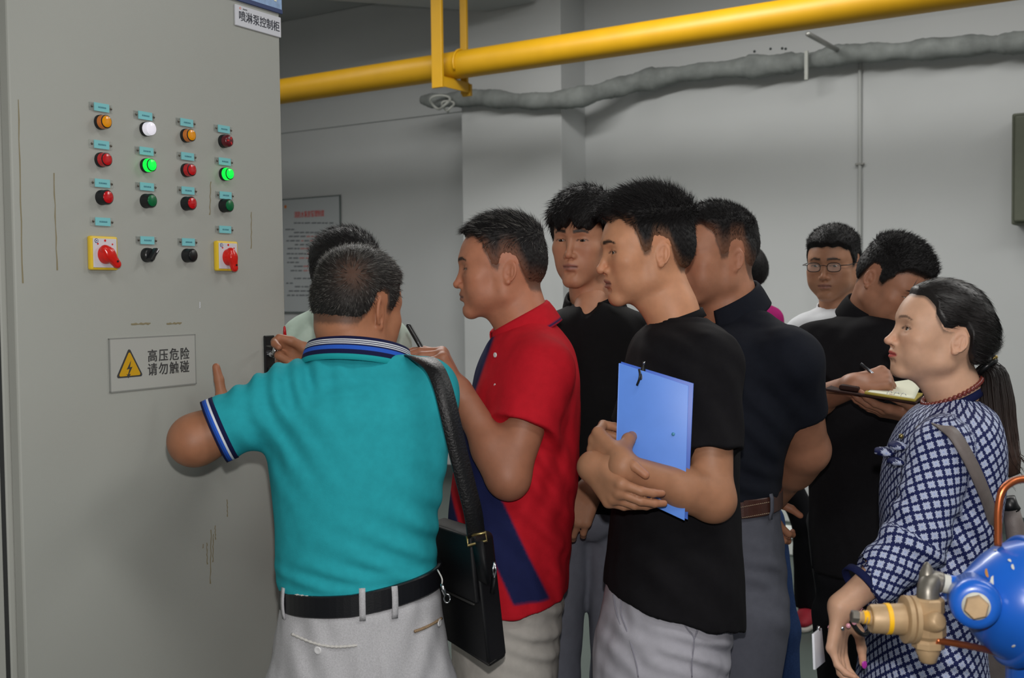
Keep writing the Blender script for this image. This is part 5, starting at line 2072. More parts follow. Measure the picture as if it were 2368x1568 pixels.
slC = sC1 + (elC - sC1) * 0.53
fC = [(P(1290, 1230, zC - 0.15), (0.6, 0, 0.8), 0.06, 0.006, (0.08, 0.12, 0.14)), (P(1200, 1080, zC - 0.17), (0.9, 0, -0.4), 0.06, 0.004, (0.09, 0.1, 0.12)),
      (P(1280, 1080, zC - 0.15), (0.8, 0, 0.5), 0.05, 0.005, (0.07, 0.1, 0.1)), (P(1250, 1330, zC - 0.17), (1, 0, 0.3), 0.07, 0.004, (0.1, 0.1, 0.1))]


def slitC(p, d):
    # side vent in the hem
    a = P(1231, 1338, zC - 0.19); b = P(1236, 1400, zC - 0.19)
    v = rc(p, a, b, 0.003, 0.017)
    v = np.where(p[:, 1] < cC[1] - 0.08, v, 1.0)
    return ssub(d, v, 0.004)


make_top(C_, 'polo_shirt', C_st, M_REDPOLO, shC, [(sC1, slC, 0.066, 0.068), (sC2, sC2 + (elC2 - sC2) * 0.6, 0.064, 0.064)], neck=(nbC - (0, 0, 0.03), nbC + (-0.03, 0, 0.12), 0.061), h=0.005, folds=fC,
         noise=0.0025, hem_tilt=(0.12, 0.0), seed=3.3, colfn=colC, extra=slitC)


def colColC(K):
    j = K[:, 1].astype(int)
    c = np.tile(REDC, (len(K), 1))
    c[(j == 9) | (j == 10)] = NAVC
    c[j == 0] = NAVC
    return c


polo_collar(C_, nbC + (-0.004, 0, 0.008), (-1, -0.1, 0), M_REDPOLO, r=(0.069, 0.066), stand=0.036, leaf=0.052, gap=0.35, lean=0.42, colfn=colColC, tip=0.02)
for px, py in ((1146, 821), (1146, 890)):
    p, n = on_stack(C_st, px, py, zC - 0.15, 0.003)
    btn(C_, p + n * 0.001, n, 0.0055 if py < 850 else 0.003, M_BTN)
M_TRC = cloth('stone_trousers', srgb(178, 174, 168), noise=0.05)
C_pel = Stack(rows_px(zC, [(1300, 1060, 1300, 0.165), (1380, 1050, 1302, 0.17), (1480, 1045, 1295, 0.175), (1600, 1050, 1285, 0.17), (1680, 1070, 1270, 0.15)]))
legsC = std_legs(P(1170, 1600, zC), 0.085, [(cC[0] - 0.02, cC[1] - 0.1, 0), (cC[0] - 0.03, cC[1] + 0.1, 0)], across=(0, 1, 0), r=(0.1, 0.072, 0.058))
make_trousers(C_, C_pel, legsC, M_TRC, h=0.007, folds=[(P(1230, 1470, zC - 0.17), (0.3, 0, 1), 0.035, 0.003, (0.06, 0.1, 0.12)), (P(1275, 1450, zC - 0.1), (0.2, 0, 1), 0.05, 0.006, (0.05, 0.1, 0.1))])
make_shoes(C_, legsC, 90, M_SHOE_BLACK, M_SOLE)
# phone
M_PHONE = mat('phone_black', srgb(22, 23, 26), rough=0.2, spec=0.5)
M_GLASS = mat('phone_glass', srgb(10, 11, 13), rough=0.08, spec=0.6)
M_PHS = mat('phone_rim', srgb(120, 122, 128), rough=0.2, metal=0.9)
pt, pb = P(944, 750, 2.46), P(1004, 854, 2.46)
ph = empty('phone', tuple(pb))
tag(ph, 'black phone held up edge-on by the man in red', 'phone')
ly = nrm(pt - pb); lx = np.array((-0.06, 0.996, 0.0)); lx = nrm(lx - ly * np.dot(lx, ly)); lz = np.cross(lx, ly)
Mp = Matrix(((lx[0], ly[0], lz[0], (pt[0] + pb[0]) / 2), (lx[1], ly[1], lz[1], (pt[1] + pb[1]) / 2), (lx[2], ly[2], lz[2], (pt[2] + pb[2]) / 2), (0, 0, 0, 1)))
hl = np.linalg.norm(pt - pb) / 2


def ph_box(name, lo, hi, m, bev):
    bm = bmesh.new()
    box(bm, lo, hi, Mp, bev)
    bmesh.ops.translate(bm, vec=-ph.location, verts=bm.verts)
    return bm_obj(name, bm, m, ph, True)


ph_box('case', (-0.036, -hl, -0.0048), (0.036, hl, 0.0042), M_PHONE, 0.0038)
ph_box('screen', (-0.033, -hl + 0.004, 0.0040), (0.033, hl - 0.004, 0.0050), M_GLASS, 0.0004)
ph_box('side_key', (-0.0368, -0.02, -0.001), (-0.0355, 0.012, 0.001), M_PHS, 0.0003)

# ================================================================== young man in black tee with the blue folder
zE = 2.4
cE = P(1560, 1300, zE)
E_ = person_root(cE[0], cE[1], 'young man in a black crew-neck tee clasping a blue folder')
E_st = Stack(rows_px(zE, [(742, 1505, 1650, 0.085), (775, 1470, 1685, 0.14), (830, 1448, 1700, 0.175), (920, 1432, 1706, 0.18), (1020, 1424, 1706, 0.175), (1120, 1418, 1706, 0.17), (1220, 1410, 1710, 0.165),
                          (1310, 1400, 1716, 0.17), (1395, 1394, 1720, 0.175)]))
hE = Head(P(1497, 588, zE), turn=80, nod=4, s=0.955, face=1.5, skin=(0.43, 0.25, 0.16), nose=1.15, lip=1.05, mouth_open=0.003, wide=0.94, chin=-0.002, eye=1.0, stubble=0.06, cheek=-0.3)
lineE = [(-0.12, 0.086), (-0.088, 0.076), (-0.07, 0.07), (-0.058, 0.055), (-0.042, 0.042), (-0.034, 0.012), (-0.026, -0.006), (-0.014, -0.002), (-0.004, 0.03), (0.012, 0.034), (0.03, 0.02), (0.042, -0.018), (0.06, -0.048), (0.11, -0.058)]
hairE = Hair(hE, top=0.027, side=0.003, back=0.008, line=lineE, lo_fade=0.045, n=9000, length=0.026, side_len=0.007, lift=0.6, flow=(0, -0.9, 0.3), width=0.0005, crown_z=(0.055, 0.098))
hE.k['hair'] = hairE
nbE = P(1562, 748, zE)
sE1 = P(1640, 838, 2.27); elE = P(1648, 1152, 2.21); wrE = P(1440, 1082, 2.13)
sE2 = P(1520, 838, 2.55); elE2 = P(1440, 1090, 2.58); wrE2 = P(1380, 1075, 2.26)
hdE = Hand(wrE, (-0.45, 0.60, 0.34), (0.80, 0.55, -0.05), 'L', s=0.98, curls=((0.9, 1.1, 0.6), (1.0, 1.2, 0.6), (1.1, 1.2, 0.6), (1.1, 1.2, 0.6)), spread=0.02, thumb=((0.6, 0.3, 0.75), (0.5, 0.0, 0.9), (0.3, -0.2, 0.95)))
hdE2 = Hand(P(1368, 1078, 2.17), (0.40, -0.50, -0.42), (0.70, 0.65, 0.1), 'R', s=0.95, curls=((0.75, 0.35, 0.2), (0.75, 0.35, 0.2), (0.85, 0.4, 0.25), (0.95, 0.45, 0.3)), spread=0.02,
            thumb=((0.55, 0.8, 0.2), (0.95, 0.1, 0.3), (0.95, -0.1, 0.35)))
armsE = [Arm(sE1, elE, wrE, hdE, r=(0.048, 0.043, 0.027)), Arm(sE2, elE2, P(1368, 1078, 2.17), hdE2, r=(0.048, 0.042, 0.027))]
shE = [(nbE + (0.01, 0, -0.02), sE1, 0.045, 0.056), (nbE + (0.0, 0, -0.02), sE2, 0.045, 0.056)]
body_mesh(E_, hE, nbE, armsE, trunk_of(E_st, shE), neck_r=(0.05, 0.056), ha=0.0032)
build_eyes(hE, E_, gaze=(0.0, -1, -0.05))
hairE.build(E_)
M_BLK = cloth('black_cotton', srgb(22, 21, 24), noise=0.08, rough=0.9)
slE = sE1 + (elE - sE1) * 0.66
fE = [(P(1660, 960, zE - 0.2), (0.9, 0, 0.4), 0.07, 0.005, (0.1, 0.1, 0.12)), (P(1550, 1330, zE - 0.17), (0.6, 0, 0.8), 0.08, 0.004, (0.15, 0.1, 0.1)), (P(1600, 800, zE - 0.15), (0.5, 0, 0.8), 0.05, 0.003, (0.1, 0.1, 0.06))]
make_top(E_, 'tee_shirt', E_st, M_BLK, shE, [(sE1, slE, 0.060, 0.066), (sE2, sE2 + (elE2 - sE2) * 0.6, 0.06, 0.064)], neck=(nbE - (-0.01, 0, 0.02), nbE + (-0.02, 0, 0.12), 0.059), h=0.0055, folds=fE, noise=0.003,
         hem_tilt=(-0.30, 0.0), seed=5.0)
M_RIB = cloth('black_rib', srgb(18, 18, 21), noise=0.05)
V, Q, K = ring_band(nbE + (-0.001, 0, 0.006), nrm((1, 0, 0.32)), np.array((0, 1.0, 0)), nrm((-0.32, 0, 1)), 0.063, 0.063, [(0.002, -0.010), (0.0, 0.0), (-0.001, 0.009)], n=56)
world_part('neck_rib', V, Q, None, M_RIB, E_, solid=0.004)
M_TRE = cloth('light_grey_trousers', srgb(172, 171, 180), noise=0.04)
E_pel = Stack(rows_px(zE, [(1310, 1410, 1700, 0.155), (1400, 1392, 1698, 0.16), (1480, 1375, 1690, 0.165), (1560, 1370, 1682, 0.165), (1660, 1385, 1670, 0.155), (1720, 1400, 1650, 0.13)]))
legsE = std_legs(P(1528, 1640, zE), 0.085, [(cE[0] - 0.10, cE[1] - 0.06, 0), (cE[0] + 0.06, cE[1] + 0.10, 0)], across=(0.7, 0.7, 0), r=(0.105, 0.07, 0.055))
make_trousers(E_, E_pel, legsE, M_TRE, h=0.0065, folds=[(P(1600, 1510, zE - 0.16), (0.2, 0, 1), 0.035, 0.0035, (0.08, 0.1, 0.06)), (P(1430, 1500, zE - 0.12), (0.6, 0, 0.8), 0.05, 0.004, (0.06, 0.1, 0.08)),
                                                      (P(1660, 1520, zE - 0.1), (0.4, 0, 1), 0.05, 0.006, (0.05, 0.1, 0.07)), (P(1440, 1410, zE - 0.13), (1, 0, 0.1), 0.03, 0.003, (0.03, 0.1, 0.06))])
make_shoes(E_, legsE, 75, M_SHOE_BLACK, M_SOLE)
# fly and pocket seams of the trousers
M_SEAM = cloth('light_grey_seam', srgb(140, 139, 150), noise=0.02)


def seam(root, stack, pts, zg, m, r=0.0016, name='seam', n=24, off=0.0025):
    pts = spline([np.array((x, y, 0.0)) for x, y in pts], n)
    w = [on_stack(stack, p[0], p[1], zg, off)[0] for p in pts]
    V, Q, T = tube(w, r, 6)
    return world_part(name, V, Q, T, m, root)


seam(E_, E_pel, [(1570, 1425), (1590, 1455), (1605, 1478), (1600, 1530), (1600, 1566)], zE - 0.17, M_SEAM)
seam(E_, E_pel, [(1622, 1432), (1612, 1460), (1605, 1478)], zE - 0.17, M_SEAM)
seam(E_, E_pel, [(1418, 1375), (1425, 1415), (1437, 1450)], zE - 0.15, M_SEAM)
seam(E_, E_pel, [(1437, 1380), (1436, 1420), (1450, 1460), (1470, 1530), (1476, 1566)], zE - 0.15, M_SEAM)
# ---- blue folder with a pen clipped on
M_FOLD = mat('blue_folder', srgb(104, 154, 248), rough=0.4, spec=0.4, noise=0.03, nscale=20)
M_FOLDD = mat('blue_folder_spine', srgb(70, 110, 206), rough=0.4)
M_PAPER = mat('paper', srgb(226, 222, 212), rough=0.8)
fz = dict(tl=P(1433, 840, 2.20), tr=P(1592, 892, 2.155), br=P(1583, 1204, 2.155), bl=P(1424, 1130, 2.20))
fo = empty('blue_folder', tuple(fz['br']))
tag(fo, 'blue plastic document folder held against the black tee', 'folder')
fn_ = nrm(np.cross(fz['tr'] - fz['tl'], fz['bl'] - fz['tl'])); fn_ = fn_ if fn_[1] > 0 else -fn_
hexa('front_cover', [fz['tl'], fz['tr'], fz['br'], fz['bl']], fn_ * 0.0018, M_FOLD, fo, 0.0006)
hexa('paper_stack', [fz['tl'] + (0.006, 0, -0.008) + fn_ * 0.003, fz['tr'] + (-0.004, 0, -0.008) + fn_ * 0.003, fz['br'] + (-0.004, 0, 0.008) + fn_ * 0.003, fz['bl'] + (0.006, 0, 0.008) + fn_ * 0.003], fn_ * 0.007, M_PAPER, fo, 0.0)
hexa('back_cover', [fz['tl'] + fn_ * 0.011 + (0.0, 0, 0.003), fz['tr'] + fn_ * 0.011 + (0.008, 0, 0.004), fz['br'] + fn_ * 0.011 + (0.004, 0, 0), fz['bl'] + fn_ * 0.011], fn_ * 0.0018, M_FOLDD, fo, 0.0006)
hexa('spine', [fz['tl'] + (-0.002, 0, 0), fz['tl'] + (0.0005, 0, 0), fz['bl'] + (0.0005, 0, 0), fz['bl'] + (-0.002, 0, 0)], fn_ * 0.013, M_FOLD, fo, 0.0006)
V, Q, T = lathe([(0.0035, 0), (0.0035, 0.0012)], 16, Matrix.Translation(Vector(P(1557, 1004, 2.163))) @ Vector(-fn_).to_track_quat('Z', 'Y').to_matrix().to_4x4())
world_part('snap_stud', V, Q, T, mat('stud_teal', srgb(80, 150, 190), rough=0.3), fo)
pn = empty('black_pen', tuple(P(1485, 870, 2.18)))
tag(pn, 'black pen clipped over the top edge of the blue folder', 'pen')
V, Q, T = tube([P(1489, 838, 2.19), P(1488, 846, 2.19), P(1487, 854, 2.19), P(1484, 876, 2.19), P(1478, 900, 2.193)], [0.0018, 0.0022, 0.0052, 0.0052, 0.004], 12)
world_part('barrel', V, Q, T, M_BEZ, pn)
V, Q, T = tube(spline([P(1478, 854, 2.178), P(1480, 866, 2.172), P(1478, 878, 2.172), P(1473, 891, 2.176)], 12), 0.0024, 8)
world_part('clip', V, Q, T, M_BEZ, pn)
V, Q, T = tube([P(1489.5, 836, 2.19), P(1489, 843, 2.19)], 0.0024, 10)
world_part('push_button', V, Q, T, M_SIL, pn)

# ================================================================== stocky man in navy-black polo behind the folder
zF = 2.75
cF = P(1690, 1300, zF)
F_ = person_root(cF[0], cF[1], 'stocky man in a navy-black polo with brown belt, hands behind his back')
F_st = Stack(rows_px(zF, [(742, 1640, 1765, 0.09, 0.02), (775, 1600, 1815, 0.15), (830, 1575, 1850, 0.19), (910, 1560, 1862, 0.2), (990, 1556, 1830, 0.2), (1060, 1560, 1808, 0.19), (1130, 1566, 1800, 0.187)]))
hF = Head(P(1652, 600, zF), turn=66, nod=0, s=1.0, face=1.2, skin=(0.39, 0.215, 0.145), cheek=1.0, jaw=1.08, wide=1.0, long=1.04)
hairF = Hair(hF, top=0.016, side=0.0014, back=0.0025, line=[(a, b + 0.01 if a < -0.04 else b) for a, b in LINE_MAN], lo_fade=0.085, n=7000, length=0.015, side_len=0.0035, lift=0.55, flow=(0, -0.6, 0.3), width=0.0005)
hF.k['hair'] = hairF
nbF = P(1690, 725, zF + 0.02)
sF1 = P(1825, 835, zF - 0.16); elF = P(1866, 1038, zF - 0.02); wrF = P(1772, 1172, zF + 0.24)
sF2 = P(1640, 835, zF + 0.19); elF2 = P(1760, 1040, zF + 0.36); wrF2 = P(1798, 1178, zF + 0.30)
hdF = Hand(wrF, (-0.6, 0.5, -0.4), (0, 1, 0.2), 'L')
hdF2 = Hand(P(1736, 1158, zF + 0.27), (0.42, -0.25, -0.7), (0.4, 0.8, 0), 'R', curl=(0.5, 0.8, 0.6))
armsF = [Arm(sF1, elF, wrF, hdF, r=(0.062, 0.056, 0.033)), Arm(sF2, elF2, P(1736, 1158, zF + 0.27), hdF2, r=(0.055, 0.05, 0.03))]
shF = [(nbF + (0.02, 0, -0.02), sF1, 0.058, 0.066), (nbF + (0.0, 0, -0.02), sF2, 0.058, 0.062)]
body_mesh(F_, hF, nbF, armsF, trunk_of(F_st, shF), neck_r=(0.066, 0.074), hh=0.0031)
build_eyes(hF, F_)
hairF.build(F_)
M_NAVB = cloth('navy_black_pique', srgb(24, 27, 36), noise=0.06, rough=0.85)
slF = sF1 + (elF - sF1) * 0.56
make_top(F_, 'polo_shirt', F_st, M_NAVB, shF, [(sF1, slF, 0.072, 0.068), (sF2, sF2 + (elF2 - sF2) * 0.55, 0.066, 0.066)], neck=(nbF - (0, 0, 0.02), nbF + (-0.02, 0, 0.12), 0.07), h=0.007,
         folds=[(P(1760, 1000, zF - 0.19), (0.6, 0, 0.8), 0.06, 0.005, (0.1, 0.1, 0.12)), (P(1750, 1120, zF - 0.18), (0.2, 0, 1), 0.05, 0.004, (0.12, 0.1, 0.06))], noise=0.003, seed=6.1)
polo_collar(F_, nbF + (0.0, 0, 0.012), (-0.9, -0.4, 0), M_NAVB, r=(0.076, 0.074), stand=0.04, leaf=0.055, lean=0.4)
M_TRF = cloth('charcoal_trousers', srgb(92, 94, 104), noise=0.05)
F_pel = Stack(rows_px(zF, [(1150, 1570, 1796, 0.18), (1200, 1568, 1800, 0.182), (1300, 1566, 1812, 0.19), (1400, 1570, 1815, 0.185), (1480, 1590, 1800, 0.16)]))
legsF = std_legs(P(1690, 1400, zF), 0.095, [(cF[0] - 0.02, cF[1] - 0.11, 0), (cF[0] - 0.02, cF[1] + 0.11, 0)], across=(0, 1, 0), r=(0.118, 0.085, 0.065))
make_trousers(F_, F_pel, legsF, M_TRF, h=0.009, folds=[(P(1740, 1330, zF - 0.19), (0.15, 0, 1), 0.04, 0.003, (0.08, 0.1, 0.06)), (P(1790, 1350, zF - 0.12), (0.5, 0, 1), 0.06, 0.004, (0.06, 0.1, 0.1))])
make_shoes(F_, legsF, 80, M_SHOE_BLACK, M_SOLE)
M_BRN = mat('brown_leather', srgb(72, 42, 34), rough=0.45, noise=0.12, nscale=90, bump=0.2, bscale=300)
M_STI = mat('cream_stitch', srgb(176, 156, 130), rough=0.8)
zbF = P(1750, 1178, zF - 0.185)[2]
belt_on(F_, F_pel, lambda t: zbF + 0.006 * math.cos(t), 0.042, 0.006, M_BRN)
for dy in (-12, 12):
    V_ = []
    for k in range(17):
        x0 = 1712 + k * 4.6
        p, n = on_stack(F_pel, x0, 1188 - (x0 - 1712) * 0.18 + dy * 1.05 - 2, zF - 0.18, 0.0085)
        p2, n2 = on_stack(F_pel, x0 + 2.8, 1188 - (x0 + 2.8 - 1712) * 0.18 + dy * 1.05 - 2, zF - 0.18, 0.0085)
        V_.append((p, p2))
    Vs, Qs, Ts = [], [], []
    o_ = 0
    for (p, p2) in V_:
        v, q, t = tube([p, p2], 0.0009, 5)
        Vs.append(v); Qs += [tuple(i + o_ for i in f) for f in q]; Ts += [tuple(i + o_ for i in f) for f in t]; o_ += len(v)
    st_ = world_part('belt_stitching', np.vstack(Vs), Qs, Ts, M_STI, F_)
    st_['kind'] = 'stuff'
p, n = on_stack(F_pel, 1782, 1172, zF - 0.18, 0.008)
V, Q = ribbon([p + (0, 0, z) + n * (0.004 if abs(z) < 0.02 else 0) for z in np.linspace(0.03, -0.03, 7)], [n] * 7, 0.012, 0.003)
world_part('belt_loop', V, Q, None, M_TRF, F_)

# ================================================================== young man with a fringe, black shirt
zD = 2.87
cD = P(1385, 1300, zD)
D_ = person_root(cD[0], cD[1], 'young man with a black fringe and open-necked black shirt, facing the camera')
D_st = Stack(rows_px(zD, [(700, 1325, 1425, 0.08), (735, 1285, 1475, 0.105), (800, 1262, 1510, 0.12), (900, 1258, 1515, 0.125), (1050, 1270, 1505, 0.12), (1168, 1275, 1500, 0.12)]))
hD = Head(P(1352, 563, zD), turn=26, nod=3, tilt=2, s=0.975, face=1.25, skin=(0.40, 0.235, 0.16), wide=0.94, long=1.02, lip=1.12, eye=0.85, cheek=-0.2, stubble=0.05)


def fringeD(q):
    z0 = 0.042 + 0.010 * np.sin(q[:, 0] * 95 + 1.0) + 0.006 * np.sin(q[:, 0] * 210) - 0.1 * np.clip(q[:, 0], -0.05, 0.06) * 0.2
    return np.where(q[:, 1] < -0.035, q[:, 2] - z0, -1)


hairD = Hair(hD, top=0.026, side=0.012, back=0.013, fade=0.010, n=6500, length=0.03, side_len=0.018, lift=0.12, flow=(-0.15, -0.9, -0.5), fringe=fringeD, width=0.0007, jitter=0.3, tex=0.002, crown_z=(0.03, 0.09))
hD.k['hair'] = hairD
nbD = P(1372, 716, zD + 0.02)
sD1 = P(1290, 790, zD); sD2 = P(1475, 790, zD)
elD2 = P(1452, 990, zD - 0.06); wrD2 = P(1374, 1118, zD - 0.22)
elD1 = P(1275, 980, zD + 0.02); wrD1 = P(1290, 1150, zD)
hdD2 = Hand(P(1368, 1130, zD - 0.22), (-0.45, 0.05, -0.85), (0.3, 0.95, 0.0), 'L', s=0.97, curl=(0.45, 0.6, 0.4), thumb=((0.8, 0.45, 0.3), (0.95, 0.2, 0.3), (0.9, 0.0, 0.4)))
hdD1 = Hand(wrD1, (0, 0, -1), (0.9, 0.3, 0), 'R', s=0.97)
armsD = [Arm(sD1, elD1, wrD1, hdD1), Arm(sD2, elD2, P(1368, 1130, zD - 0.22), hdD2, r=(0.046, 0.04, 0.025))]
shD = [(nbD + (-0.02, 0, -0.02), sD1, 0.045, 0.054), (nbD + (0.02, 0, -0.02), sD2, 0.045, 0.054)]
body_mesh(D_, hD, nbD, armsD, trunk_of(D_st, shD), neck_r=(0.05, 0.056))
build_eyes(hD, D_, gaze=(0.0, -1, -0.1))
hairD.build(D_)
M_BLK2 = cloth('black_shirt_cotton', srgb(19, 19, 21), noise=0.08)
vD0 = P(1352, 690, zD - 0.09); vD1 = P(1350, 745, zD - 0.12)


def veeD(p, d):
    return ssub(d, rc(p, P(1364, 688, zD - 0.075), P(1339, 746, zD - 0.115), 0.036, 0.004), 0.004)


make_top(D_, 'shirt', D_st, M_BLK2, shD, [(sD1, sD1 + (elD1 - sD1) * 0.8, 0.06, 0.062), (sD2, sD2 + (elD2 - sD2) * 0.96, 0.06, 0.058)], neck=(nbD - (0, 0, 0.02), nbD + (0, 0, 0.12), 0.058), h=0.007, extra=veeD, noise=0.003, seed=7.7)
# chest skin that shows in the open collar
p0_ = P(1345, 715, zD - 0.035)
V, Q = sdf_mesh(lambda p: rc(p, P(1370, 690, zD - 0.0), P(1346, 760, zD - 0.06), 0.042, 0.034), p0_ - 0.2, p0_ + 0.2, 0.005, 1)
world_part('chest', V, Q, None, M_SKIN, D_, col=np.tile(np.array(hD.k['skin']) * 1.25, (len(V), 1)))
polo_collar(D_, nbD + (0.0, 0, 0.016), (-0.42, -0.9, 0), M_BLK2, r=(0.064, 0.062), stand=0.032, leaf=0.05, gap=0.62, lean=0.3, tip=0.03)
M_TRD = cloth('slate_trousers', srgb(106, 109, 120), noise=0.05)
D_pel = Stack(rows_px(zD, [(1140, 1285, 1480, 0.112), (1190, 1278, 1466, 0.118), (1240, 1295, 1428, 0.09)]))
legsD = std_legs(P(1360, 1205, zD), 0.068, [tuple(P(1258, 1300, zD)), tuple(P(1425, 1300, zD))], r=(0.080, 0.062, 0.055))
make_trousers(D_, D_pel, legsD, M_TRD, h=0.009)
make_shoes(D_, legsD, 20, M_SHOE_BLACK, M_SOLE)

# ================================================================== person in pink far behind, dark trousers and red shoes
zG = 5.05
cG = P(1760, 1300, zG)
G_ = person_root(cG[0], cG[1], 'dark haired person in a pink top and red shoes, far behind the navy polo')
G_st = Stack(rows_px(zG, [(702, 1695, 1765, 0.08), (716, 1668, 1790, 0.11), (760, 1650, 1802, 0.12), (860, 1655, 1800, 0.12), (960, 1670, 1800, 0.12), (985, 1672, 1802, 0.125)]))
hG = Head(P(1722, 634, zG), turn=148, nod=2, s=0.97, skin=(0.44, 0.26, 0.18), female=True)
hairG = Hair(hG, top=0.016, side=0.012, back=0.016, line=LINE_WOMAN, n=1500, length=0.012, side_len=0.015, lift=0.1, fade=0.012, flow=(0, 0.5, -0.5))
hG.k['hair'] = hairG
nbG = P(1728, 706, zG)
sG1 = P(1680, 742, zG); sG2 = P(1778, 742, zG)
aG = [Arm(sG1, P(1672, 850, zG), P(1690, 930, zG - 0.1), None), Arm(sG2, P(1790, 850, zG), P(1780, 935, zG - 0.1), None)]
for i_, a_ in enumerate(aG):
    a_.hand = Hand(a_.wr, (0, -0.2, -1), (1 if i_ == 0 else -1, 0, 0), 'L' if i_ == 0 else 'R', s=0.9)
shG = [(nbG, sG1, 0.04, 0.05), (nbG, sG2, 0.04, 0.05)]
body_mesh(G_, hG, nbG, aG, trunk_of(G_st, shG), hh=0.006, ha=0.009, neck_r=(0.045, 0.05))
build_eyes(hG, G_)
hairG.build(G_, h=0.005)
M_PINK = cloth('magenta_pink_cotton', srgb(160, 30, 104), noise=0.04)
make_top(G_, 'top', G_st, M_PINK, shG, [(sG1, sG1 + (aG[0].el - sG1) * 0.7, 0.055, 0.055), (sG2, sG2 + (aG[1].el - sG2) * 0.7, 0.055, 0.055)], h=0.012, hollow=False)
M_BLKT = cloth('black_trousers', srgb(17, 17, 21), noise=0.05)
G_pel = Stack(rows_px(zG, [(970, 1678, 1796, 0.12), (1040, 1676, 1806, 0.125), (1100, 1690, 1806, 0.11)]))
fG1 = at_height(1866, 1436, 0.0); fG2 = at_height(1720, 1432, 0.0)
legsG = std_legs(P(1745, 1080, zG), 0.08, [fG2, fG1], r=(0.085, 0.07, 0.062))
legsG[1] = (P(1790, 1070, zG), P(1862, 1200, zG), legsG[1][2], 0.07, 0.058, 0.056)
make_trousers(G_, G_pel, legsG, M_BLKT, h=0.012)
M_REDS = mat('red_canvas', srgb(150, 20, 40), rough=0.7, noise=0.1)
make_shoes(G_, legsG, 20, M_REDS, M_SOLE)

# ================================================================== person in jeans right behind the navy polo
zK = 3.42
cK = P(1745, 1300, zK)
K_ = person_root(cK[0], cK[1], 'person in blue jeans almost fully hidden behind the man in navy-black polo')
K_st = Stack(rows_px(zK, [(725, 1655, 1735, 0.08), (750, 1635, 1765, 0.11), (820, 1625, 1790, 0.12), (950, 1632, 1785, 0.12), (1090, 1650, 1785, 0.12)]))
hK = Head(P(1684, 582, zK), turn=160, nod=2, s=0.97, skin=(0.40, 0.24, 0.16))
hairK = Hair(hK, top=0.02, side=0.009, back=0.01, n=1500, length=0.018, side_len=0.01, lift=0.3)
hK.k['hair'] = hairK
nbK = P(1690, 722, zK)
sK1 = P(1642, 775, zK); sK2 = P(1760, 775, zK)
aK = [Arm(sK1, P(1630, 930, zK), P(1650, 1040, zK - 0.1), None), Arm(sK2, P(1765, 930, zK), P(1750, 1040, zK - 0.12), None)]
for i_, a_ in enumerate(aK):
    a_.hand = Hand(a_.wr, (0, -0.2, -1), (1 if i_ == 0 else -1, 0, 0), 'L' if i_ == 0 else 'R')
shK = [(nbK, sK1, 0.042, 0.05), (nbK, sK2, 0.042, 0.05)]
body_mesh(K_, hK, nbK, aK, trunk_of(K_st, shK), hh=0.006, ha=0.009)
build_eyes(hK, K_)
hairK.build(K_, h=0.0045)
make_top(K_, 'shirt', K_st, M_BLK2, shK, [(sK1, sK1 + (aK[0].el - sK1) * 0.7, 0.055, 0.056), (sK2, sK2 + (aK[1].el - sK2) * 0.7, 0.055, 0.056)], h=0.012, hollow=False)
M_JEAN = cloth('blue_denim', srgb(40, 62, 104), noise=0.14, nscale=160)
K_pel = Stack(rows_px(zK, [(1070, 1655, 1770, 0.115), (1160, 1650, 1772, 0.12), (1260, 1662, 1768, 0.11)]))
fK = [P(1700, 1500, zK), P(1826, 1500, zK)]
legsK = std_legs(P(1712, 1210, zK), 0.06, fK, r=(0.075, 0.06, 0.05))
legsK = [(a, np.array((f[0] - 0.035, f[1], 0.5)), np.array((f[0], f[1], 0.07)), ra, rb, r2) for (a, b, c, ra, rb, r2), f in zip(legsK, fK)]
make_trousers(K_, K_pel, legsK, M_JEAN, h=0.011)
make_shoes(K_, legsK, 160, M_SHOE_BLACK, M_SOLE)

# ================================================================== man in white tee with glasses at the back
zH = 3.78
cH = P(1935, 1300, zH)
H_ = person_root(cH[0], cH[1], 'man with thin-rimmed glasses and white tee standing at the back')
H_st = Stack(rows_px(zH, [(712, 1895, 1990, 0.085), (730, 1860, 2025, 0.115), (780, 1836, 2045, 0.13), (880, 1830, 2050, 0.135), (1000, 1858, 2045, 0.135), (1110, 1884, 2050, 0.14)]))
hH = Head(P(1928, 616, zH), turn=34, nod=6, tilt=1, s=1.0, skin=(0.36, 0.215, 0.145), wide=1.03, cheek=1.2, jaw=1.08, lip=1.1, eye=0.8, stubble=0.06)
hairH = Hair(hH, top=0.017, side=0.005, back=0.006, n=4500, length=0.014, side_len=0.006, lift=0.5, line=[(a, b - 0.008 if a < -0.05 else b) for a, b in LINE_MAN], flow=(0, -0.7, 0.2))
hH.k['hair'] = hairH
nbH = P(1940, 716, zH + 0.02)
sH1 = P(1862, 775, zH); sH2 = P(2022, 775, zH)
aH = [Arm(sH1, P(1868, 915, zH), P(1890, 1030, zH - 0.1), None), Arm(sH2, P(2035, 915, zH), P(2025, 1030, zH - 0.05), None)]
for i_, a_ in enumerate(aH):
    a_.hand = Hand(a_.wr, (0, -0.1, -1), (1 if i_ == 0 else -1, 0.2, 0), 'R' if i_ == 0 else 'L')
shH = [(nbH + (-0.02, 0, -0.02), sH1, 0.045, 0.056), (nbH + (0.02, 0, -0.02), sH2, 0.045, 0.056)]
body_mesh(H_, hH, nbH, aH, trunk_of(H_st, shH), hh=0.0034, ha=0.007, neck_r=(0.058, 0.064))
build_eyes(hH, H_, gaze=(-0.2, -1, -0.15))
hairH.build(H_, h=0.0035)
M_WTEE = cloth('white_cotton', srgb(200, 202, 206), noise=0.03)
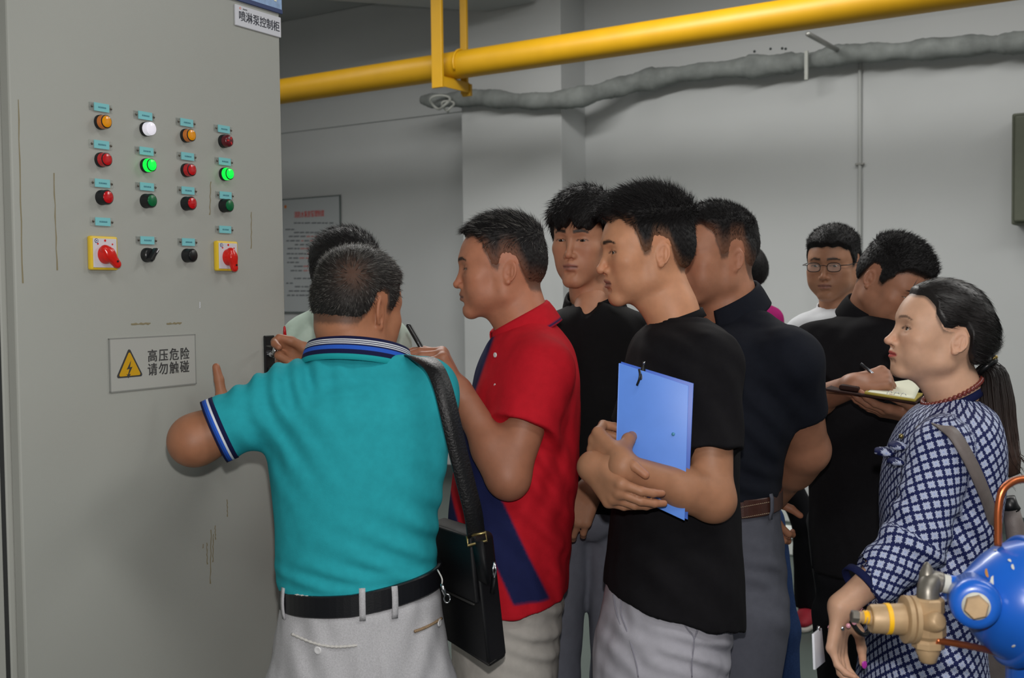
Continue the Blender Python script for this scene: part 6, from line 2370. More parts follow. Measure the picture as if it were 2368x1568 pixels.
make_top(H_, 'tee_shirt', H_st, M_WTEE, shH, [(sH1, sH1 + (aH[0].el - sH1) * 0.7, 0.06, 0.064), (sH2, sH2 + (aH[1].el - sH2) * 0.7, 0.06, 0.064)], neck=(nbH - (0, 0, 0.02), nbH + (-0.01, -0.02, 0.12), 0.066), h=0.009, noise=0.003, seed=4.4)
V, Q, K = ring_band(nbH + (-0.004, -0.006, 0.004), nrm((1, 0, 0.05)), nrm((0, 1, 0.35)), nrm((0, -0.35, 1)), 0.070, 0.070, [(0.002, -0.010), (0.0, 0.0), (-0.001, 0.009)], n=48)
world_part('neck_rib', V, Q, None, M_WTEE, H_, solid=0.004)
H_pel = Stack(rows_px(zH, [(1090, 1888, 2050, 0.135), (1180, 1894, 2056, 0.14), (1260, 1915, 2035, 0.12)]))
legsH = std_legs(P(1976, 1210, zH), 0.075, [(cH[0] + 0.02, cH[1], 0), (cH[0] + 0.18, cH[1] + 0.02, 0)], r=(0.085, 0.062, 0.052))
make_trousers(H_, H_pel, legsH, M_BLKT, h=0.012)
make_shoes(H_, legsH, 30, M_SHOE_BLACK, M_SOLE)
# glasses
gl = empty('glasses', tuple(hH.wpt((0, -0.11, 0.0))[0]))
tag(gl, 'thin dark rimmed glasses on the face of the man in white', 'glasses')
M_RIM = mat('glasses_rim', srgb(36, 34, 36), rough=0.3, metal=0.4)
M_LENS = mat('glasses_lens', (0.9, 0.92, 0.92, 1), rough=0.02, spec=0.5, alpha=0.12)
for sx in (-1, 1):
    pts = []
    for t in np.linspace(0, 2 * math.pi, 29):
        x = 0.0215 * np.sign(math.cos(t)) * abs(math.cos(t)) ** 0.7; z = 0.0145 * np.sign(math.sin(t)) * abs(math.sin(t)) ** 0.7
        pts.append(hH.wpt((sx * 0.033 + x, -0.103 + 0.12 * abs(sx * 0.033 + x) ** 1.5, 0.006 + z))[0])
    V, Q, T = tube(pts, 0.0013, 6)
    rim = world_part('rim', V, Q, T, M_RIM, gl)
    cpt = np.mean(pts[:-1], 0)
    Vl = np.vstack([pts[:-1], cpt[None]])
    world_part('lens', Vl, None, [(i, (i + 1) % 28, 28) for i in range(28)], M_LENS, gl)
    V, Q, T = tube([hH.wpt((sx * 0.0545, -0.098, 0.012))[0], hH.wpt((sx * 0.074, -0.085, 0.012))[0], hH.wpt((sx * 0.0815, 0.0, 0.014))[0], hH.wpt((sx * 0.080, 0.02, 0.006))[0]], 0.0016, 6)
    world_part('temple_arm', V, Q, T, M_RIM, gl)
V, Q, T = tube(spline([hH.wpt((-0.012, -0.104, 0.010))[0], hH.wpt((0, -0.106, 0.013))[0], hH.wpt((0.012, -0.104, 0.010))[0]], 9), 0.0013, 6)
world_part('bridge', V, Q, T, M_RIM, gl)

# ================================================================== man in black writing in a notebook
zI = 3.1
cI = P(1985, 1300, zI)
I_ = person_root(cI[0], cI[1], 'man in black bowing his head to write in a notebook')
I_st = Stack(rows_px(zI, [(728, 1960, 2075, 0.085), (755, 1915, 2115, 0.115), (800, 1870, 2140, 0.13), (880, 1862, 2150, 0.135), (1000, 1868, 2140, 0.135), (1120, 1872, 2130, 0.135), (1240, 1874, 2125, 0.138), (1320, 1882, 2125, 0.138)]))
hI = Head(P(2056, 656, zI - 0.04), turn=-38, nod=36, tilt=8, s=0.98, skin=(0.38, 0.215, 0.15), eye=0.45, cheek=0.3, stubble=0.08)
hairI = Hair(hI, top=0.017, side=0.005, back=0.007, n=6500, length=0.018, side_len=0.007, lift=0.6, lo_fade=0.015, flow=(0, -0.3, 0.4))
hI.k['hair'] = hairI
nbI = P(2005, 742, zI + 0.03)
sI1 = P(1890, 800, zI); sI2 = P(2125, 800, zI)
elI1 = P(1862, 935, zI - 0.10); wrI1 = P(1972, 893, zI - 0.36)
elI2 = P(2200, 975, zI - 0.12); wrI2 = P(2120, 962, zI - 0.36)
hdI1 = Hand(wrI1, (0.95, 0.05, 0.22), (0.1, 0.55, -0.83), 'R', s=0.98, curls=((1.15, 1.4, 0.7), (1.2, 1.45, 0.8), (1.25, 1.5, 0.8), (1.3, 1.5, 0.8)), spread=0.0, thumb=((0.8, 0.4, 0.3), (0.8, 0.0, 0.6), (0.6, -0.3, 0.7)))
hdI2 = Hand(wrI2, (-0.95, -0.12, 0.20), (-0.15, 0.2, 0.95), 'L', s=0.98, curl=(0.12, 0.25, 0.2), spread=0.07, thumb=((0.6, 0.7, 0.1), (0.9, 0.3, 0.1), (0.95, 0.1, 0.1)))
armsI = [Arm(sI1, elI1, wrI1, hdI1, r=(0.048, 0.043, 0.028)), Arm(sI2, elI2, wrI2, hdI2, r=(0.048, 0.042, 0.027))]
shI = [(nbI + (-0.02, 0, -0.02), sI1, 0.048, 0.060), (nbI + (0.02, 0, -0.02), sI2, 0.048, 0.060)]
body_mesh(I_, hI, nbI, armsI, trunk_of(I_st, shI), neck_r=(0.056, 0.062))
build_eyes(hI, I_, gaze=(0, -1, -0.4))
hairI.build(I_, h=0.0034)
make_top(I_, 'polo_shirt', I_st, M_BLK, shI, [(sI1, sI1 + (elI1 - sI1) * 0.62, 0.062, 0.066), (sI2, sI2 + (elI2 - sI2) * 0.62, 0.062, 0.064)], neck=(nbI - (0, 0, 0.02), nbI + (0.03, -0.03, 0.12), 0.063), h=0.008, noise=0.003, seed=8.2)
polo_collar(I_, nbI + (0.004, -0.004, 0.012), (0.6, -0.8, 0), M_BLK, r=(0.068, 0.068), stand=0.034, leaf=0.05, lean=0.5)
I_pel = Stack(rows_px(zI, [(1310, 1880, 2120, 0.135), (1380, 1896, 2125, 0.13), (1460, 1930, 2100, 0.11)]))
legsI = std_legs(P(2018, 1420, zI), 0.08, [(cI[0] - 0.03, cI[1] - 0.02, 0), (cI[0] + 0.15, cI[1], 0)], r=(0.086, 0.07, 0.06))
make_trousers(I_, I_pel, legsI, M_BLKT, h=0.01)
make_shoes(I_, legsI, 0, M_SHOE_BLACK, M_SOLE)
# notebook and pen
M_LEA = mat('dark_brown_leather', srgb(44, 24, 20), rough=0.75, spec=0.15, noise=0.12, nscale=60, bump=0.2, bscale=300)
M_PAGE = mat('notebook_page', srgb(222, 222, 200), rough=0.8)
M_YEDG = mat('notebook_yellow_edge', srgb(180, 160, 70), rough=0.7)
zn = zI - 0.37
q0, q1, q2, q3 = P(1904, 903, zn - 0.06), P(2118, 936, zn - 0.10), P(2136, 920, zn + 0.13), P(1925, 893, zn + 0.11)
nbk = empty('notebook', tuple((q0 + q1) / 2))
tag(nbk, 'open dark brown leather notebook with cream page held by the man in black', 'notebook')
up_ = nrm(np.cross(q1 - q0, q3 - q0)); up_ = up_ if up_[2] > 0 else -up_
hexa('cover', [q0, q1, q2, q3], up_ * 0.009 + np.array((0, 0, -0.004)), M_LEA, nbk, 0.002)
e1 = q1 - q0; e3 = q3 - q0


def nq(u, v, h):
    return q0 + e1 * u + (q2 - q1) * v * u + e3 * v * (1 - u) + up_ * h


hexa('page_block', [nq(0.44, 0.02, 0.006), nq(0.985, 0.02, 0.006), nq(0.985, 0.97, 0.006), nq(0.44, 0.97, 0.006)], up_ * 0.006, M_YEDG, nbk, 0.0)
# top sheet lifted at the far side
gx = np.linspace(0.47, 0.97, 9); gy = np.linspace(0.03, 1.0, 9)
V = [nq(u, v, 0.0125 + 0.045 * max(0, v - 0.1) ** 1.2 * (0.15 + 0.85 * (u - 0.47) / 0.5)) for v in gy for u in gx]
Q = [(j * 9 + i, j * 9 + i + 1, (j + 1) * 9 + i + 1, (j + 1) * 9 + i) for j in range(8) for i in range(8)]
world_part('page', V, Q, None, M_PAGE, nbk, solid=0.0006)
for k in range(3):
    c = nq(0.70 + k * 0.075, 0.08, 0.014)
    V, Q, T = tube([c + (0.006 * math.cos(t), 0, 0.007 * math.sin(t)) for t in np.linspace(0.2, math.pi + 0.4, 12)], 0.0007, 6)
    world_part('binder_ring', V, Q, T, M_SIL, nbk)
hexa('pen_loop', [nq(0.15, 0.10, 0.006), nq(0.36, 0.10, 0.006), nq(0.36, 0.35, 0.006), nq(0.15, 0.35, 0.006)], up_ * 0.012, M_LEA, nbk, 0.004)
pe = empty('writing_pen', tuple(P(2056, 897, zn - 0.02)))
tag(pe, 'thin grey pen in the fist of the man writing', 'pen')
V, Q, T = tube([P(1990, 841, zn + 0.02), P(2050, 890, zn + 0.01)], 0.0038, 12)
world_part('barrel', V, Q, T, M_PHS, pe)
V, Q, T = tube([P(2050, 890, zn + 0.01), P(2059, 897.5, zn + 0.01)], [0.0036, 0.0008], 12)
world_part('tip', V, Q, T, M_SIL, pe)

# ================================================================== woman in the patterned dress
zJ = 2.2
cJ = P(2180, 1300, zJ)
J_ = person_root(cJ[0], cJ[1], 'woman with a low ponytail in a navy dress with white floral lattice, profile')
M_DRESS = bpy.data.materials.new('floral_lattice_dress')
M_DRESS.use_nodes = True
nt = M_DRESS.node_tree
bs = nt.nodes['Principled BSDF']
bs.inputs['Roughness'].default_value = 0.7
bs.inputs['Specular IOR Level'].default_value = 0.2
at = nt.nodes.new('ShaderNodeAttribute'); at.attribute_name = 'cloth_uv'
sp_ = nt.nodes.new('ShaderNodeSeparateXYZ'); nt.links.new(at.outputs['Vector'], sp_.inputs[0])


def mth(op, a, b=None, c=None):
    n = nt.nodes.new('ShaderNodeMath'); n.operation = op
    for i, v in enumerate((a, b, c)):
        if v is None:
            continue
        if isinstance(v, (int, float)):
            n.inputs[i].default_value = v
        else:
            nt.links.new(v, n.inputs[i])
    return n.outputs[0]


CELL = 0.0178
an_ = math.radians(30)
ur = mth('ADD', mth('MULTIPLY', sp_.outputs[0], math.cos(an_) / CELL), mth('MULTIPLY', sp_.outputs[1], math.sin(an_) / CELL))
vr = mth('ADD', mth('MULTIPLY', sp_.outputs[0], -math.sin(an_) / CELL), mth('MULTIPLY', sp_.outputs[1], math.cos(an_) / CELL))
fa = mth('SUBTRACT', mth('FRACT', mth('ADD', ur, 100.0)), 0.5)
fb = mth('SUBTRACT', mth('FRACT', mth('ADD', vr, 100.0)), 0.5)
rr_ = mth('SQRT', mth('ADD', mth('MULTIPLY', fa, fa), mth('MULTIPLY', fb, fb)))
th_ = mth('ARCTAN2', fb, fa)
R_ = mth('ADD', mth('ADD', 0.405, mth('MULTIPLY', mth('COSINE', mth('MULTIPLY', th_, 4.0)), -0.07)), mth('MULTIPLY', mth('COSINE', mth('MULTIPLY', th_, 12.0)), 0.05))
mask = mth('MULTIPLY', mth('SUBTRACT', R_, rr_), 14.0)
mk = nt.nodes.new('ShaderNodeClamp'); nt.links.new(mask, mk.inputs[0])
# fine dark veins between the petals
vein = mth('MULTIPLY', mth('GREATER_THAN', mth('COSINE', mth('ADD', mth('MULTIPLY', th_, 12.0), math.pi)), 0.72), mth('GREATER_THAN', rr_, 0.14))
mx1 = nt.nodes.new('ShaderNodeMix'); mx1.data_type = 'RGBA'
nt.links.new(mth('MULTIPLY', vein, 0.4), mx1.inputs[0])
mx1.inputs[6].default_value = srgb(180, 188, 212); mx1.inputs[7].default_value = srgb(96, 112, 160)
mx2 = nt.nodes.new('ShaderNodeMix'); mx2.data_type = 'RGBA'
nt.links.new(mth('LESS_THAN', rr_, 0.10), mx2.inputs[0])
nt.links.new(mx1.outputs[2], mx2.inputs[6]); mx2.inputs[7].default_value = srgb(150, 164, 206)
mx3 = nt.nodes.new('ShaderNodeMix'); mx3.data_type = 'RGBA'
nt.links.new(mk.outputs[0], mx3.inputs[0])
mx3.inputs[6].default_value = srgb(26, 34, 82); nt.links.new(mx2.outputs[2], mx3.inputs[7])
nt.links.new(mx3.outputs[2], bs.inputs['Base Color'])

J_st = Stack(rows_px(zJ, [(922, 2150, 2270, 0.065, 0.02), (955, 2112, 2292, 0.115), (1010, 2078, 2304, 0.15), (1080, 2056, 2306, 0.16), (1160, 2046, 2300, 0.155), (1260, 2046, 2284, 0.145), (1350, 2036, 2270, 0.14),
                          (1450, 2010, 2262, 0.15), (1560, 1992, 2270, 0.165), (1750, 1985, 2290, 0.18), (2000, 1970, 2310, 0.2)]))
hJ = Head(P(2173, 785, zJ), turn=88, nod=-11, s=0.905, long=0.88, chin=-0.007, skin=(0.60, 0.43, 0.33), female=True, wide=0.93, jaw=0.88, nose=1.12, lip=1.0, lipcol=(0.5, 0.07, 0.07), brow=0.5, eye=1.05, ear=0.85, nosew=0.9, lipw=0.9)
hairJ = Hair(hJ, top=0.009, side=0.006, back=0.013, line=LINE_WOMAN, n=6000, length=0.03, side_len=0.03, lift=0.0, jitter=0.04, fade=0.03, width=0.0004, tex=0.0003, scallop=0.0,
             whorl=(0.0, -0.35, 0.11), col=(0.012, 0.010, 0.010), mat_=M_HAIR_GLOSS)
hJ.k['hair'] = hairJ
nbJ = P(2206, 922, zJ + 0.02)
sJ1 = P(2178, 1040, 2.08); elJ = P(2112, 1262, 2.03); wrJ = P(1948, 1398, 1.99)
sJ2 = P(2170, 1030, 2.36); elJ2 = P(2150, 1250, 2.40); wrJ2 = P(2080, 1380, 2.36)
hdJ = Hand(P(1946, 1402, 1.99), (-0.10, -0.02, -1), (0.80, -0.6, 0), 'L', s=0.9, female=True, curls=((0.35, 0.5, 0.3), (0.35, 0.45, 0.3), (0.4, 0.5, 0.3), (0.5, 0.5, 0.4)), spread=0.03,
           thumb=((0.75, 0.55, 0.35), (0.95, 0.25, 0.2), (0.98, 0.05, 0.15)))
hdJ2 = Hand(wrJ2, (-0.2, 0, -1), (0.3, -0.9, 0), 'R', s=0.9, female=True)
armsJ = [Arm(sJ1, elJ, P(1946, 1402, 1.99), hdJ, r=(0.042, 0.037, 0.0225)), Arm(sJ2, elJ2, wrJ2, hdJ2, r=(0.042, 0.037, 0.022))]
shJ = [(nbJ + (0.01, 0, -0.025), sJ1, 0.04, 0.052), (nbJ + (0.01, 0, -0.025), sJ2, 0.04, 0.052)]
body_mesh(J_, hJ, nbJ, armsJ, trunk_of(J_st, shJ), neck_r=(0.043, 0.047), hh=0.0025, ha=0.0034)
build_eyes(hJ, J_, gaze=(0, -1, 0.05))
hairJ.build(J_, h=0.0028)
slJ = elJ + (wrJ - elJ) * 0.74


def uvJ(V):
    cx, cy, rx, ry = J_st.par(V[:, 2])
    thj = np.arctan2(V[:, 0] - cx, -(V[:, 1] - cy))
    uv = np.stack([thj * 0.155, V[:, 2]], 1)
    d0 = J_st.xy(V.astype(np.float32))
    for (a, m, b) in ((sJ1, elJ, slJ), (sJ2, elJ2, elJ2 + (wrJ2 - elJ2) * 0.7)):
        d1 = rc(V.astype(np.float32), a, m, 0.055, 0.056); d2 = rc(V.astype(np.float32), m, b, 0.056, 0.055)
        use = np.minimum(d1, d2) < d0 - 0.004
        for (p0, p1, sel, off) in ((a, m, use & (d1 <= d2), 0.0), (m, b, use & (d2 < d1), np.linalg.norm(m - a))):
            ax = nrm(p1 - p0)
            e = nrm(np.array((0, -1.0, 0)) - ax * np.dot((0, -1.0, 0), ax)); f = np.cross(ax, e)
            v = V - p0
            t = v @ ax
            tt = np.arctan2(v @ f, v @ e)
            uv[sel, 0] = -tt[sel] * 0.056 + 0.03; uv[sel, 1] = float(a[2]) - off - t[sel]
    return uv


fJ = [(P(2100, 1240, 2.0), (0.5, 0, 0.9), 0.05, 0.004, (0.1, 0.12, 0.1)), (P(2210, 1240, 2.08), (0.6, 0, 0.8), 0.05, 0.005, (0.08, 0.1, 0.1)), (P(2060, 1110, zJ - 0.1), (0.6, 0, 0.8), 0.035, 0.003, (0.05, 0.1, 0.06))]


def frillJ(p, d):
    # forearm part of the near sleeve
    s = rc(p, elJ, slJ + nrm(wrJ - elJ) * 0.05, 0.054, 0.041)
    u = nrm(wrJ - elJ).astype(np.float32)
    s = smax(s, (p - slJ.astype(np.float32)) @ u, 0.004)
    s = ssub(s, rc(p, slJ - nrm(wrJ - elJ) * 0.03, slJ + nrm(wrJ - elJ) * 0.06, 0.030, 0.036), 0.005)
    d = smin(d, s, 0.02)
    s2_ = rc(p, elJ2, elJ2 + (wrJ2 - elJ2) * 0.7, 0.052, 0.048)
    return smin(d, s2_, 0.02)


make_top(J_, 'dress', J_st, M_DRESS, shJ, [(sJ1, elJ + nrm(elJ - sJ1) * 0.01, 0.056, 0.056), (sJ2, elJ2 + nrm(elJ2 - sJ2) * 0.01, 0.056, 0.056)], neck=(nbJ - (0, 0, 0.03), nbJ + (-0.03, 0, 0.12), 0.053), h=0.0058, folds=fJ,
         noise=0.0022, seed=9.1, uvfn=uvJ, extra=frillJ, blend=0.022)
M_NVT = cloth('navy_trim', srgb(22, 28, 66), noise=0.03)
V, Q, K = ring_band(nbJ + (-0.004, 0, 0.0), nrm((1, 0, 0.42)), np.array((0, 1.0, 0)), nrm((-0.42, 0, 1)), 0.056, 0.054, [(0.005, -0.008), (0.003, 0.0), (0.002, 0.007)], n=56)
world_part('neck_trim', V, Q, None, M_NVT, J_, solid=0.004)
arm_cuff(J_, slJ, wrJ - elJ, 0.0425, 0.014, [np.array(srgb(22, 28, 66)[:3])] * 2, M_TRIM, 'sleeve_trim')
# bow of cloth on the chest with a gilt stud
bw = P(2060, 1040, zJ - 0.05)
for k, (dx, dz, rx_, rz_) in enumerate(((-0.012, -0.004, 0.018, 0.009), (0.006, 0.010, 0.016, 0.008), (-0.004, -0.016, 0.015, 0.007))):
    V, Q = sdf_mesh(lambda p: ell(p, bw + (dx, -0.02 * k, dz), (rx_, 0.03, rz_)) + 0.002 * wob(p, 160, k), bw - 0.08, bw + 0.08, 0.004, 1)
    world_part('bow_loop', V, Q, None, M_DRESS, J_, uv=np.stack([V[:, 0] * 1.0, V[:, 2]], 1))
V, Q, T = uv_sphere(P(2084, 1009, zJ - 0.115), 0.005, 12, 8)
world_part('gilt_stud', V, Q, T, M_BRASS, J_)
# ponytail
M_PONY = mat('ponytail_hair', (0.02, 0.013, 0.011, 1), rough=0.45, spec=0.35, attr='Col')
pp = spline([P(2272, 842, zJ + 0.02), P(2292, 868, zJ + 0.01), P(2300, 920, zJ - 0.01), P(2308, 985, zJ - 0.03), P(2322, 1050, zJ - 0.05), P(2346, 1100, zJ - 0.06)], 40)
rp2 = np.interp(np.linspace(0, 1, 40), [0, 0.08, 0.2, 0.45, 0.7, 0.9, 1.0], [0.016, 0.017, 0.026, 0.031, 0.028, 0.022, 0.010])
V, Q, T = tube(pp, list(rp2), 26)
V = V.copy()
nring = 26
for j in range(40):
    for i in range(nring):
        k = j * nring + i
        V[k] += (V[k] - pp[j]) * 0.09 * math.sin(i * 4.1 + j * 0.05)
rngp = np.random.default_rng(8)
Vs = [V]; Qs = list(Q); Ts = list(T)
o_ = len(V)
for k in range(260):
    a0 = rngp.random() * 6.283; rr0 = 0.8 + 0.3 * rngp.random()
    j0 = rngp.integers(4, 16); j1 = min(39, j0 + rngp.integers(14, 26))
    idx = np.linspace(j0, j1, 9)
    pts = []
    for t in idx:
        j = int(t)
        tg = pp[min(j + 1, 39)] - pp[max(j - 1, 0)]; tg = nrm(tg)
        e = nrm(np.cross(tg, (0, 1, 0.01))); f = np.cross(tg, e)
        pts.append(pp[j] + (e * math.cos(a0) + f * math.sin(a0)) * rp2[j] * (rr0 + 0.12))
    if j1 > 34:
        pts[-1] = pts[-1] + np.array((rngp.normal(0.012, 0.012), rngp.normal(0, 0.01), -0.03 * rngp.random()))
    v, q, t = tube(pts, [0.0008] * 8 + [0.0002], 4)
    Vs.append(v); Qs += [tuple(i + o_ for i in f) for f in q]; Ts += [tuple(i + o_ for i in f) for f in t]; o_ += len(v)
V = np.vstack(Vs)
tl = np.clip((P(2290, 850, zJ)[2] - V[:, 2]) / 0.22, 0, 1)[:, None]
cp = np.array((0.010, 0.008, 0.008)) * (1 - tl) + np.array((0.045, 0.024, 0.018)) * tl
cp = cp * (0.75 + 0.5 * rngp.random((len(V), 1)))
world_part('ponytail', V, Qs, Ts, M_PONY, J_, col=cp)
hc = P(2283, 848, zJ + 0.015)
tdir = nrm(pp[4] - pp[0])
ea = nrm(np.cross(tdir, (0, 1, 0))); eb = np.cross(tdir, ea)
V, Q, T = tube([hc + (ea * math.cos(t) + eb * math.sin(t)) * 0.0185 for t in np.linspace(0, 2 * math.pi, 26)], 0.006, 10)
world_part('hair_tie', V, Q, T, M_BEZ, J_)
M_GOLD = mat('gold_bead', srgb(196, 168, 96), rough=0.25, metal=0.9)
for k in range(6):
    t = -0.9 + k * 0.36
    V, Q, T = uv_sphere(hc - tdir * 0.004 + (ea * math.cos(t) - eb * math.sin(t) * 1.0) * 0.024, 0.0042, 10, 7)
    world_part('gold_bead', V, Q, T, M_GOLD, J_)
# bead necklace
M_BEAD = mat('dark_red_bead', srgb(116, 52, 46), rough=0.2, coat=0.5)
nk = empty('bead_necklace', tuple(nbJ + (0, 0, 0.02)))
tag(nk, 'dark red bead necklace around the neck of the woman', 'necklace')
V0, Q0, T0 = uv_sphere((0, 0, 0), 0.0052, 12, 8)
bme = np_mesh('bead', V0, Q0, T0)
bme.materials.append(M_BEAD)
for k in range(40):
    t = 2 * math.pi * k / 40
    p = nbJ + nrm((1, 0, 0.5)) * 0.060 * math.cos(t) + np.array((0, 1, 0)) * 0.060 * math.sin(t) + np.array((-0.004, 0, 0.016))
    b = put('bead', bme, None, nk); b.location = Vector(p) - nk.location
# shoulder strap and handbag
M_TAUPE = mat('taupe_leather', srgb(112, 103, 100), rough=0.55, noise=0.06, nscale=60, bump=0.2, bscale=300)
hb = empty('handbag', tuple(P(2330, 1640, 2.16)))
tag(hb, 'taupe handbag with long strap over the shoulder of the woman', 'bag')
sp = spline([P(2120, 1004, 2.20), P(2140, 988, 2.12), P(2172, 985, 2.055), P(2205, 1004, 2.02), P(2240, 1060, 2.01), P(2268, 1120, 2.02), P(2290, 1180, 2.05), P(2306, 1250, 2.09), P(2318, 1340, 2.11)], 60)
nn_ = []
for i, p in enumerate(sp):
    w = min(1, i / 18)
    nn_.append(nrm(np.array((0.25, -0.95, 0.1)) * w + np.array((-0.1, -0.3, 0.95)) * (1 - w)))
V, Q = ribbon(sp, nn_, 0.024, 0.004)
world_part('strap', V, Q, None, M_TAUPE, hb)
V, Q, T = tube([P(2330, 1150, 2.2), P(2336, 1170, 2.2), P(2342, 1182, 2.2)], [0.014, 0.015, 0.016], 16)
world_part('handle_ring', V, Q, T, M_BEZ, hb)
V, Q, T = tube([P(2338, 1178, 2.2), P(2346, 1215, 2.2), P(2358, 1300, 2.2), P(2372, 1450, 2.2)], [0.016, 0.018, 0.019, 0.019], 18)
world_part('rolled_handle', V, Q, T, M_TAUPE, hb)
q = [P(2265, 1505, 2.14), P(2420, 1430, 2.16), P(2430, 1780, 2.16), P(2280, 1780, 2.14)]
hexa('bag_body', q, np.array((0.02, 0.11, 0)), M_TAUPE, hb, 0.012)
# bracelet, fingernails, white card in the hand
M_PURP = mat('purple_nail', srgb(170, 50, 160), rough=0.2, coat=0.5)
M_PINKN = mat('pink_nail', srgb(206, 150, 140), rough=0.3)
tp_ = hdJ.thumb[0]
dv_ = nrm(tp_[-1] - tp_[-2]); nn2 = np.array((0.25, -0.96, 0.1)); nn2 = nrm(nn2 - dv_ * np.dot(nn2, dv_)); sd_ = np.cross(dv_, nn2)
V0, Q0, T0 = uv_sphere((0, 0, 0), 1.0, 12, 8)
world_part('thumbnail', tp_[-1] + nn2 * 0.0052 + dv_ * 0.001 + V0[:, :1] * sd_ * 0.0055 + V0[:, 1:2] * dv_ * 0.0082 + V0[:, 2:] * nn2 * 0.0022, Q0, T0, M_PURP, J_)
nail_parts(hdJ, J_, M_PINKN, which=(0, 1, 2, 3))
brc = empty('bracelet', tuple(P(1955, 1425, 1.99)))
tag(brc, 'pink and silver bracelet on the wrist of the woman', 'bracelet')
wc = wrJ + (P(1958, 1420, 1.99) - wrJ) * 0.6
M_PSTONE = mat('pink_stone', srgb(214, 150, 166), rough=0.15, coat=0.6)
for k in range(18):
    t = 2 * math.pi * k / 18
    p = wc + np.array((0.030 * math.cos(t) + 0.004, 0.024 * math.sin(t), -0.018 + 0.016 * math.cos(t)))
    V, Q, T = uv_sphere(p, 0.0046, 10, 7)
    world_part('stone', V, Q, T, M_PSTONE if k % 3 else M_SIL, brc)
cdp = [P(1877, 1466, 1.95), P(1895, 1452, 2.0), P(1903, 1530, 2.0), P(1880, 1549, 1.95)]
cdc = empty('white_card', tuple(cdp[3]))
tag(cdc, 'small white card held in the lowered hand of the woman', 'card')
hexa('card', cdp, np.array((0.004, -0.001, 0.0)), M_PLATE, cdc, 0.0008)
V, Q, T = tube([P(1893, 1448, 1.985), P(1893, 1458, 1.985)], 0.003, 10)
world_part('clip', V, Q, T, M_SIL, cdc)
V, Q, T = tube(spline([P(1965, 1432, 1.98), P(1985, 1460, 1.98), P(2000, 1468, 1.99), P(2012, 1455, 2.0)], 16), 0.004, 8)
world_part('lanyard', V, Q, T, M_BEZ, cdc)
# legs and shoes below the dress
legsJ = std_legs(P(2150, 1760, zJ), 0.07, [(cJ[0] - 0.05, cJ[1] - 0.07, 0), (cJ[0] - 0.05, cJ[1] + 0.07, 0)], across=(0, 1, 0), r=(0.075, 0.05, 0.034))


def lgJ(p):
    d = None
    for (a, b, c, ra, rb, r2) in legsJ:
        l = smin(rc(p, a, b, ra, rb), rc(p, b, c, rb, r2), 0.03)
        d = l if d is None else np.minimum(d, l)
    return d


V, Q = sdf_mesh(lgJ, cJ * (1, 1, 0) + (-0.3, -0.3, 0.0), cJ * (1, 1, 0) + (0.25, 0.3, 0.78), 0.01, 1)
world_part('legs', V, Q, None, M_SKIN, J_, col=np.tile(np.array(hJ.k['skin']), (len(V), 1)))
make_shoes(J_, legsJ, 90, M_SHOE_BLACK, M_SOLE)

# ================================================================== blue valve unit at the lower right
zV = 1.52
M_BLUE = mat('blue_enamel', srgb(26, 92, 190), rough=0.3, spec=0.5, noise=0.08, nscale=14, bump=0.08, bscale=40, coat=0.2)
M_BRASSV = mat('weathered_brass', srgb(176, 148, 112), rough=0.5, metal=0.2, noise=0.12, nscale=40, bump=0.15, bscale=90)
M_GREYV = mat('galvanised', srgb(120, 116, 108), rough=0.4, metal=0.6, noise=0.15, nscale=50)
M_COP = mat('copper', srgb(190, 104, 62), rough=0.28, metal=0.8, noise=0.1, nscale=30)
M_YMARK = mat('yellow_mark', srgb(238, 182, 20), rough=0.5)
M_CHIP = mat('chipped_primer', srgb(176, 120, 50), rough=0.7)
M_CHIPW = mat('chipped_pale', srgb(196, 196, 186), rough=0.7)
va = empty('alarm_valve', tuple(P(2400, 1620, zV)))
tag(va, 'blue cast valve body with hex bolt and copper tubes in the lower right corner', 'valve')
axo = P(2190, 1358, zV); axd = nrm(P(2368, 1392, zV) - axo)
ez = np.array((0, 0, 1.0)); ey = nrm(np.cross(ez, axd)); ez2 = np.cross(axd, ey)
MV = Matrix(((ey[0], ez2[0], axd[0], axo[0]), (ey[1], ez2[1], axd[1], axo[1]), (ey[2], ez2[2], axd[2], axo[2]), (0, 0, 0, 1)))
k_ = zV / F_PX
prof = [(26, 0), (29, 3), (30, 18), (38, 34), (48, 44), (72, 62), (98, 84), (118, 108), (130, 130), (138, 150), (139, 152), (139, 168), (138, 170), (146, 172), (148, 210), (146, 330), (100, 360)]
V, Q, T = lathe([(r * k_, z * k_) for r, z in prof], 64, MV)
world_part('bell_housing', V, Q, T, M_BLUE, va)
# cover flange ring
V, Q, T = lathe([(141 * k_, 150 * k_), (150 * k_, 153 * k_), (152 * k_, 176 * k_), (141 * k_, 180 * k_)], 64, MV)
world_part('flange', V, Q, T, M_BLUE, va)
for (tz, tr) in ((0.35, 0), (1.4, 0), (2.5, 0)):
    p = axo + axd * 148 * k_ + (ey * math.cos(tz * 2.0) + ez2 * math.sin(tz * 2.0)) * 128 * k_
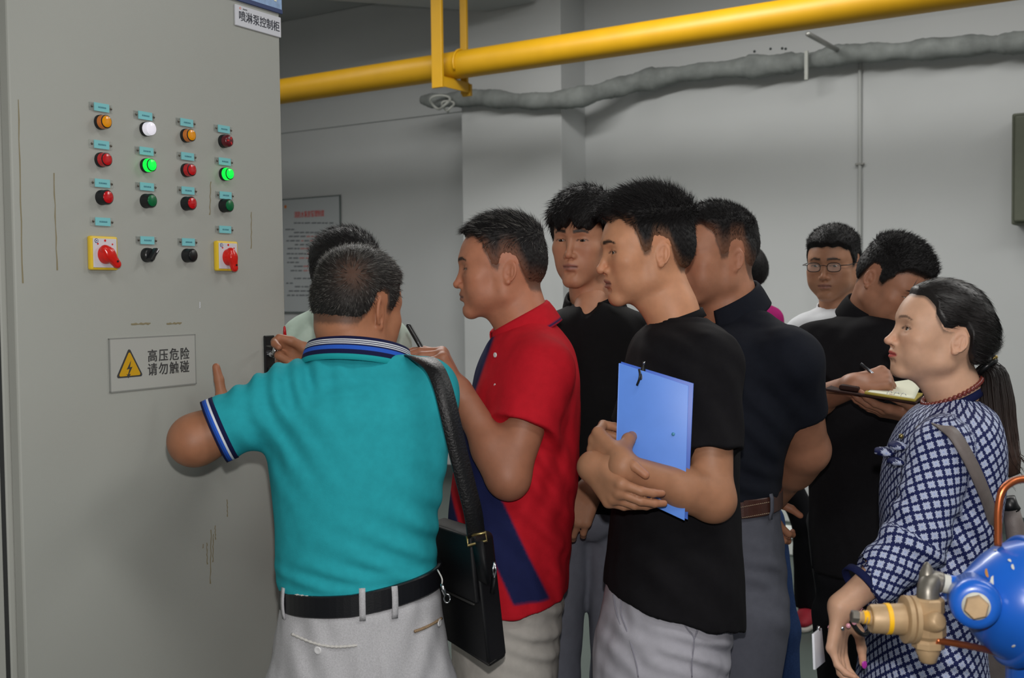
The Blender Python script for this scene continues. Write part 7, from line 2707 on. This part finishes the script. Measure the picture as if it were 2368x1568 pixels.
# side boss with hex bolt, facing the camera
bc = P(2256, 1398, zV - 0.058)
fwdv = nrm(np.array((-0.35, -1, 0.08)))
Mb = Matrix.Translation(Vector(bc)) @ Vector(fwdv).to_track_quat('Z', 'Y').to_matrix().to_4x4()
V, Q, T = lathe([(58 * k_, -0.05), (56 * k_, -0.01), (52 * k_, 0.006), (40 * k_, 0.010), (30 * k_, 0.010)], 40, Mb)
world_part('boss', V, Q, T, M_BLUE, va)
V, Q, T = lathe([(30 * k_, 0.008), (30 * k_, 0.013)], 32, Mb)
world_part('washer', V, Q, T, M_CHIPW, va)
V, Q, T = lathe([(27 * k_, 0.010), (27 * k_, 0.022), (24 * k_, 0.0245), (10 * k_, 0.0245)], 6, Mb @ Matrix.Rotation(0.3, 4, 'Z'))
world_part('hex_bolt', V, Q, T, M_BRASSV, va, smooth=False)
# paint chips
rc_ = random.Random(12)
for k in range(16):
    a_ = rc_.uniform(1.2, 3.9); zz = rc_.uniform(60, 165)
    rr0 = np.interp(zz, [z for r, z in prof], [r for r, z in prof]) * k_
    p = axo + axd * zz * k_ + (ey * math.cos(a_) + ez2 * math.sin(a_)) * (rr0 + 0.0002)
    if p[1] > axo[1]:
        continue
    nv = nrm(p - (axo + axd * zz * k_))
    sx = rc_.uniform(0.0014, 0.004)
    V0, Q0, T0 = uv_sphere((0, 0, 0), 1.0, 8, 5)
    e1_ = nrm(np.cross(nv, (0.3, 0.2, 1))); e2_ = np.cross(nv, e1_)
    W = p + V0[:, :1] * e1_ * sx + V0[:, 1:2] * e2_ * sx * rc_.uniform(0.8, 2.6) + V0[:, 2:] * nv * 0.0006
    world_part('paint_chip', W, Q0, T0, M_CHIP if k % 2 else M_CHIPW, va)
# copper tubes
def vtube(name, pts, r, m, n=14, ns=40, rad=None):
    pth_ = spline([P(*p) for p in pts], ns)
    V, Q, T = tube(pth_, r if rad is None else rad, n)
    return world_part(name, V, Q, T, m, va)


vtube('copper_tube', [(2308, 1262, zV), (2308, 1220, zV), (2309, 1175, zV), (2318, 1135, zV), (2345, 1113, zV), (2380, 1108, zV), (2430, 1112, zV)], 0.0052, M_COP)
vtube('copper_tube', [(2165, 1481, zV - 0.03), (2220, 1490, zV - 0.025), (2270, 1500, zV - 0.01), (2330, 1516, zV + 0.03)], 0.0046, M_COP)
# grey elbow and nipple
vtube('nipple', [(2196, 1352, zV), (2182, 1349, zV), (2168, 1346, zV)], 0.0125, M_CHIPW, ns=8)
vtube('elbow', [(2176, 1348, zV), (2160, 1345, zV), (2150, 1350, zV - 0.005), (2146, 1366, zV - 0.01), (2146, 1388, zV - 0.012)], 0.0145, M_GREYV, ns=20)
vtube('stub', [(2146, 1345, zV), (2144, 1322, zV), (2143, 1300, zV)], 0.0, M_GREYV, ns=8, rad=[0.012, 0.012, 0.011, 0.0105, 0.009, 0.007, 0.005, 0.002])
# brass valve block
zq = zV - 0.012


def vlathe(name, p0, p1, prof_, m, n=24, smooth=True):
    a = P(*p0); b = P(*p1)
    L = np.linalg.norm(b - a)
    M_ = Matrix.Translation(Vector(a)) @ Vector((b - a) / L).to_track_quat('Z', 'Y').to_matrix().to_4x4()
    V, Q, T = lathe([(r * k_, t * L) for r, t in prof_], n, M_)
    o = world_part(name, V, Q, T, m, va, smooth=smooth)
    if smooth:
        set_sharp(o.data)
    return o


vlathe('brass_body', (2146, 1382, zq), (2146, 1500, zq), [(32, 0), (36, 0.04), (36, 0.28), (30, 0.34), (34, 0.45), (40, 0.55), (40, 0.72), (33, 0.80), (36, 0.86), (36, 0.97), (28, 1.0)], M_BRASSV, 8, False)
vlathe('bottom_hex', (2146, 1496, zq), (2146, 1533, zq), [(26, 0), (27, 0.3), (22, 0.6), (19, 0.9), (14, 1.0)], M_BRASSV, 18)
vlathe('side_port', (2146, 1440, zq - 0.01), (2176, 1436, zq - 0.03), [(24, 0), (24, 0.6), (20, 0.9), (14, 1.0)], M_BRASSV, 18)
vlathe('clamp_flange', (2088, 1432, zq), (2118, 1433, zq), [(48, 0), (54, 0.08), (54, 0.42), (47, 0.5), (54, 0.58), (54, 0.92), (48, 1.0)], M_BRASSV, 28)
vlathe('barrel', (2012, 1431, zq), (2092, 1432, zq), [(30, 0), (33, 0.06), (34, 0.5), (36, 0.9), (36, 1.0)], M_BRASSV, 32)
vlathe('yellow_band', (2046, 1431, zq), (2058, 1431, zq), [(33.5, 0), (35.4, 0.1), (35.6, 0.9), (33.5, 1.0)], M_YMARK, 32)
vlathe('spindle', (1984, 1427, zq), (2014, 1429, zq), [(12, 0), (14, 0.1), (12.5, 0.25), (15, 0.35), (13, 0.5), (16, 0.62), (14, 0.75), (17, 0.85), (17, 1.0)], M_BRASSV, 20)
vlathe('yellow_thread', (1994, 1427, zq), (2008, 1428, zq), [(13, 0), (15.6, 0.2), (14, 0.45), (16.6, 0.7), (15, 1.0)], M_YMARK, 20)
vlathe('spindle_cap', (1968, 1425, zq), (1986, 1427, zq), [(12, 0), (15, 0.1), (15, 0.9), (12, 1.0)], M_GREYV, 6, False)
vlathe('link_pipe', (2112, 1433, zq), (2150, 1434, zq), [(30, 0), (28, 1.0)], M_BRASSV, 20)
# main riser on which the valve stands
vlathe('riser_pipe', (2400, 1440, zV + 0.02), (2400, 3400, zV + 0.02), [(70, 0), (70, 1.0)], M_BLUE, 32)
